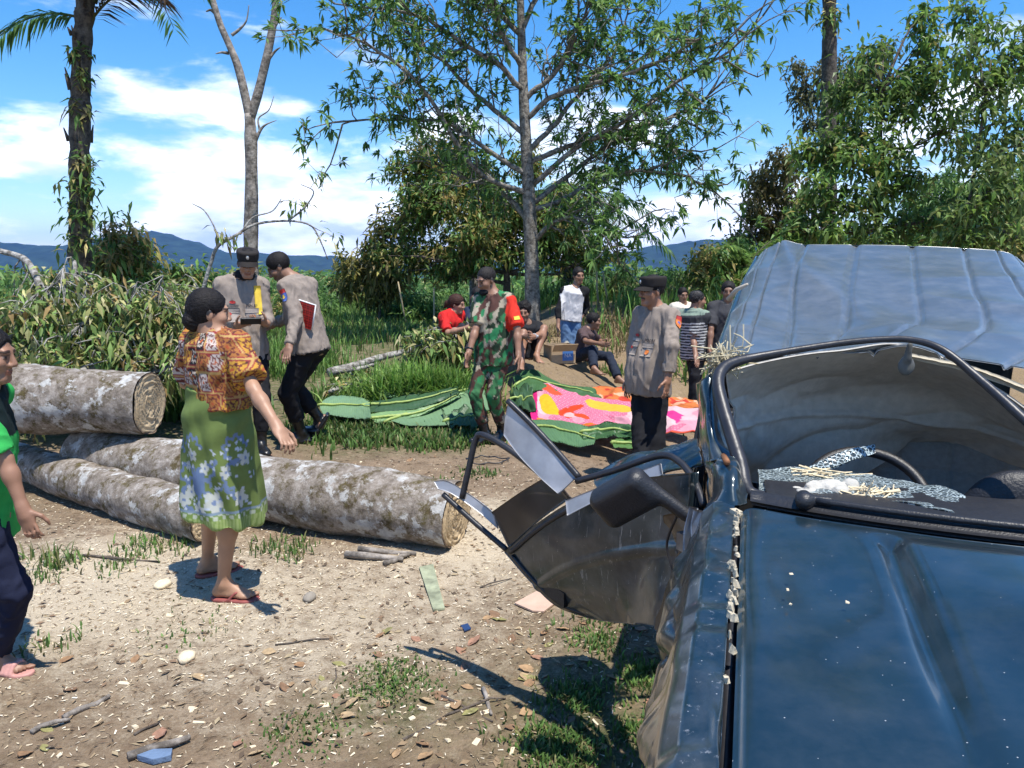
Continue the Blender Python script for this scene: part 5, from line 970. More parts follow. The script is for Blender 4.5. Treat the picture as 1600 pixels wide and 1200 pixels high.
plate('windscreen_glass', pnet([[(1184, 734, 2.36), (1280, 735, 2.34), (1380, 745, 2.2), (1470, 763, 2.05), (1508, 778, 1.96)], [(1186, 752, 2.2), (1285, 752, 2.16), (1385, 762, 2.04), (1475, 782, 1.9), (1514, 795, 1.86)], [(1186, 772, 2.04), (1290, 778, 1.96), (1390, 785, 1.88), (1480, 800, 1.78), (1518, 812, 1.74)]], 60, 30), CRZ, .007, dent=.006, df=14)
plate('windscreen_shard', pnet([[(1262, 731, 2.33), (1310, 708, 2.36), (1366, 694, 2.4)], [(1285, 736, 2.30), (1325, 722, 2.33), (1368, 708, 2.38)]], 30, 10), CRZ, .008, dent=.003, df=30)
# ---- the torn-open door
dn = [[(793, 860, 2.78), (845, 816, 2.64), (915, 775, 2.48), (1000, 748, 2.32), (1088, 738, 2.16)], [(832, 904, 2.70), (878, 868, 2.55), (938, 842, 2.40), (1010, 824, 2.26), (1084, 812, 2.14)], [(872, 940, 2.64), (912, 922, 2.50), (962, 905, 2.36), (1018, 894, 2.24), (1072, 892, 2.13)], [(920, 958, 2.58), (950, 966, 2.46), (982, 972, 2.34), (1014, 976, 2.22), (1050, 980, 2.12)]]
G = pnet(dn, 90, 70); uu, vv = np.meshgrid(np.linspace(0, 1, 90), np.linspace(0, 1, 70)); N = gnormal(G); N = N * np.where((N[..., 1:2] > 0), -1, 1); P3 = np.stack([uu * 1.6, vv, 0 * uu], -1)
off = .007 * np.exp(-((vv - .42 - .1 * uu) / .03) ** 2) + .012 * (1 - 2 * np.abs(wav(P3, 3.1, 4))) * sstep(.45, .9, uu) + .0025 * wav(P3, 7, 2)
door = plate('door', G + N * off[..., None], SCRAPED, .035)
hp_ = at(868, 925, 2.60); V, Q = box_v(hp_, .11, .02, .055, np.stack([unit(at(885, 938, 2.56) - at(850, 912, 2.65)), unit(np.cross(unit(at(885, 938, 2.56) - at(850, 912, 2.65)), [0, -.3, 1])), [0, 0, 1]], 1)); obj('door_handle', V, Q, PLAST, door, smooth=False)
plate('door_window', pnet([[(768, 800, 2.82), (812, 770, 2.74), (862, 740, 2.64)], [(795, 856, 2.79), (845, 812, 2.65), (892, 778, 2.54)]], 20, 16), TINT, .006, door, dent=.003)
t = MB(); t.tube(spl([at(722, 778, 2.86), at(733, 730, 2.86), at(743, 688, 2.86), at(756, 680, 2.84), at(800, 705, 2.76), at(850, 745, 2.66), at(890, 782, 2.56)], 40), .0125, 10); t.obj('window_frame', RUB, door)
plate('bent_frame_strip', pnet([[(678, 752, 2.92), (700, 752, 2.9), (742, 778, 2.86), (772, 802, 2.82)], [(684, 764, 2.9), (706, 772, 2.88), (748, 800, 2.84), (778, 826, 2.80)]], 24, 8), DUSTY, .012, door, dent=.003)
t = MB(); t.tube(spl([at(692, 772, 2.90), at(740, 815, 2.85), at(793, 860, 2.79)], 20), .011, 8); t.obj('frame_rubber', RUB, door)
plate('bent_glass_strip', pnet([[(795, 628, 2.72), (830, 664, 2.66), (868, 706, 2.58), (902, 745, 2.5)], [(790, 655, 2.72), (818, 696, 2.66), (850, 732, 2.58), (880, 766, 2.5)], [(788, 680, 2.72), (812, 712, 2.66), (842, 744, 2.58), (872, 772, 2.5)]], 30, 12), DUSTY, .006, door, dent=.003)
t = MB(); t.tube(spl([at(793, 626, 2.72), at(830, 662, 2.66), at(868, 703, 2.58), at(905, 746, 2.49)], 24), .011, 8); t.obj('frame_rubber', RUB, door)
plate('torn_trim', pnet([[(884, 782, 2.46), (930, 764, 2.40), (985, 742, 2.32), (1032, 724, 2.26)], [(888, 806, 2.44), (935, 782, 2.38), (990, 760, 2.30), (1035, 742, 2.24)]], 30, 8), DUSTY, .006, door, dent=.005, df=12)
t = MB(); t.tube(spl([at(900, 752, 2.48), at(960, 735, 2.42), at(1030, 712, 2.32), at(1062, 722, 2.26), at(1085, 752, 2.18), at(1100, 790, 2.1)], 40), .011, 10); t.obj('window_channel', RUB, door)
# door mirror
c = at(976, 778, 2.12); Rm = np.stack([unit(at(1025, 750, 2.08) - at(935, 800, 2.16)), unit([.25, -1, .1]), [0, 0, 1]]); Rm[1] = unit(Rm[1] - Rm[0] * (Rm[1] @ Rm[0])); Rm[2] = np.cross(Rm[0], Rm[1]); f_ = Field(c - .22, c + .22, .006); f_.rbox(c, Rm, (.092, .04, .064), .03, .0); f_.cone(c + Rm[0] * .07 - Rm[2] * .03, at(1075, 806, 2.06), .022, .02, .02); V, Q = f_.mesh(); V = relax(V, Q, 1); obj('door_mirror', V, Q, PLAST, door)
# crushed sill and inner panels between door and pillar
plate('crushed_side', pnet([[(925, 742, 2.8), (985, 712, 2.78), (1040, 696, 2.74), (1090, 684, 2.6)], [(930, 758, 2.62), (990, 732, 2.58), (1045, 716, 2.52), (1095, 706, 2.42)], [(950, 778, 2.5), (1000, 755, 2.44), (1050, 740, 2.36), (1100, 730, 2.28)]], 50, 24), SCRAPED, .006, dent=.016, df=9)
for k, (a, b, c_) in enumerate((((1082, 790, 2.02), (1072, 880, 1.96), (1060, 990, 1.9)), ((1096, 796, 1.98), (1088, 900, 1.9), (1070, 1040, 1.78)))):
    plate('torn_wing_edge', pnet([[tuple(np.array(p) + np.array([-7, 0, .01])) for p in (a, b, c_)], [tuple(np.array(p) + np.array([9, 4, -.03])) for p in (a, b, c_)]], 40, 8), STEEL, .005, dent=.012, df=16, seed=k)
plate('inner_door_panel', pnet([[(1036, 805, 2.2), (1060, 800, 2.14), (1088, 800, 2.08)], [(1030, 860, 2.2), (1055, 868, 2.1), (1082, 875, 2.02)], [(1026, 930, 2.18), (1046, 948, 2.06), (1074, 960, 1.98)], [(1030, 985, 2.14), (1046, 1000, 2.04), (1066, 1010, 1.96)]], 40, 50), plain('brown_inner_panel', (.09, .065, .045), .25, .2, bump=.1, bscale=20, var=.4), .006, dent=.022, df=9)
# debris heap on the dash
dh = empty('rag_heap', tuple(at(1320, 780, 2.0)), 'heap of white rag and pale wood splinters on the broken windscreen', 'rag'); c = at(1300, 768, 2.02); f_ = Field(c - .16, c + .16, .007)
for k in range(16): p = c + np.array([random.uniform(-.085, .06), random.uniform(-.04, .04), random.uniform(-.02, .012)]); f_.ell(p, frame((math.cos(k), math.sin(k)), random.uniform(-.5, .5)), np.array([random.uniform(.018, .04), .02, .013]), .008)
V, Q = f_.mesh(); N = vnormals(V, Q); V = V + N * (.005 * (1 - 2 * np.abs(wav(V, 60, 3))))[:, None]; obj('rag', V, Q, plain('white_rag', (.46, .44, .39), .9, bump=.5, bscale=120), dh)
sp2 = MB()
for k in range(60): p = at(1350, 776, 1.96) + np.array([random.gauss(0, .035), random.gauss(0, .02), random.uniform(-.01, .02)]); d = unit([random.uniform(-1, 1), random.uniform(-.6, .6), random.uniform(-.3, .4)]) * random.uniform(.01, .045); sp2.tube([p - d, p + d], [.003, .0015], 4)
for k in range(25): p = at(1275, 742, 2.25) + np.array([random.gauss(0, .05), random.gauss(0, .02), random.uniform(.0, .012)]); d = unit([random.uniform(-1, 1), random.uniform(-.4, .4), random.uniform(-.15, .15)]) * random.uniform(.01, .05); sp2.tube([p - d, p + d], [.003, .0015], 4)
o_ = sp2.obj('splinters', plain('pale_splinter', (.68, .56, .36), .85), dh, smooth=False); o_['kind'] = 'stuff'

# belt moulding, door edge seam, hinges and a dangling wire
t = MB(); t.tube(spl([at(797, 863, 2.73), at(850, 820, 2.60), at(918, 781, 2.44), at(1000, 754, 2.28)], 30), .009, 8); t.obj('belt_moulding', RUB, door)
t = MB(); t.tube(spl([at(800, 868, 2.73), at(836, 909, 2.66), at(876, 944, 2.6), at(922, 962, 2.54)], 30), .007, 8); t.obj('edge_seam', PLAST, door)
for (x, y, Yh) in ((1072, 845, 2.06), (1066, 935, 2.04)):
    V, Q = box_v(at(x, y, Yh), .045, .03, .05, rotz(.5)); obj('hinge', V, Q, STEEL, door, smooth=False)
t = MB(); t.tube(spl([at(1060, 800, 2.1), at(1042, 850, 2.14), at(1052, 905, 2.12), at(1036, 960, 2.14), at(1030, 1000, 2.12)], 40), .004, 6); t.obj('loose_wire', RUB, door)
# ================================================================ plants
LEAF = attr('leaf', rough=.42, trans=.5, spec=.35, var=.18, vscale=3.)
WILT = attr('wilted_leaf', rough=.6, trans=.30, spec=.25, var=.2, vscale=6.)
GRASSM = attr('grass_blade', rough=.5, trans=.35, spec=.3, var=.15, vscale=2.)
def tbark(name, c0, c1, sc=14):
    if name in MATS: return MATS[name]
    m, nt, bs = nmat(name); t = mk(nt, 'ShaderNodeTexCoord'); n = mk(nt, 'ShaderNodeTexNoise'); n.inputs['Scale'].default_value = sc; n.inputs['Detail'].default_value = 9; n.inputs['Roughness'].default_value = .72; nt.links.new(t.outputs['Object'], n.inputs['Vector'])
    r = mk(nt, 'ShaderNodeValToRGB'); nt.links.new(n.outputs[0], r.inputs[0]); e = r.color_ramp.elements; e[0].position = .38; e[0].color = (*c0, 1); e[1].position = .62; e[1].color = (*c1, 1); nt.links.new(r.outputs[0], bs.inputs['Base Color']); bs.inputs['Roughness'].default_value = .9; noise_bump(nt, bs, sc * 2.5, .7, .02); MATS[name] = m; return m
B_PALE = tbark('pale_bark', (.07, .06, .048), (.42, .40, .36)); B_BROWN = tbark('brown_bark', (.035, .026, .02), (.15, .12, .095)); B_DEAD = tbark('dead_grey_wood', (.09, .075, .06), (.36, .32, .28), 9); B_PALM = tbark('palm_trunk', (.022, .016, .012), (.12, .10, .075), 10)
def leaves(mb, base, d, L, w, col, droop=.25, fold=.25, up=None):
    """many folded leaves at once: base (N,3), direction d (N,3), length L (N,), colour (N,3)"""
    base = np.asarray(base, float); n = len(base); d = d / (np.linalg.norm(d, axis=1)[:, None] + 1e-9); L = np.broadcast_to(L, (n,)); w = np.broadcast_to(w, (n,))
    s = np.cross(d, np.array([0, 0, 1.]) + rng.normal(0, .35, (n, 3))); s /= np.linalg.norm(s, axis=1)[:, None] + 1e-9; u = np.cross(s, d)
    dn = np.array([0, 0, -1.]); a = base + d * (L * .42)[:, None] + dn * (L * droop * .18)[:, None]; t = base + d * L[:, None] + dn * (L * droop)[:, None]
    l = a + s * (w * .5)[:, None] + u * (w * fold)[:, None]; r = a - s * (w * .5)[:, None] + u * (w * fold)[:, None]
    V = np.stack([base, l, a, r, t], 1).reshape(-1, 3); k = np.arange(n)[:, None] * 5
    T = np.concatenate([k + np.array([[0, 2, 1]]), k + np.array([[0, 3, 2]]), k + np.array([[1, 2, 4]]), k + np.array([[2, 3, 4]])]); mb.add(V, None, T); mb.C[-1] = np.repeat(np.clip(np.asarray(col) * 1.22, 0, .9), 5, 0)
def rdir(n, up=0.): v = rng.normal(size=(n, 3)); v[:, 2] += up; return v / np.linalg.norm(v, axis=1)[:, None]
def shades(n, pal, j=.25):
    pal = np.array(pal); c = pal[rng.integers(0, len(pal), n)]; return np.clip(c * (1 + rng.normal(0, j, (n, 1))), .004, .9)
def rosette(mb, p, d, n, L, w, pal, droop=.3, spread=1.):
    d = unit(d); dd = rdir(n) * spread + d * .75; leaves(mb, np.repeat(p[None], n, 0) + rng.normal(0, .02, (n, 3)), dd, rng.uniform(.7, 1.15, n) * L, w * rng.uniform(.8, 1.2, n), shades(n, pal), droop)
def bend(a, b, n=6, k=.12):
    t = np.linspace(0, 1, n)[:, None]; L = np.linalg.norm(b - a); o = rng.normal(0, k * L, 3); return a + (b - a) * t + np.sin(t * PI) * o + rng.normal(0, .012 * L, (n, 3)) * np.sin(t * PI)
GREEN = [(.10, .19, .045), (.135, .235, .06), (.075, .15, .04), (.18, .28, .085)]; OLIVE = [(.18, .20, .055), (.26, .235, .075), (.13, .175, .045), (.32, .26, .11)]; GOLD = [(.28, .20, .07), (.38, .28, .12), (.20, .15, .05), (.15, .14, .04)]; DEEP = [(.08, .165, .05), (.11, .20, .065), (.065, .14, .045)]
WILTP = [(.36, .33, .14), (.25, .245, .09), (.16, .18, .05), (.45, .41, .22), (.11, .14, .04), (.09, .14, .035), (.10, .17, .045), (.20, .24, .08), (.24, .16, .06), (.16, .25, .07), (.13, .21, .055), (.19, .27, .08)]; LIME = [(.14, .23, .05), (.18, .27, .06), (.11, .20, .045)]
def tree_thing(name, label, loc, trunk, crown, tm, cm, group=None, cat='tree'):
    o = empty(name, loc, label, cat, group); trunk.obj('trunk', tm, o)
    c = crown.obj('crown', cm, o, smooth=False); return o
def clump_tree(label, px, base_y, Y, clumps, pal, nleaf=40, L=.2, w=.07, bark=B_BROWN, tr=.14, group=None, droop=.5, name='tree', lean=0, size=.72, top=None, pal2=None):
    """clumps: (px, py, radius in px, dY) masses of foliage hung on limbs from one trunk"""
    X0 = at(px, 430, Y)[0]; b = np.array([X0, Y, gz(X0, Y) - .05]); tb = MB(); cb = MB(); cs = [(at(x, y, Y + dy), r / 1200 * (Y + dy)) for x, y, r, dy in clumps]
    zt = b[2] + .86 * (max(c[2] for c, r in cs) - b[2]) if top is None else top; ax = spl([b, b + np.array([lean * .3 + rng.normal(0, .05), 0, (zt - b[2]) * .4]), np.array([np.mean([c[0] for c, r in cs]) * .5 + X0 * .5, Y, zt])], 14); tb.tube(ax, np.linspace(tr, tr * .08, 14), 9)
    for c, r in cs:
        k = np.clip(np.searchsorted(ax[:, 2], c[2] - r * .9), 1, 12); br = bend(ax[k], c, 7, .1); r0 = tr * (.55 - .025 * k); tb.tube(br, np.linspace(r0, r0 * .25, 7), 6)
        nt_ = max(5, int(26 * (r / .8) ** 1.6 * size / .55))
        for q in range(nt_):
            e = c + rdir(1)[0] * r * rng.uniform(.25, 1.) ** .6 * np.array([1, 1, .85]); s0 = br[rng.integers(3, 7)]; tw = bend(s0, e, 5, .12); tb.tube(tw, np.linspace(r0 * .22, .006, 5), 4)
            P = pal2 if (pal2 and rng.random() < .35) else pal
            for f in (.62, .82, 1.): p = tw[0] + (tw[-1] - tw[0]) * f; n = max(3, int(nleaf / 3)); leaves(cb, p + rng.normal(0, .10 * size + .04, (n, 3)), rdir(n, -.25) + (tw[-1] - tw[-2]) * 2, rng.uniform(.7, 1.2, n) * L, w * rng.uniform(.8, 1.2, n), shades(n, P), droop)
    return tree_thing(name, label, tuple(b), tb, cb, bark, LEAF, group)
# ---- the big open-crowned tree behind the soldier
Yt = 13.6; tb = MB(); cb = MB(); trunk = spl([np.array([at(832, 470, Yt)[0], Yt, gz(.4, Yt) - .1]), at(831, 420, Yt), at(826, 300, Yt), at(819, 170, Yt), at(815, 60, Yt), at(812, -60, Yt), at(815, -230, Yt)], 40); tb.tube(trunk, np.linspace(.15, .03, 40) * (1 + .04 * wav(trunk, 5)), 14)
LIMBS = [([(838, 300), (900, 292), (985, 272), (1055, 278), (1108, 288)], -.5), ([(832, 262), (900, 232), (975, 190), (1050, 140), (1120, 90), (1185, 30)], -1.2), ([(826, 210), (880, 180), (930, 130), (965, 70), (985, 10)], 1.), ([(822, 120), (770, 90), (700, 60), (620, 30), (520, 10)], -1.), ([(824, 190), (760, 160), (700, 110), (650, 60), (610, 10)], .8), ([(828, 250), (770, 230), (700, 190), (620, 190), (540, 182)], -.8), ([(820, 130), (870, 90), (900, 40), (920, -30)], -.6), ([(817, 80), (780, 40), (760, -20), (735, -70)], -1.2), ([(830, 330), (780, 300), (730, 290), (670, 250)], 1.1), ([(834, 350), (880, 330), (940, 350), (975, 372)], -1.2), ([(822, 160), (880, 130), (960, 110), (1040, 90), (1090, 40)], -1.6), ([(816, 20), (860, -30), (930, -60), (1040, -70)], .5), ([(816, 30), (740, -20), (640, -60), (540, -40)], .7), ([(836, 290), (900, 262), (960, 232), (1020, 222), (1070, 235)], .9), ([(829, 280), (740, 255), (660, 130), (575, 75), (500, 40)], -1.6), ([(824, 230), (905, 215), (1010, 195), (1075, 165), (1120, 130)], .2)]
for pts, dy in LIMBS:
    n = len(pts); P = spl([at(x, y + (26 if q == 0 else 8 * math.sin(q * 2.1 + dy)), Yt + dy * q / (n - 1)) for q, (x, y) in enumerate(pts)], 26); P[1:] += np.cumsum(rng.normal(0, .012, (25, 3)), 0); tb.tube(P, np.linspace(.05, .012, 26), 7)
    for f in np.linspace(.18, 1., 27):
        k = min(25, int(f * 25)); d = unit(P[min(k + 1, 25)] - P[max(k - 2, 0)]); e = P[k] + (d * .4 + rdir(1, .35)[0] * .8) * rng.uniform(.35, 1.25); tw = bend(P[k], e, 5, .14); tb.tube(tw, np.linspace(.016, .006, 5), 4)
        for q in range(3):
            s0 = tw[rng.integers(2, 5)]; e2 = s0 + (rdir(1, .35)[0] + d * .4) * rng.uniform(.12, .42); t2 = bend(s0, e2, 4, .12); tb.tube(t2, [.007, .006, .005, .004], 4); rosette(cb, e2, e2 - s0, rng.integers(8, 13), .185, .055, GREEN, .3, 1.)
            if rng.random() < .4: rosette(cb, t2[1], e2 - s0, 6, .17, .045, GREEN, .3, 1.1)
tree_thing('tree', 'tall open-crowned tree with lichened trunk and whorled green leaves', tuple(trunk[0]), tb, cb, tbark('mottled_bark', (.06, .05, .04), (.30, .275, .235)), LEAF)
# ---- golden-leaved trees behind it
clump_tree('dense bronze-leaved tree behind the tall open-crowned tree', 790, 500, 16.5, [(640, 340, 48, 0), (690, 300, 55, 0), (720, 360, 60, -.4), (655, 390, 45, 0), (770, 320, 55, .3), (800, 380, 55, 0), (740, 400, 45, -.5), (860, 390, 50, 0), (900, 360, 45, .2), (930, 400, 35, .3), (640, 250, 40, .2), (690, 240, 42, .4), (880, 320, 38, .4), (610, 400, 30, 0), (700, 420, 35, -.3), (740, 270, 36, .2), (820, 260, 34, .3), (660, 300, 40, 0), (840, 340, 40, 0)], OLIVE[:2] + GREEN, 52, .16, .06, tr=.12, droop=.3, pal2=OLIVE + GOLD[:1], bark=B_BROWN)
clump_tree('small yellowish tree left of the bronze-leaved tree', 590, 500, 17, [(560, 420, 32, 0), (590, 390, 28, 0), (610, 440, 30, 0), (580, 450, 34, 0), (545, 445, 22, 0), (600, 360, 18, 0)], [(.2, .19, .05), (.28, .24, .09), (.1, .12, .03)], 42, .2, .07, tr=.05)
t_ = MB(); p0 = at(742, 500, 18); t_.tube(spl([np.array([p0[0], 18, gz(p0[0], 18)]), at(742, 430, 18), at(741, 400, 18)], 10), np.linspace(.14, .12, 10), 10); t_.obj('stump', B_PALE, None, label='pale bare trunk standing far behind the red-shirted person', cat='tree trunk')
# ---- right-hand trees
RT = 'tall fruit trees behind the car'
clump_tree('broad fruit tree with bronze-tinged drooping leaves behind the crushed roof', 1365, 420, 11.5, [(1290, 240, 42, 0), (1340, 190, 45, 0), (1330, 260, 46, -.4), (1390, 150, 42, .2), (1400, 230, 44, -.3), (1445, 110, 36, .2), (1440, 60, 26, .3), (1370, 90, 30, .3), (1300, 150, 26, .4), (1480, 200, 36, 0), (1270, 300, 36, -.3), (1320, 320, 38, -.5), (1380, 300, 36, -.3), (1440, 280, 28, -.3), (1350, 130, 28, .1), (1425, 170, 34, 0), (1290, 350, 30, -.6), (1360, 365, 26, -.6), (1445, 25, 16, .3), (1260, 250, 30, .2), (1470, 150, 34, 0), (1410, 350, 34, -.3), (1460, 340, 34, -.4), (1250, 340, 30, -.3), (1230, 375, 28, -.3)], OLIVE[:2] + LIME + LIME + GREEN, 38, .15, .058, tr=.10, droop=.35, size=.68, pal2=[(.09, .15, .04), (.12, .18, .05)], group=RT)
clump_tree('taller airy fruit tree at the edge of the wood with light gaps', 1505, 420, 10.5, [(1510, 90, 34, 0), (1540, 40, 26, .3), (1570, 110, 34, .2), (1590, 190, 36, 0), (1530, 170, 30, 0), (1560, 270, 34, -.4), (1600, 300, 38, -.4), (1500, 330, 30, -.4), (1620, 100, 40, .2), (1510, 10, 20, .3), (1650, 220, 50, 0), (1480, 380, 26, -.3), (1590, 370, 34, -.5), (1560, 345, 24, 0), (1550, 130, 30, .1), (1590, 60, 34, .2), (1520, 240, 34, 0), (1575, 230, 34, 0), (1540, 300, 34, -.3), (1520, 380, 30, -.3)], [(.10, .16, .05), (.15, .19, .06), (.16, .22, .07)], 32, .145, .054, tr=.08, size=.64, droop=.35, pal2=LIME, group=RT)
clump_tree('bronze tree with fine foliage left of the palm trunk', 1215, 420, 17, [(1200, 300, 36, 0), (1225, 260, 34, 0), (1180, 330, 26, 0), (1240, 320, 34, 0), (1210, 350, 34, 0), (1185, 275, 20, 0), (1165, 370, 22, 0), (1250, 365, 28, 0)], [(.17, .145, .05), (.24, .19, .08), (.12, .125, .04)], 40, .16, .06, tr=.1, group=RT)
clump_tree('dark feathery tree far behind the palm trunk', 1290, 420, 21, [(1260, 150, 30, 0), (1295, 110, 32, 0), (1330, 130, 28, 0), (1240, 110, 18, 0), (1310, 180, 30, 0), (1270, 195, 22, 0), (1360, 105, 28, 0), (1390, 80, 20, 0)], [(.09, .11, .05), (.14, .135, .065)], 22, .2, .07, tr=.12, group=RT)
for k, (px, py, r, Yk, pal, lab) in enumerate(((1110, 420, 48, 14, OLIVE, 'round bronze bush behind the charcoal-tee man'), (1075, 445, 30, 15.5, GREEN, 'green bush behind the young man in the pale tee'), (1160, 390, 36, 16, LIME, 'bright green bush against the right-hand trees'), (1230, 400, 45, 15.5, GREEN, 'leafy green bush beside the crushed roof\'s far corner'), (1320, 395, 50, 14, GREEN, 'broad green bush right behind the car roof'), (1420, 390, 50, 13.5, DEEP, 'dark bush under the broad fruit tree'), (1530, 390, 55, 13, DEEP, 'deep green bush under the airy fruit tree'), (1610, 370, 60, 12.5, OLIVE, 'olive bush at the outer end of the wood'), (970, 450, 34, 17, OLIVE, 'low olive shrub behind the dry bank'), (1010, 470, 26, 15.5, LIME, 'small lime shrub on top of the dry bank'), (1480, 300, 55, 19, DEEP, 'dark tall thicket deep in the wood'), (1580, 280, 60, 19, DEEP, 'shadowy thicket behind the airy fruit tree'))):
    clump_tree(lab, px, 480, Yk, [(px, py, r, 0), (px - r * .6, py + r * .35, r * .7, -.2), (px + r * .6, py + r * .3, r * .7, .2), (px, py + r * .8, r * .9, -.3), (px - r * .7, py + r, r * .7, .1), (px + r * .8, py + r * 1., r * .7, 0)], pal, 50, .15, .055, tr=.04, group='bushes along the wood', name='bush', size=.62, pal2=GREEN if pal is not GREEN else LIME).__setitem__('category', 'bush')
# ---- bushes and low growth across the middle distance
bs_ = [(505, 478, 24, 19, GREEN, 'small green bush beyond the folder officer\'s back'), (545, 470, 26, 21, LIME, 'lime bush below the yellowish tree'), (625, 476, 26, 18, GREEN, 'green bush right of the yellowish tree'), (665, 488, 22, 16.5, LIME, 'low lime shrub left of the red-shirted person'), (715, 478, 26, 20, DEEP, 'dark shrub under the pale bare trunk'), (850, 485, 22, 17, LIME, 'lime plants between tree trunk and slim man'), (910, 480, 26, 18.5, GREEN, 'green shrub behind the pointing man'), (455, 470, 26, 17, OLIVE, 'olive bush behind the bowed officer'), (1035, 440, 30, 19, DEEP, 'dark bush rising behind the khaki officer'), (170, 395, 26, 13.5, GOLD, 'thin golden shrub hugging the left palm'), (215, 390, 24, 13.5, OLIVE, 'airy olive sapling between palm and dead tree'), (40, 510, 40, 11.5, OLIVE, 'olive bush behind the boy'), (150, 460, 36, 14, OLIVE, 'tall olive bush beside the left palm'), (190, 360, 34, 13, GOLD, 'golden sapling right of the left palm'), (235, 450, 40, 13, OLIVE, 'bronze bush behind the fallen crown'), (290, 440, 40, 14.5, OLIVE, 'olive shrub left of the dead forked tree'), (330, 460, 34, 16, GREEN, 'green shrub under the dead forked tree'), (480, 455, 34, 20, DEEP, 'dark green bush behind the folder officer'), (520, 450, 34, 26, DEEP, 'far green clump beyond the grass field'), (640, 470, 36, 22, DEEP, 'far bush left of the pale bare trunk'), (690, 465, 32, 24, GREEN, 'far pale green bush by the pale bare trunk'), (760, 470, 34, 22, GREEN, 'far bush behind the soldier'), (880, 470, 30, 19, GREEN, 'green plants behind the slim man in jeans'), (935, 465, 28, 21, DEEP, 'far dark bush left of the bank'), (-60, 480, 50, 12, OLIVE, 'bush beyond the boy\'s shoulder')]
for px, py, r, Yk, pal, lab in bs_:
    o_ = clump_tree(lab, px, 500, Yk, [(px, py, r, 0), (px - r * .6, py + r * .4, r * .7, -.2), (px + r * .6, py + r * .3, r * .7, .2), (px, py + r * .9, r * .9, -.3), (px - r * .8, py + r * 1.1, r * .7, .1), (px + r * .8, py + r * 1.1, r * .7, 0)], pal, 15 if (pal is GOLD or 'airy' in lab) else 40, .17 + .004 * Yk, .06, tr=.04, group='bushes across the middle distance', name='bush', size=.6, pal2=GREEN); o_['category'] = 'bush'
# far belt of low forest that reads as one mass
cb = MB(); n = 60000; Xf = rng.uniform(-60, 60, n); Yf = rng.uniform(27, 70, n); zt = .9 + .7 * wav(np.stack([Xf, Yf, 0 * Xf], -1), .5, 3) + .012 * (Yf - 27); z = terrain(Xf, Yf) + rng.random(n) ** .6 * np.clip(zt, .15, 9); leaves(cb, np.stack([Xf, Yf, z], -1), rdir(n, .1), rng.uniform(.3, .6, n), .22, shades(n, DEEP + GREEN + OLIVE[:1], .3), .3); cb.obj('woodland', LEAF, None, smooth=False, kind='stuff', label='low green woodland belt below the mountains', cat='woodland')
# ---- palms
def frond(mb, p, d, L, sag, n=26, ll=.5, pal=GREEN, mid=(.10, .11, .03)):
    d = unit(d); t = np.linspace(0, 1, n)[:, None]; P = p + d * L * t + np.array([0, 0, -1.]) * sag * t ** 2; mb.tube(P, np.linspace(.022, .005, n), 5, mid); T = np.gradient(P, axis=0); T /= np.linalg.norm(T, axis=1)[:, None]; s = np.cross(T, np.array([0, 0, 1.])); s /= np.linalg.norm(s, axis=1)[:, None] + 1e-6
    for sg in (-1, 1):
        for r_ in range(2): k = np.arange(3, n); leaves(mb, P[k] + T[k] * .02 * r_, s[k] * sg + T[k] * .7 + rng.normal(0, .12, (len(k), 3)), ll * (1 - .55 * np.abs(t[k, 0] - .4)), .035, shades(len(k), pal), .45, .1)
def palm(label, pts, Y, r0, r1, fronds, fl, pal, rough=True, epi=None):
    P = spl([at(x, y, Y) for x, y in pts], 60); P[0, 2] = gz(P[0, 0], Y) - .1; tb = MB(); cb = MB(); rr = np.linspace(r0, r1, 60) * (1 + .07 * np.sin(np.arange(60) * 1.7) + .05 * rng.normal(size=60)); tb.tube(P, rr, 14)
    if rough:
        for k in range(46):
            i = rng.integers(2, 52); a = rng.uniform(0, 6.28); q = P[i] + np.array([math.cos(a), math.sin(a), 0]) * rr[i]; tb.tube([q, q + np.array([math.cos(a) * .05, math.sin(a) * .05, rng.uniform(.1, .3)])], [.035, .008], 4)
    for k in range(fronds): a = k * 2.4 + rng.normal(0, .2); el_ = rng.uniform(-.3, 1.0); frond(cb, P[-1], [math.cos(a) * math.cos(el_), math.sin(a) * math.cos(el_), math.sin(el_)], fl * rng.uniform(.8, 1.1), fl * rng.uniform(.25, .6), 30, fl * .24, pal)
    if epi:
        for (x, y, r, n) in epi: c = at(x, y, Y - .1); leaves(cb, c + rng.normal(0, r, (n, 3)), rdir(n, -.1), rng.uniform(.12, .22, n), .05, shades(n, GREEN + OLIVE), .5)
    return tree_thing('palm_tree', label, tuple(P[0]), tb, cb, B_PALM, LEAF)
palm('shaggy palm with ferns on its dark trunk behind the fallen crown', [(128, 520), (126, 420), (125, 300), (125, 180), (128, 80), (134, -10), (138, -170)], 11.5, .165, .11, 12, 1.7, DEEP, True, [(125, 170, .08, 50), (126, 290, .11, 120), (132, 250, .08, 50), (122, 330, .11, 120), (130, 120, .07, 40), (122, 80, .06, 40), (124, 380, .11, 120)])
fb = MB(); frond(fb, at(134, 45, 11.5), [.62, -.1, .75], 1.9, 1.1, 34, .5, [(.05, .03, .018), (.08, .05, .025)]); frond(fb, at(130, 30, 11.5), [-.7, -.2, .25], 1.3, .9, 30, .5, DEEP); frond(fb, at(134, 20, 11.5), [.35, -.2, .6], 1.6, 1.0, 34, .45, DEEP); fb.obj('palm_frond', LEAF, bpy.data.objects['palm_tree'], smooth=False)
palm('slender palm trunk rising out of the right-hand trees', [(1293, 420), (1294, 300), (1295, 180), (1296, 60), (1296, 20), (1294, -330)], 15, .16, .11, 14, 2.2, DEEP, False, [(1290, 30, .12, 60), (1302, 20, .12, 60)])
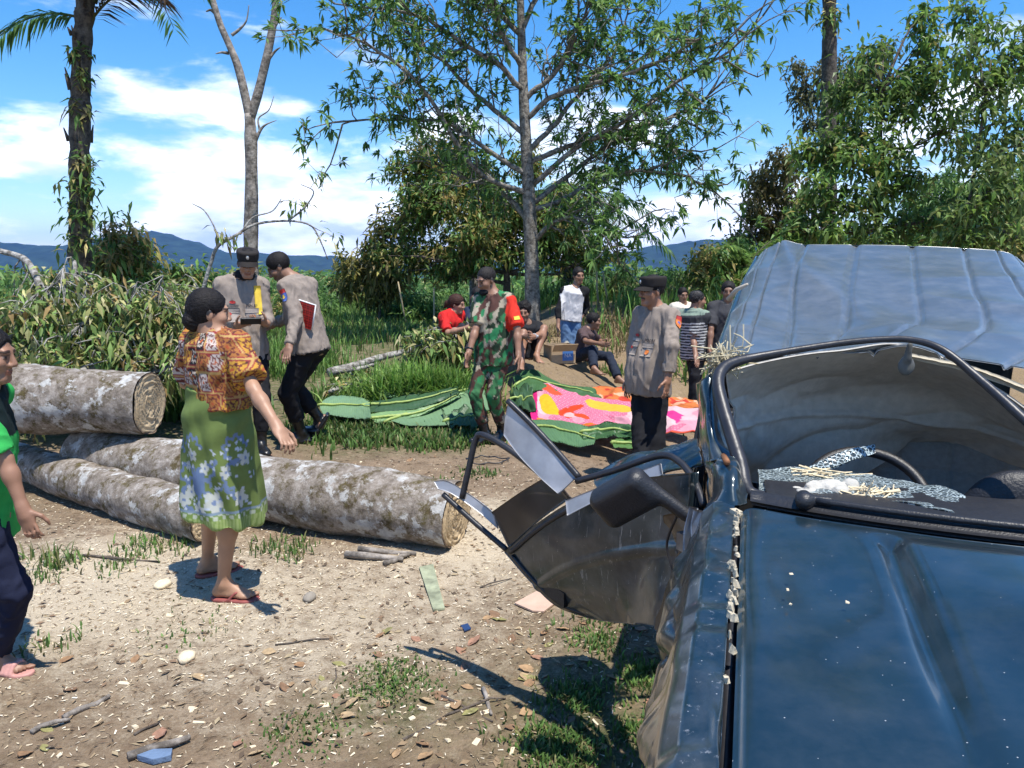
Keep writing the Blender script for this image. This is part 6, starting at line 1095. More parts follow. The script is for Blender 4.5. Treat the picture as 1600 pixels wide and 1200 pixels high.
for px, py, d, lab in ((890, 300, (.1, -.3, .9), 'dark palm crown half hidden behind the open-crowned tree'),):
    pc = [(px, 440), (px, 380), (px, py)]; palm(lab, pc, 18.5, .16, .13, 18, 2.6, DEEP, True)
palm('low palm with arching fronds beside the leafy bushes', [(1165, 470), (1166, 440), (1166, 420)], 14.5, .1, .08, 16, 1.4, LIME, False)
# ---- dead forked tree
tb = MB(); Yd = 13.5; b0 = at(393, 500, Yd); b0[2] = gz(b0[0], Yd) - .1
for pts, r0, r1 in (([(393, 470), (392, 380), (393, 290), (392, 220), (390, 178)], .135, .09), ([(391, 190), (383, 150), (372, 105), (358, 70), (343, 35), (328, -15)], .08, .045), ([(391, 185), (402, 150), (412, 110), (421, 70), (429, 20), (433, -30)], .085, .05), ([(340, 25), (330, 16), (322, 18)], .03, .01), ([(357, 83), (346, 82), (337, 84)], .03, .008), ([(362, 55), (375, 45), (385, 32), (389, 8)], .03, .006), ([(420, 92), (430, 80), (438, 74)], .03, .008), ([(427, 45), (434, 35), (440, 27)], .025, .008), ([(397, 225), (406, 205), (415, 195), (432, 188)], .035, .005), ([(406, 205), (404, 185), (420, 172), (428, 150)], .02, .004)):
    P = spl([at(x, y, Yd) for x, y in pts], 26); 
    if r0 == .135: P[0] = b0
    tb.tube(P, np.linspace(r0, r1, 26) * (1 + .09 * wav(P, 7, 2)), 12)
dt_ = empty('dead_tree', tuple(b0), 'bare dead forked tree trunk behind the two officers', 'tree'); tb.obj('trunk', B_DEAD, dt_)
# ---- fallen crown with wilted leaves
def branch(label, limbs, nl, L=.2, group='fallen branches of the felled tree', spread=.35, pal=WILTP, dens=1.9, zmax=9.):
    L *= .58
    tb = MB(); cb = MB(); first = None
    for pts, r0, r1 in limbs:
        P = spl([at(*p) for p in pts], 30); P[:, 2] = np.maximum(P[:, 2], terrain(P[:, 0], P[:, 1]) + r0 * .6); first = P[0] if first is None else first; tb.tube(P, np.linspace(r0, r1, 30) * (1 + .06 * wav(P, 20, 2)), 8)
        for q in range(int(nl * dens)):
            k = rng.integers(6, 30); e = P[k] + rdir(1, -.05)[0] * rng.uniform(.2, spread * 2.2); g_ = gz(e[0], e[1]); e[2] = max(e[2], g_ + .08); e[2] = e[2] if e[2] < g_ + zmax else g_ + zmax * rng.uniform(.45, 1.08); tw = bend(P[k], e, 5, .15); tb.tube(tw, np.linspace(min(.011, r1), .003, 5), 4); n = rng.integers(12, 24); t = rng.random((n, 1)) ** .6; p = tw[1] * (1 - t) + tw[-1] * t + rng.normal(0, .05, (n, 3)); d = rdir(n, -.9); leaves(cb, p, d, rng.uniform(.6, 1.2, n) * L, L * .32 * rng.uniform(.8, 1.2, n), shades(n, pal, .22), .45, .15)
    o = empty('fallen_branch', tuple(first), label, 'branch', group); tb.obj('limb', B_PALE, o); cb.obj('wilted_leaves', WILT, o, smooth=False); return o
branch('forked grey fallen branch sprawling behind the thick pale log', [([(20, 530, 7.6), (52, 500, 7.7), (62, 465, 7.8), (60, 440, 7.9), (38, 405, 8.2), (0, 392, 8.4)], .05, .03), ([(62, 465, 7.8), (85, 458, 7.9), (105, 445, 8.), (117, 425, 8.1), (116, 408, 8.2)], .035, .02), ([(-30, 520, 8.2), (30, 500, 8.), (80, 520, 7.6), (150, 500, 7.8)], .03, .015), ([(-50, 500, 9), (20, 490, 8.8), (60, 490, 8.6)], .03, .015)], 15, .21, spread=.2, zmax=1.5)
branch('lichened fallen limb bending up over the stacked logs', [([(105, 592, 6.7), (150, 575, 6.9), (172, 570, 7.0), (180, 545, 7.1), (186, 512, 7.2), (165, 500, 7.3)], .07, .03), ([(180, 556, 7.1), (210, 568, 7.0), (250, 580, 6.9), (280, 560, 7.0)], .03, .015), ([(186, 505, 7.2), (225, 510, 7.2), (260, 505, 7.3), (300, 500, 7.6)], .025, .012), ([(165, 500, 7.3), (230, 490, 7.6), (245, 480, 7.8)], .02, .01)], 19, .21, spread=.2, zmax=1.4)
branch('thick wilted branch mass right against the log pile', [([(0, 560, 7.2), (30, 500, 7.2), (45, 470, 7.3), (90, 440, 7.4), (100, 415, 7.4)], .02, .006), ([(60, 575, 7.), (100, 530, 7.), (140, 500, 7.1), (200, 470, 7.2), (215, 440, 7.2)], .02, .006), ([(150, 520, 7.4), (200, 505, 7.3), (240, 470, 7.3), (255, 430, 7.3)], .018, .005), ([(0, 560, 7.2), (60, 575, 7.), (110, 560, 7.1), (150, 520, 7.4)], .04, .02), ([(20, 590, 6.6), (70, 596, 6.6), (110, 580, 6.8)], .03, .015), ([(200, 560, 7.6), (250, 530, 7.9), (290, 480, 8.3)], .03, .015), ([(-60, 600, 6.6), (-10, 560, 7), (40, 520, 7.5)], .03, .015)], 22, .22, spread=.24, zmax=1.2)
branch('upright wilted bough arching above the officers', [([(290, 560, 8.2), (318, 450, 8.3), (330, 410, 8.3), (340, 385, 8.3), (368, 368, 8.3), (400, 350, 8.4), (450, 345, 8.5), (485, 352, 8.5), (500, 375, 8.5), (512, 405, 8.5)], .024, .006), ([(340, 385, 8.3), (337, 360, 8.3), (320, 330, 8.3), (300, 318, 8.3)], .013, .004), ([(450, 345, 8.5), (475, 325, 8.5), (490, 300, 8.5), (470, 288, 8.5)], .012, .004), ([(375, 366, 8.3), (395, 340, 8.4), (425, 330, 8.4), (440, 310, 8.4)], .012, .004)], 1, .2, spread=.14)
branch('heap of wilted leafy branches behind the sarong woman', [([(230, 530, 8.6), (280, 490, 8.8), (330, 470, 9.)], .03, .015), ([(230, 530, 8.6), (260, 470, 9.0), (310, 450, 9.3)], .03, .015), ([(230, 530, 8.6), (280, 560, 8.0), (320, 545, 8)], .025, .012)], 24, .22, spread=.24, zmax=1.4)
branch('pale debarked branch lying beside the soldier\'s grass clump', [([(515, 582, 9.6), (560, 570, 10.), (590, 560, 10.3), (622, 552, 10.6), (650, 545, 10.8)], .06, .035), ([(515, 582, 9.6), (560, 576, 9.8), (590, 568, 10.)], .035, .02)], 2, .18, spread=.10, zmax=.2)
branch('cut leafy branch heaped in front of the red-shirted person', [([(650, 548, 9.0), (680, 526, 9.0), (710, 514, 9.0), (735, 522, 9.0)], .03, .012), ([(650, 548, 9.0), (700, 534, 8.9), (725, 545, 8.9)], .025, .01), ([(650, 548, 9.0), (670, 518, 9.1), (700, 508, 9.1)], .02, .01)], 15, .25, spread=.15, zmax=.75)
branch('dry leafy twigs lying behind the folder officer\'s boots', [([(515, 612, 8.4), (550, 602, 8.6), (600, 595, 8.8), (640, 590, 8.9)], .02, .01), ([(515, 612, 8.4), (540, 600, 8.8), (580, 592, 8.9)], .02, .01)], 14, .2, spread=.10, zmax=.25)
# ---- grass: blades past counting
def blades(n, cx, cy, rx, ry, h0, h1, pal, w=.008, bendf=.5, clumpy=True):
    """blade strips round a ground point; returns V, Q, colours"""
    a = rng.uniform(0, 2 * PI, n); r = np.sqrt(rng.random(n)); X = cx + rx * r * np.cos(a); Y = cy + ry * r * np.sin(a)
    if clumpy: m_ = max(3, n // 22); kx = cx + rx * rng.normal(0, .55, m_); ky = cy + ry * rng.normal(0, .55, m_); q_ = rng.integers(0, m_, n); o_ = rng.random(n) < .7; sc_ = .05 + .10 * min(rx, ry); X = np.where(o_, kx[q_] + rng.normal(0, sc_, n), X); Y = np.where(o_, ky[q_] + rng.normal(0, sc_, n), Y)
    Z = terrain(X, Y) - .005; h = rng.uniform(h0, h1, n) * (1 - .45 * r); th = rng.uniform(0, 2 * PI, n); b = rng.uniform(.1, 1, n) * bendf; d = np.stack([np.cos(th), np.sin(th), 0 * th], -1); s = np.stack([-np.sin(th), np.cos(th), 0 * th], -1); W = w * rng.uniform(.6, 1.3, n)
    P = np.stack([X, Y, Z], -1); up = np.array([0, 0, 1.]); rows = []
    for t, ww in ((0, .8), (.35, 1.), (.7, .75)): c = P + up * (h * t * (1 - .25 * b * t))[:, None] + d * (h * b * t * t)[:, None]; rows += [c - s * (W * ww)[:, None], c + s * (W * ww)[:, None]]
    rows.append(P + up * (h * (1 - .35 * b))[:, None] + d * (h * b)[:, None]); V = np.stack(rows, 1).reshape(-1, 3); k = np.arange(n)[:, None] * 7
    Q = np.concatenate([k + np.array([[0, 1, 3, 2]]), k + np.array([[2, 3, 5, 4]])]); T = k + np.array([[4, 5, 6]]); return V, Q, T, np.repeat(shades(n, pal, .2), 7, 0)
GP = [(.12, .23, .045), (.16, .28, .06), (.09, .18, .04), (.20, .29, .08)]; DRYG = [(.25, .2, .09), (.3, .25, .12), (.17, .15, .06)]; WEED = [(.10, .19, .045), (.13, .23, .055), (.08, .15, .04), (.2, .2, .08)]
gb = MB()
def gp_(px, py, n, rx, ry, h0, h1, pal=GP, w=.008, bf=.5): p = gnd(px, py); V, Q, T, C_ = blades(n, p[0], p[1], rx, ry, h0, h1, pal, w, bf); gb.add(V, Q, T); gb.C[-1] = C_
def gpos(X_, Y_, n, rx, ry, h0, h1, pal, w, bf): V, Q, T, C_ = blades(n, X_, Y_, rx, ry, h0, h1, pal, w, bf); gb.add(V, Q, T); gb.C[-1] = C_
TALL = [(.15, .28, .05), (.20, .34, .065), (.11, .22, .045), (.25, .36, .10)]
gpos(-1.05, 8.45, 3000, .55, .25, .45, .8, TALL, .011, .9); gpos(-.68, 8.35, 1500, .35, .25, .4, .7, TALL, .011, .9); gpos(-1.6, 8.3, 1200, .4, .35, .2, .45, TALL, .010, .9)
gp_(640, 600, 1200, .75, .5, .25, .55, GP, .010, .8); gp_(700, 570, 900, .55, .5, .3, .6, GP, .010, .8); gp_(560, 625, 1800, .5, .35, .1, .3, GP); gp_(590, 680, 3600, .65, .42, .07, .2, WEED, .011, .7); gp_(690, 690, 1800, .4, .3, .05, .16, WEED, .010); gp_(540, 670, 1600, .35, .3, .08, .22, WEED, .01); gp_(680, 640, 900, .8, .2, .06, .16, WEED, .01)
gp_(270, 640, 3000, .5, .6, .2, .5, GP, .009, .7); gp_(430, 570, 3600, .9, .9, .2, .5, GP, .009, .7); gp_(570, 520, 6500, 2.2, 2.4, .15, .45, GP + DRYG[:1], .010, .6); gp_(500, 510, 3500, 1.6, 2.5, .2, .5, GP, .01); gp_(350, 520, 4000, 1.8, 2., .2, .5, GP, .01); gp_(640, 490, 4500, 2.5, 2.5, .3, .7, GP + WEED, .014)
for px, py, n, r, h in ((225, 855, 130, .11, .12), (270, 855, 70, .10, .11), (90, 880, 110, .10, .2), (75, 905, 60, .12, .1), (430, 858, 110, .14, .13), (470, 866, 70, .14, .11), (185, 885, 90, .1, .1), (600, 1050, 300, .12, .045), (625, 1075, 300, .12, .045), (580, 1075, 200, .1, .045), (860, 1160, 600, .12, .07), (900, 1090, 500, .11, .07), (930, 1010, 300, .10, .07), (960, 960, 300, .13, .08), (880, 1190, 400, .12, .07), (1010, 1060, 400, .1, .08), (460, 1140, 200, .1, .04), (510, 1150, 150, .1, .04), (990, 1150, 300, .08, .06), (740, 740, 120, .2, .08), (90, 1010, 60, .1, .1), (300, 985, 90, .2, .05)): gp_(px, py, n, r, r, h * .4, h, WEED, .0045 if py > 800 else .007, .8)
gp_(1000, 540, 500, .8, .5, .1, .3, DRYG, .007, .9); gp_(985, 510, 1400, 1.2, .8, .1, .3, DRYG, .006, 1.); gp_(900, 520, 700, .9, .5, .08, .25, DRYG, .006, 1.); gp_(870, 470, 1200, 1.5, 1., .3, .7, GP, .016, .8); gp_(1060, 480, 800, .8, .7, .2, .6, GP + DRYG, .014, .8); gp_(960, 585, 120, .15, .1, .1, .25, GP); gp_(1180, 520, 2500, 2.5, 2, .3, .8, GP, .014)
gb.obj('grass', GRASSM, None, smooth=False, kind='stuff')
# bamboo stakes
for k, (x0, y0, x1, y1, Yk) in enumerate(((935, 500, 932, 412, 14), (952, 500, 942, 425, 14.2), (1003, 500, 1003, 440, 13.5), (676, 500, 678, 450, 15), (637, 505, 622, 440, 16))):
    t_ = MB(); a, b = at(x0, y0, Yk), at(x1, y1, Yk); a[2] = gz(a[0], a[1]) - .05; t_.tube([a, (a + b) / 2 + rng.normal(0, .01, 3), b], [.02, .018, .015], 7); t_.obj('garden_stake', plain('dry_bamboo', (.34, .28, .17), .8, bump=.3, bscale=30), None, label=('thin bamboo stake standing right behind the slim man in jeans', 'slanting bamboo stake beside the slim man\'s shoulder', 'short bamboo stake on the dry bank near the khaki officer\'s cap', 'upright stake in the grass left of the red-shirted person', 'stake leaning in the scrub below the bronze-leaved tree')[k], cat='stake', group='bamboo stakes among the shrubs')
# ================================================================ banana leaves and cloths
def banana_mat():
    m, nt, bs = nmat('banana_leaf'); a = mk(nt, 'ShaderNodeAttribute', attribute_name='Col'); nt.links.new(a.outputs['Color'], bs.inputs['Base Color']); bs.inputs['Roughness'].default_value = .45; bs.inputs['Specular IOR Level'].default_value = .4
    tr = mk(nt, 'ShaderNodeBsdfTranslucent'); nt.links.new(a.outputs['Color'], tr.inputs[0]); mx = mk(nt, 'ShaderNodeMixShader'); mx.inputs[0].default_value = .18; nt.links.new(bs.outputs[0], mx.inputs[1]); nt.links.new(tr.outputs[0], mx.inputs[2]); nt.links.new(mx.outputs[0], nt.nodes['Material Output'].inputs[0]); return m
BAN = banana_mat()
def banana(label, rows, col, rib=None, seed=1, dent=.012, lift=.012):
    """a big leaf blade through a net of photo points; u runs along the midrib; torn edge, ribs across"""
    G = pnet(rows, 90, 40); uu, vv = np.meshgrid(np.linspace(0, 1, 90), np.linspace(-1, 1, 40)); N = gnormal(G); N = N * np.sign(N[..., 2:3]); P3 = np.stack([uu * 3, vv, 0 * uu], -1)
    G = G + N * (.0012 * np.sin(uu * 150 + np.abs(vv) * 14) + dent * wav(P3, 4, seed) + .002 * wav(P3, 13, seed + 2))[..., None]; zt = terrain(G[..., 0], G[..., 1]) + lift; G[..., 2] = np.maximum(G[..., 2], zt + .006)
    G = G + ((np.abs(vv) > .93) * rng.normal(0, .006, vv.shape))[..., None] * np.array([1, .6, 0]); V, Q = sheet(G, .003); c = np.tile(np.array(col), (len(V), 1)) * (1 + .05 * np.concatenate([np.sin(uu * 150 + np.abs(vv) * 14).ravel()] * 2) + .12 * wav(V, 6, seed))[:, None]
    o = empty('banana_leaf', tuple(G[20, 45]), label, 'leaf', 'cut banana leaves spread on the ground'); obj('blade', V, Q, BAN, o, np.clip(c, 0, 1))
    t = MB(); k = spl(G[20][::22], 90); k[:, 2] = np.maximum(k[:, 2], G[20][:, 2]); t.tube(np.concatenate([[k[0] + (k[0] - k[8]) * .6], k + np.array([0, 0, .012])]), np.concatenate([[.016], np.linspace(.016, .006, 90)]), 8, (.30, .38, .10)); t.obj('midrib', attr('midrib', .5), o); return o
BG1, BG2, BG3 = (.16, .27, .14), (.045, .10, .045), (.20, .34, .14)
banana('broad pale banana leaf with a yellow midrib beside the soldier', [[(585, 662, 7.35), (650, 645, 7.7), (700, 622, 8.1), (752, 598, 8.5)], [(608, 658, 7.4), (660, 638, 7.7), (705, 618, 8.0), (756, 604, 8.2)], [(640, 667, 7.2), (690, 664, 7.25), (730, 655, 7.4), (764, 640, 7.6)]], BG1, seed=2)
banana('dark folded banana leaf lying across the pale one', [[(566, 628, 7.95), (620, 622, 7.95), (670, 612, 8.0), (715, 604, 8.1)], [(568, 634, 7.75), (625, 630, 7.75), (675, 620, 7.8), (716, 609, 7.9)], [(575, 645, 7.6), (640, 640, 7.6), (690, 626, 7.7), (718, 613, 7.8)]], BG2, seed=3, lift=.03)
banana('lime inner half of a banana leaf under the dark folded one', [[(575, 646, 7.55), (630, 640, 7.6), (680, 630, 7.7), (725, 612, 7.9)], [(580, 654, 7.45), (630, 650, 7.5), (672, 640, 7.6), (715, 620, 7.8)], [(590, 662, 7.35), (625, 658, 7.4), (660, 648, 7.5), (700, 628, 7.7)]], BG3, seed=4)
banana('squarish banana leaf piece propped on the grass', [[(600, 605, 8.5), (625, 601, 8.5), (650, 600, 8.5), (662, 606, 8.4)], [(598, 612, 8.3), (625, 610, 8.3), (655, 608, 8.3), (668, 612, 8.3)], [(602, 621, 8.1), (630, 620, 8.1), (658, 617, 8.1), (676, 616, 8.1)]], BG1, seed=5)
banana('banana leaf stub with a thick stalk by the folder officer\'s boot', [[(510, 622, 8.0), (535, 618, 8.0), (560, 620, 7.9), (578, 628, 7.8)], [(500, 634, 7.7), (530, 634, 7.7), (555, 634, 7.7), (578, 636, 7.6)], [(505, 648, 7.45), (535, 652, 7.4), (560, 655, 7.35), (580, 652, 7.35)]], BG1, seed=6)
banana('crumpled banana leaf tip at the soldier\'s boots', [[(690, 645, 7.5), (720, 640, 7.6), (745, 636, 7.6)], [(695, 655, 7.35), (722, 652, 7.4), (748, 650, 7.4)], [(702, 668, 7.2), (725, 666, 7.2), (750, 664, 7.2)]], (.07, .13, .055), seed=7, dent=.05)
banana('curled banana leaf behind the pink blanket', [[(803, 590, 9.0), (830, 578, 9.0), (870, 598, 8.8), (930, 610, 8.6)], [(806, 604, 8.6), (838, 594, 8.7), (880, 608, 8.5), (935, 618, 8.3)], [(815, 620, 8.3), (842, 612, 8.3), (885, 620, 8.2), (940, 626, 8.1)]], (.06, .14, .05), seed=8, dent=.03, lift=.05)
banana('dark crumpled banana leaf at the blanket\'s magenta corner', [[(796, 612, 8.4), (815, 602, 8.5), (832, 606, 8.4)], [(798, 625, 8.1), (816, 620, 8.1), (834, 622, 8.1)], [(802, 640, 7.8), (818, 640, 7.8), (838, 645, 7.7)]], BG2, seed=9, dent=.04)
banana('smooth banana leaf under the blanket\'s front hem', [[(805, 655, 7.5), (850, 656, 7.4), (900, 662, 7.2), (932, 672, 7.0)], [(812, 672, 7.2), (855, 668, 7.2), (898, 678, 7.0), (930, 686, 6.85)], [(850, 688, 6.95), (880, 692, 6.85), (905, 697, 6.75), (928, 696, 6.75)]], (.10, .20, .09), seed=10)
banana('domed banana leaf peeking out between blanket and khaki officer', [[(915, 668, 7.15), (945, 660, 7.2), (975, 664, 7.1), (1010, 672, 6.95)], [(912, 678, 7.0), (945, 672, 7.0), (975, 674, 6.95), (1010, 682, 6.8)], [(910, 686, 6.85), (945, 686, 6.85), (978, 686, 6.8), (1010, 690, 6.7)]], (.05, .12, .04), seed=11, dent=.03)
banana('small torn banana leaf end by the khaki officer\'s trousers', [[(955, 686, 6.85), (980, 685, 6.85), (1006, 686, 6.8)], [(957, 693, 6.7), (982, 693, 6.7), (1006, 694, 6.7)], [(960, 700, 6.6), (984, 701, 6.6), (1006, 701, 6.6)]], (.09, .19, .05), seed=12)
def cloth(name, label, rows, colf, mat, nu=160, nv=90, dent=.02, seed=1, cat='blanket'):
    G = pnet(rows, nu, nv); uu, vv = np.meshgrid(np.linspace(0, 1, nu), np.linspace(0, 1, nv)); N = gnormal(G); N = N * np.sign(N[..., 2:3]); P3 = np.stack([uu * 3, vv * 1.3, 0 * uu], -1); G = G + N * (dent * (1 - 2 * np.abs(wav(P3 * np.array([1.4, .7, 1]), 3.5, seed))) + dent * .3 * wav(P3, 12, seed + 1))[..., None]
    G[..., 2] = np.maximum(G[..., 2], terrain(G[..., 0], G[..., 1]) + .035); V, Q = sheet(G, .006); c = colf(uu, vv).reshape(-1, 3); return obj(name, V, Q, mat, None, np.concatenate([c, c]), label=label, cat=cat)
def blanket_col(u, v):
    P = np.stack([u * 3, v * 1.2, 0 * u], -1); c = np.zeros(u.shape + (3,)) + np.array((.66, .20, .30)); w = wav(P, 3.1, 2); c[w > .05] = (.72, .40, .45); c[w > .5] = (.74, .58, .56); sp_ = np.sin(u * 260) * np.sin(v * 120); m = (w < .05) & (sp_ > .55); c[m] = (.74, .5, .52)
    def bl(u0, v0, ru, rv, col, k=0.): c[(((u - u0) / ru) ** 2 + ((v - v0 - k * (u - u0)) / rv) ** 2) < 1 + .35 * wav(P, 9, 5)] = col
    bl(.17, .42, .075, .2, (.78, .52, .03), .5); bl(.56, .25, .15, .13, (.78, .55, .06), .15); bl(.30, .55, .05, .15, (.68, .08, .025)); bl(.34, .42, .07, .07, (.68, .08, .025), -1.5); bl(.31, .60, .035, .09, (.75, .55, .5)); bl(.38, .62, .04, .08, (.7, .1, .03), 1); bl(.2, .1, .1, .08, (.72, .12, .05), .3); bl(.88, .45, .06, .22, (.68, .06, .28)); bl(.78, .6, .12, .25, (.75, .62, .58)); bl(.03, .45, .04, .6, (.72, .03, .22)); bl(.25, .93, .2, .06, (.70, .22, .03)); bl(.1, .86, .05, .08, (.72, .3, .04))
    c[(v > .955)] = (.66, .12, .06); return c * np.array([.74, .62, .66])
BLK = attr('plush_blanket', rough=.95, bump=.5, bscale=180, spec=.1, var=.08)
cloth('blanket', 'pink blanket with yellow and red swirls spread over banana leaves', [[(833, 600, 8.6), (856, 601, 8.5), (900, 616, 8.3), (960, 627, 8.0), (1020, 634, 7.8), (1092, 638, 7.6)], [(830, 626, 8.1), (860, 628, 8.0), (910, 636, 7.8), (965, 642, 7.6), (1020, 646, 7.4), (1092, 650, 7.2)], [(829, 648, 7.7), (865, 652, 7.6), (915, 655, 7.45), (965, 654, 7.35), (1020, 662, 7.1), (1092, 664, 6.95)], [(832, 660, 7.5), (870, 666, 7.3), (920, 668, 7.2), (965, 662, 7.2), (1020, 676, 6.9), (1092, 676, 6.8)]], blanket_col, BLK)
def orange_col(u, v):
    P = np.stack([u * 3, v, 0 * u], -1); c = np.zeros(u.shape + (3,)) + np.array((.50, .15, .045)); c[wav(P, 6, 3) > .3] = (.60, .32, .2); c[wav(P, 8, 6) > .55] = (.45, .05, .03); return c
cloth('orange_cloth', 'crumpled orange cloth behind the pink blanket', [[(900, 612, 8.9), (940, 606, 8.9), (990, 612, 8.7), (1040, 622, 8.5), (1092, 628, 8.3)], [(905, 620, 8.6), (945, 618, 8.6), (990, 622, 8.4), (1040, 630, 8.2), (1092, 634, 8.0)], [(915, 628, 8.3), (950, 630, 8.3), (990, 634, 8.1), (1040, 638, 8.0), (1092, 642, 7.8)]], orange_col, BLK, 90, 40, .035, 4, 'cloth')
# ================================================================ carton
c = gnd(874, 566); c[2] += .12; Rb = rotz(.35); bx = empty('carton', tuple(c - np.array([0, 0, .12])), 'open brown carton with a blue printed panel beside the slim man\'s legs', 'box'); CARD = plain('cardboard', (.38, .27, .16), .85, bump=.2, bscale=60)
for (o_, sx, sy, sz, nme) in (((0, -.13, 0), .34, .008, .24, 'side'), ((0, .13, 0), .34, .008, .24, 'side'), ((-.17, 0, 0), .008, .252, .24, 'side'), ((.17, 0, 0), .008, .252, .24, 'side'), ((0, 0, -.116), .33, .25, .008, 'bottom')): V, Q = box_v(c + Rb @ np.array(o_), sx, sy, sz, Rb); obj(nme, V, Q, CARD, bx, smooth=False)
for o_, ang, ax in (((0, -.19, .09), -.9, 0), ((-.23, 0, .13), .3, 1)): V, Q = box_v(c + Rb @ np.array(o_), .33 if ax == 0 else .12, .12 if ax == 0 else .24, .006, Rb @ (rotx(ang) if ax == 0 else roty(ang))); obj('flap', V, Q, CARD, bx, smooth=False)
V, Q = box_v(c + Rb @ np.array([.06, -.1365, -.02]), .15, .003, .13, Rb); pn = obj('printed_panel', V, Q, plain('blue_print', (.05, .16, .42), .7), bx, smooth=False)
cu = bpy.data.curves.new('t', 'FONT'); cu.body = 'NA'; cu.size = .07; cu.align_x = 'CENTER'; cu.align_y = 'CENTER'; to = bpy.data.objects.new('t', cu); COL.objects.link(to); bpy.context.view_layer.update(); me = to.evaluated_get(bpy.context.evaluated_depsgraph_get()).to_mesh(); tv = np.array([v.co[:] for v in me.vertices]); tri = [tuple(p.vertices) for p in me.polygons]; bpy.data.objects.remove(to)
m2 = bpy.data.meshes.new('lettering'); m2.from_pydata([tuple(c + Rb @ np.array([.06 + v[0], -.1395, -.02 + v[1]])) for v in tv], [], tri); m2.materials.append(plain('pale_print', (.6, .65, .7), .7)); link('lettering', m2, pn)
# ================================================================ ground litter
def lie(px, py, dz=0.): p = gnd(px, py); p[2] = gz(p[0], p[1]) + dz; return p
CHIP = plain('fresh_wood_chip', (.66, .55, .38), .85, bump=.4, bscale=80, var=.15)
def chip_mesh(L, w, h):
    V, Q = box_v((0, 0, h / 2), L, w, h); V = V * np.array([[1 + rng.uniform(-.25, .25), 1 + rng.uniform(-.3, .3), 1 + rng.uniform(-.4, .4)] for _ in range(8)]); return mesh_from('wood_chip', V, Q, CHIP, None, False)
cm = [chip_mesh(rng.uniform(.025, .06), rng.uniform(.012, .03), rng.uniform(.004, .01)) for _ in range(9)]
spots = [(255, 912), (178, 942), (280, 930), (190, 945), (300, 915), (345, 905), (435, 915), (490, 918), (620, 902), (290, 1032), (680, 955), (470, 880), (560, 900), (230, 900), (90, 960), (140, 905), (60, 930), (545, 1010), (520, 850), (640, 930), (745, 850), (760, 890), (735, 830), (690, 1135), (645, 1125), (715, 1100), (780, 1140), (745, 1160), (800, 1175), (650, 1150), (760, 1090), (700, 1160), (930, 1130), (360, 1060), (250, 1050), (420, 1100), (300, 1110), (480, 1080), (60, 1120), (150, 1130), (700, 1105), (720, 1140), (585, 1015), (410, 945), (375, 975), (500, 985)] + [(rng.uniform(20, 760), rng.uniform(850, 1190)) for _ in range(34)] + [(rng.uniform(500, 900), rng.uniform(720, 860)) for _ in range(12)]
for k, (x, y) in enumerate(spots):
    p = lie(x, y, .001); o = bpy.data.objects.new('wood_chip', cm[k % 9]); COL.objects.link(o); o.location = p; o.rotation_euler = (rng.normal(0, .12), rng.normal(0, .12), rng.uniform(0, 6.28)); s_ = rng.uniform(.3, .8); o.scale = (s_, s_, s_); o['label'] = 'pale fresh wood chip lying on the trampled soil'; o['category'] = 'wood chip'; o['group'] = 'wood chips scattered on the soil'
# sawdust slivers, straw and crumbs past counting
sv = MB(); n = 15000; Xs = np.concatenate([rng.normal(-1.6, 1.3, n // 2), rng.uniform(-3.6, 1.2, n // 2)]); Ys = np.concatenate([rng.normal(3.9, .8, n // 2), rng.uniform(1.9, 6.3, n // 2)]); k = Ys > 1.7; Xs, Ys = Xs[k], Ys[k]; n = len(Xs); d = np.stack([*(lambda a: (np.cos(a), np.sin(a)))(rng.uniform(0, 6.28, n)), rng.normal(0, .15, n)], -1); L = rng.uniform(.003, .011, n); s = np.stack([-d[:, 1], d[:, 0], 0 * L], -1); P = np.stack([Xs, Ys, terrain(Xs, Ys) + .004], -1); w = L * rng.uniform(.12, .3, n)
V = np.stack([P - d * L[:, None] - s * w[:, None], P + d * L[:, None] - s * w[:, None], P + d * L[:, None] + s * w[:, None] + [0, 0, .003], P - d * L[:, None] + s * w[:, None]], 1).reshape(-1, 3); sv.add(V, np.arange(n)[:, None] * 4 + np.arange(4)[None]); pc = np.array([(.62, .52, .37), (.55, .45, .30), (.70, .62, .48), (.30, .22, .13)])[rng.integers(0, 4, n)]; sv.C[-1] = np.repeat(pc, 4, 0); sv.obj('sawdust', attr('sawdust', .9), None, smooth=False, kind='stuff')
lt = MB(); n = 16000; Xs = rng.uniform(-3.8, 2.6, n); Ys = 1.7 + 8 * rng.random(n) ** 1.5; k = ~((Xs > .3) & (Ys < 3)); Xs, Ys = Xs[k], Ys[k]; n = len(Xs); a = rng.uniform(0, 6.28, n); L = rng.uniform(.006, .026, n); d = np.stack([np.cos(a), np.sin(a), rng.normal(0, .12, n)], -1); s = np.stack([-np.sin(a), np.cos(a), 0 * a], -1); P = np.stack([Xs, Ys, terrain(Xs, Ys) + .005], -1); w = np.where(rng.random(n) < .25, L * .45, .0016)
V = np.stack([P - d * L[:, None], P + s * w[:, None] + [0, 0, .004], P + d * L[:, None], P - s * w[:, None]], 1).reshape(-1, 3); lt.add(V, np.arange(n)[:, None] * 4 + np.arange(4)[None]); pc = np.array([(.16, .105, .06), (.24, .17, .10), (.10, .07, .045), (.33, .26, .16), (.20, .13, .08)])[rng.integers(0, 5, n)]; lt.C[-1] = np.repeat(pc, 4, 0); lt.obj('litter', attr('litter', .9), None, smooth=False, kind='stuff')
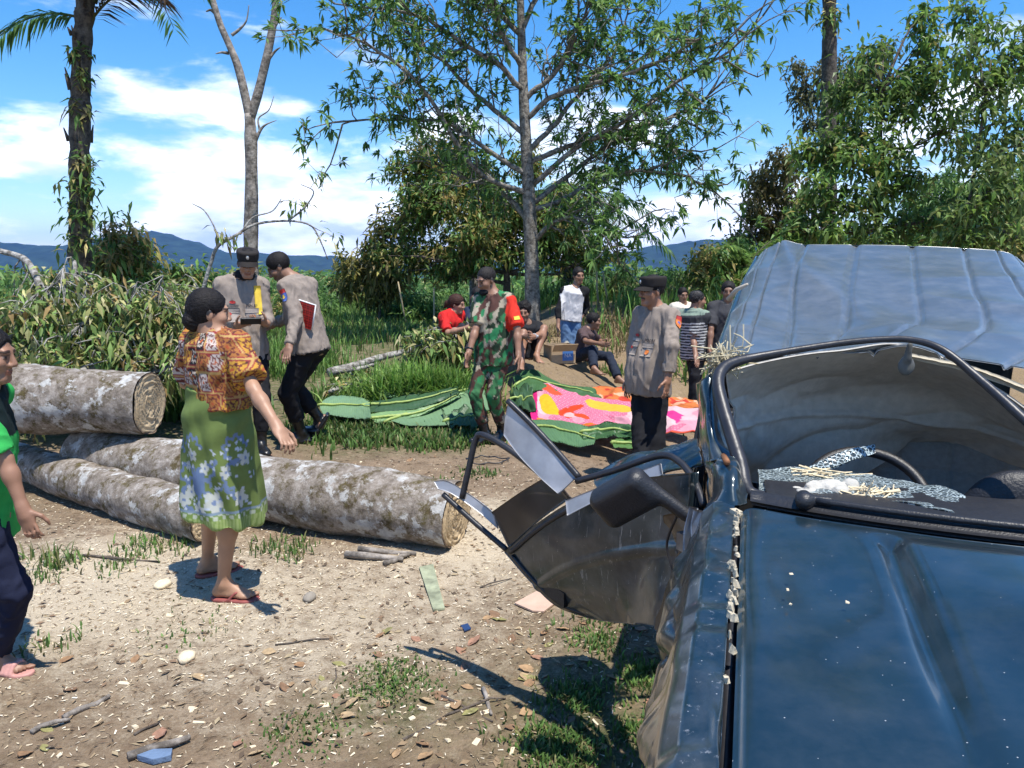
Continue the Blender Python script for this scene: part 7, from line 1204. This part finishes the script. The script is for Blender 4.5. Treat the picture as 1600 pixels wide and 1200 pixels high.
# dry leaves one can pick out
def dry_leaf_mesh():
    u, v = np.meshgrid(np.linspace(0, 1, 9), np.linspace(-1, 1, 5)); w = np.sin(np.clip(u, .02, .98) * PI) ** .8 * .30; cu_ = rng.uniform(.05, .3); G = np.stack([u - .5, v * w, .06 + cu_ * (v * w * 2) ** 2 + .12 * cu_ * np.sin(u * 5 + rng.uniform(0, 6)) + .02 * rng.normal(size=u.shape)], -1); V, Q = sheet(G, .01); return V, Q
dl = []
for k, cc in enumerate(((.26, .15, .075), (.33, .21, .11), (.19, .11, .06), (.38, .27, .15), (.30, .16, .10), (.24, .22, .08))): V, Q = dry_leaf_mesh(); dl.append(mesh_from('dry_leaf', V, Q, plain('dry_leaf_%d' % k, cc, .8, bump=.4, bscale=8, var=.25), None, True))
ls = [(660, 1165), (665, 1185), (600, 1105), (540, 1120), (720, 1020), (735, 1115), (875, 1098), (825, 1115), (690, 1090), (940, 1000), (1000, 985), (1020, 1020), (850, 990), (880, 985), (770, 1060), (820, 1060), (840, 1030), (780, 970), (910, 975), (960, 1060), (1000, 1130), (940, 1170), (1015, 1100), (560, 1090), (575, 1150), (620, 1180), (480, 1160), (400, 1180), (250, 1150), (70, 1170), (40, 1180), (140, 1105), (110, 1080), (310, 1060), (700, 700), (720, 708), (640, 720), (560, 730), (680, 715), (585, 1010), (650, 1000), (530, 1040), (470, 1040), (730, 1075), (800, 1000), (890, 1040)] + [(rng.uniform(480, 1020), rng.uniform(960, 1190)) for _ in range(26)] + [(rng.uniform(20, 480), rng.uniform(1000, 1190)) for _ in range(9)] + [(rng.uniform(480, 1000), rng.uniform(690, 800)) for _ in range(10)]
for k, (x, y) in enumerate(ls):
    p = lie(x, y, .002)
    if p[0] > .28 and p[1] < 2.6 and x > 1030: continue
    o = bpy.data.objects.new('dry_leaf', dl[k % 6]); COL.objects.link(o); o.location = p; s_ = rng.uniform(.035, .085); o.scale = (s_, s_, s_ * .8); o.rotation_euler = (rng.normal(0, .2), rng.normal(0, .2), rng.uniform(0, 6.28)); o['label'] = ('curled mid-brown dry leaf on the ground', 'curled tan dry leaf on the ground', 'dark brown dry leaf on the ground', 'pale straw-coloured dry leaf on the ground', 'russet dry leaf on the ground', 'olive-brown fallen leaf on the ground')[k % 6]; o['category'] = 'leaf'; o['group'] = 'dry leaves on the ground'
# sticks
for x0, y0, x1, y1, r in ((100, 1128, 172, 1092, .012), (200, 1190, 298, 1160, .016), (210, 1150, 250, 1130, .005), (630, 1160, 700, 1120, .006), (700, 1120, 790, 1095, .005), (690, 1090, 770, 1130, .006), (755, 1080, 768, 1120, .009), (440, 1150, 460, 1110, .004), (520, 1070, 525, 1040, .003), (750, 920, 800, 905, .004), (850, 880, 800, 890, .004), (540, 872, 630, 880, .02), (560, 862, 650, 870, .018), (600, 885, 640, 872, .015), (860, 1120, 900, 1160, .006), (130, 870, 250, 880, .008), (50, 1150, 110, 1130, .01), (430, 1010, 520, 1000, .004)):
    a, b = lie(x0, y0, r), lie(x1, y1, r); t = MB(); t.tube(np.array([a, a * .65 + b * .35 + rng.normal(0, .006, 3), a * .3 + b * .7 + rng.normal(0, .006, 3), b]), [r, r * .95, r * .85, r * .6], 7); t.obj('stick', B_DEAD if r > .008 else B_BROWN, None, label='thick grey dead stick lying on the soil' if r > .008 else 'thin brown twig lying on the soil', cat='stick', group='sticks on the soil')
# single things
def slab(name, label, poly, h, mat, cat, lift=.004):
    P = [lie(x, y, lift) for x, y in poly]; n = len(P); V = np.array(P + [p + np.array([0, 0, h]) for p in P]); me = bpy.data.meshes.new(name); me.from_pydata([tuple(v) for v in V], [], [tuple(range(n, 2 * n))] + [tuple(range(n - 1, -1, -1))] + [(i, (i + 1) % n, n + (i + 1) % n, n + i) for i in range(n)]); me.materials.append(mat); link(name, me, None, label, cat)
slab('tile_piece', 'flat pinkish board fragment under the torn car door', [(804, 946), (838, 927), (872, 931), (878, 938), (850, 960), (832, 958)], .008, plain('pink_board', (.52, .36, .27), .8, bump=.3, bscale=30), 'fragment')
slab('bark_strip', 'long greenish bark strip lying in the sawdust in front of the long log', [(655, 890), (677, 886), (686, 920), (695, 955), (677, 958), (668, 930)], .01, plain('green_bark', (.27, .29, .19), .9, bump=.8, bscale=40, var=.4), 'bark')
slab('blue_shard', 'small dark blue plastic shard on the damp soil', [(720, 980), (731, 977), (736, 986), (726, 990)], .006, plain('blue_plastic', (.02, .05, .14), .4), 'shard')
slab('blue_rag', 'crumpled blue-grey rag scrap beside a stick', [(215, 1192), (240, 1182), (270, 1180), (268, 1192), (240, 1199)], .02, plain('blue_rag', (.12, .18, .28), .8, bump=.8, bscale=40), 'rag')
for x, y, w, lab in ((482, 938, .045, 'grey flat stone right of the walking woman\'s sandal'), (252, 916, .06, 'pale wedge of split wood in the sawdust'), (290, 1032, .05, 'cream wood lump half sunk in the soil')):
    p = lie(x, y, .008); f_ = Field(p - .12, p + .12, .008); f_.ell(p, frame((1, .3), .1, .1), (w, w * .6, .018), .0); f_.ell(p + np.array([.01, .01, .004]), frame((.6, .8)), (w * .7, w * .55, .02), .015); V, Q = f_.mesh(); V = V + vnormals(V, Q) * (.004 * wav(V, 60, 2))[:, None]; obj('stone' if 'stone' in lab else 'wood_lump', V, Q, plain('grey_stone', (.25, .22, .18), .9, bump=.5, bscale=50) if 'stone' in lab else CHIP, None, label=lab, cat='stone' if 'stone' in lab else 'wood')
t = MB(); c = lie(762, 722, .01); t.tube([c + np.array([(.16 + .03 * math.sin(5 * a)) * math.cos(a), (.12 + .02 * math.cos(3 * a)) * math.sin(a), .008 + .006 * math.sin(7 * a)]) for a in np.linspace(0, 12.2, 90)], .006, 6); t.obj('wire_coil', RUB, None, label='loose black wire coil on the soil behind the torn door', cat='wire')
# straw caught on the windscreen pillar, splinters and flecks on the car
sm2 = MB()
for k in range(90): p = at(1133, 563, 2.40) + rng.normal(0, .028, 3) * np.array([1, .6, .9]); d = unit(rng.normal(size=3)) * rng.uniform(.015, .06); sm2.tube([p - d, p + d * .3 + rng.normal(0, .008, 3), p + d], [.0022, .002, .0012], 4)
sm2.obj('straw_tuft', plain('straw', (.48, .42, .28), .9), None, smooth=False, kind='stuff', label='tuft of straw and splinters caught at the roof corner', cat='straw')
t = MB(); t.tube([at(1138, 468, 3.5), at(1152, 452, 3.45), at(1168, 444, 3.4)], [.012, .011, .006], 7); t.obj('stick', plain('bare_stick', (.42, .37, .30), .8), None, label='pale bare stick poking over the car roof\'s edge', cat='stick')
for k, (x, y) in enumerate(((1237, 888), (1231, 912), (1325, 932), (1236, 935))):
    p = atz(x, y, 1.075); o = bpy.data.objects.new('wood_flake', cm[k]); COL.objects.link(o); o.location = p + np.array([0, 0, -.012]); o.scale = (.13, .25, .3); o.rotation_euler = (0, 0, k * 1.3); o['label'] = 'tiny pale wood flake lying on the car bonnet'; o['category'] = 'wood flake'; o['group'] = 'wood flakes on the bonnet'
# ================================================================ air
Vh, Qh = box_v((0, 5200, 180), 30000, 12000, 480); hz_m = bpy.data.materials.new('humid_air'); hz_m.use_nodes = True; hn = hz_m.node_tree; hn.nodes.remove(hn.nodes['Principled BSDF']); pv_ = hn.nodes.new('ShaderNodeVolumePrincipled'); pv_.inputs['Color'].default_value = (.17, .40, 1, 1); pv_.inputs['Density'].default_value = .00007; pv_.inputs['Anisotropy'].default_value = .0; hn.links.new(pv_.outputs[0], hn.nodes['Material Output'].inputs['Volume'])
obj('haze', Vh, Qh, hz_m, None, smooth=False, kind='stuff')
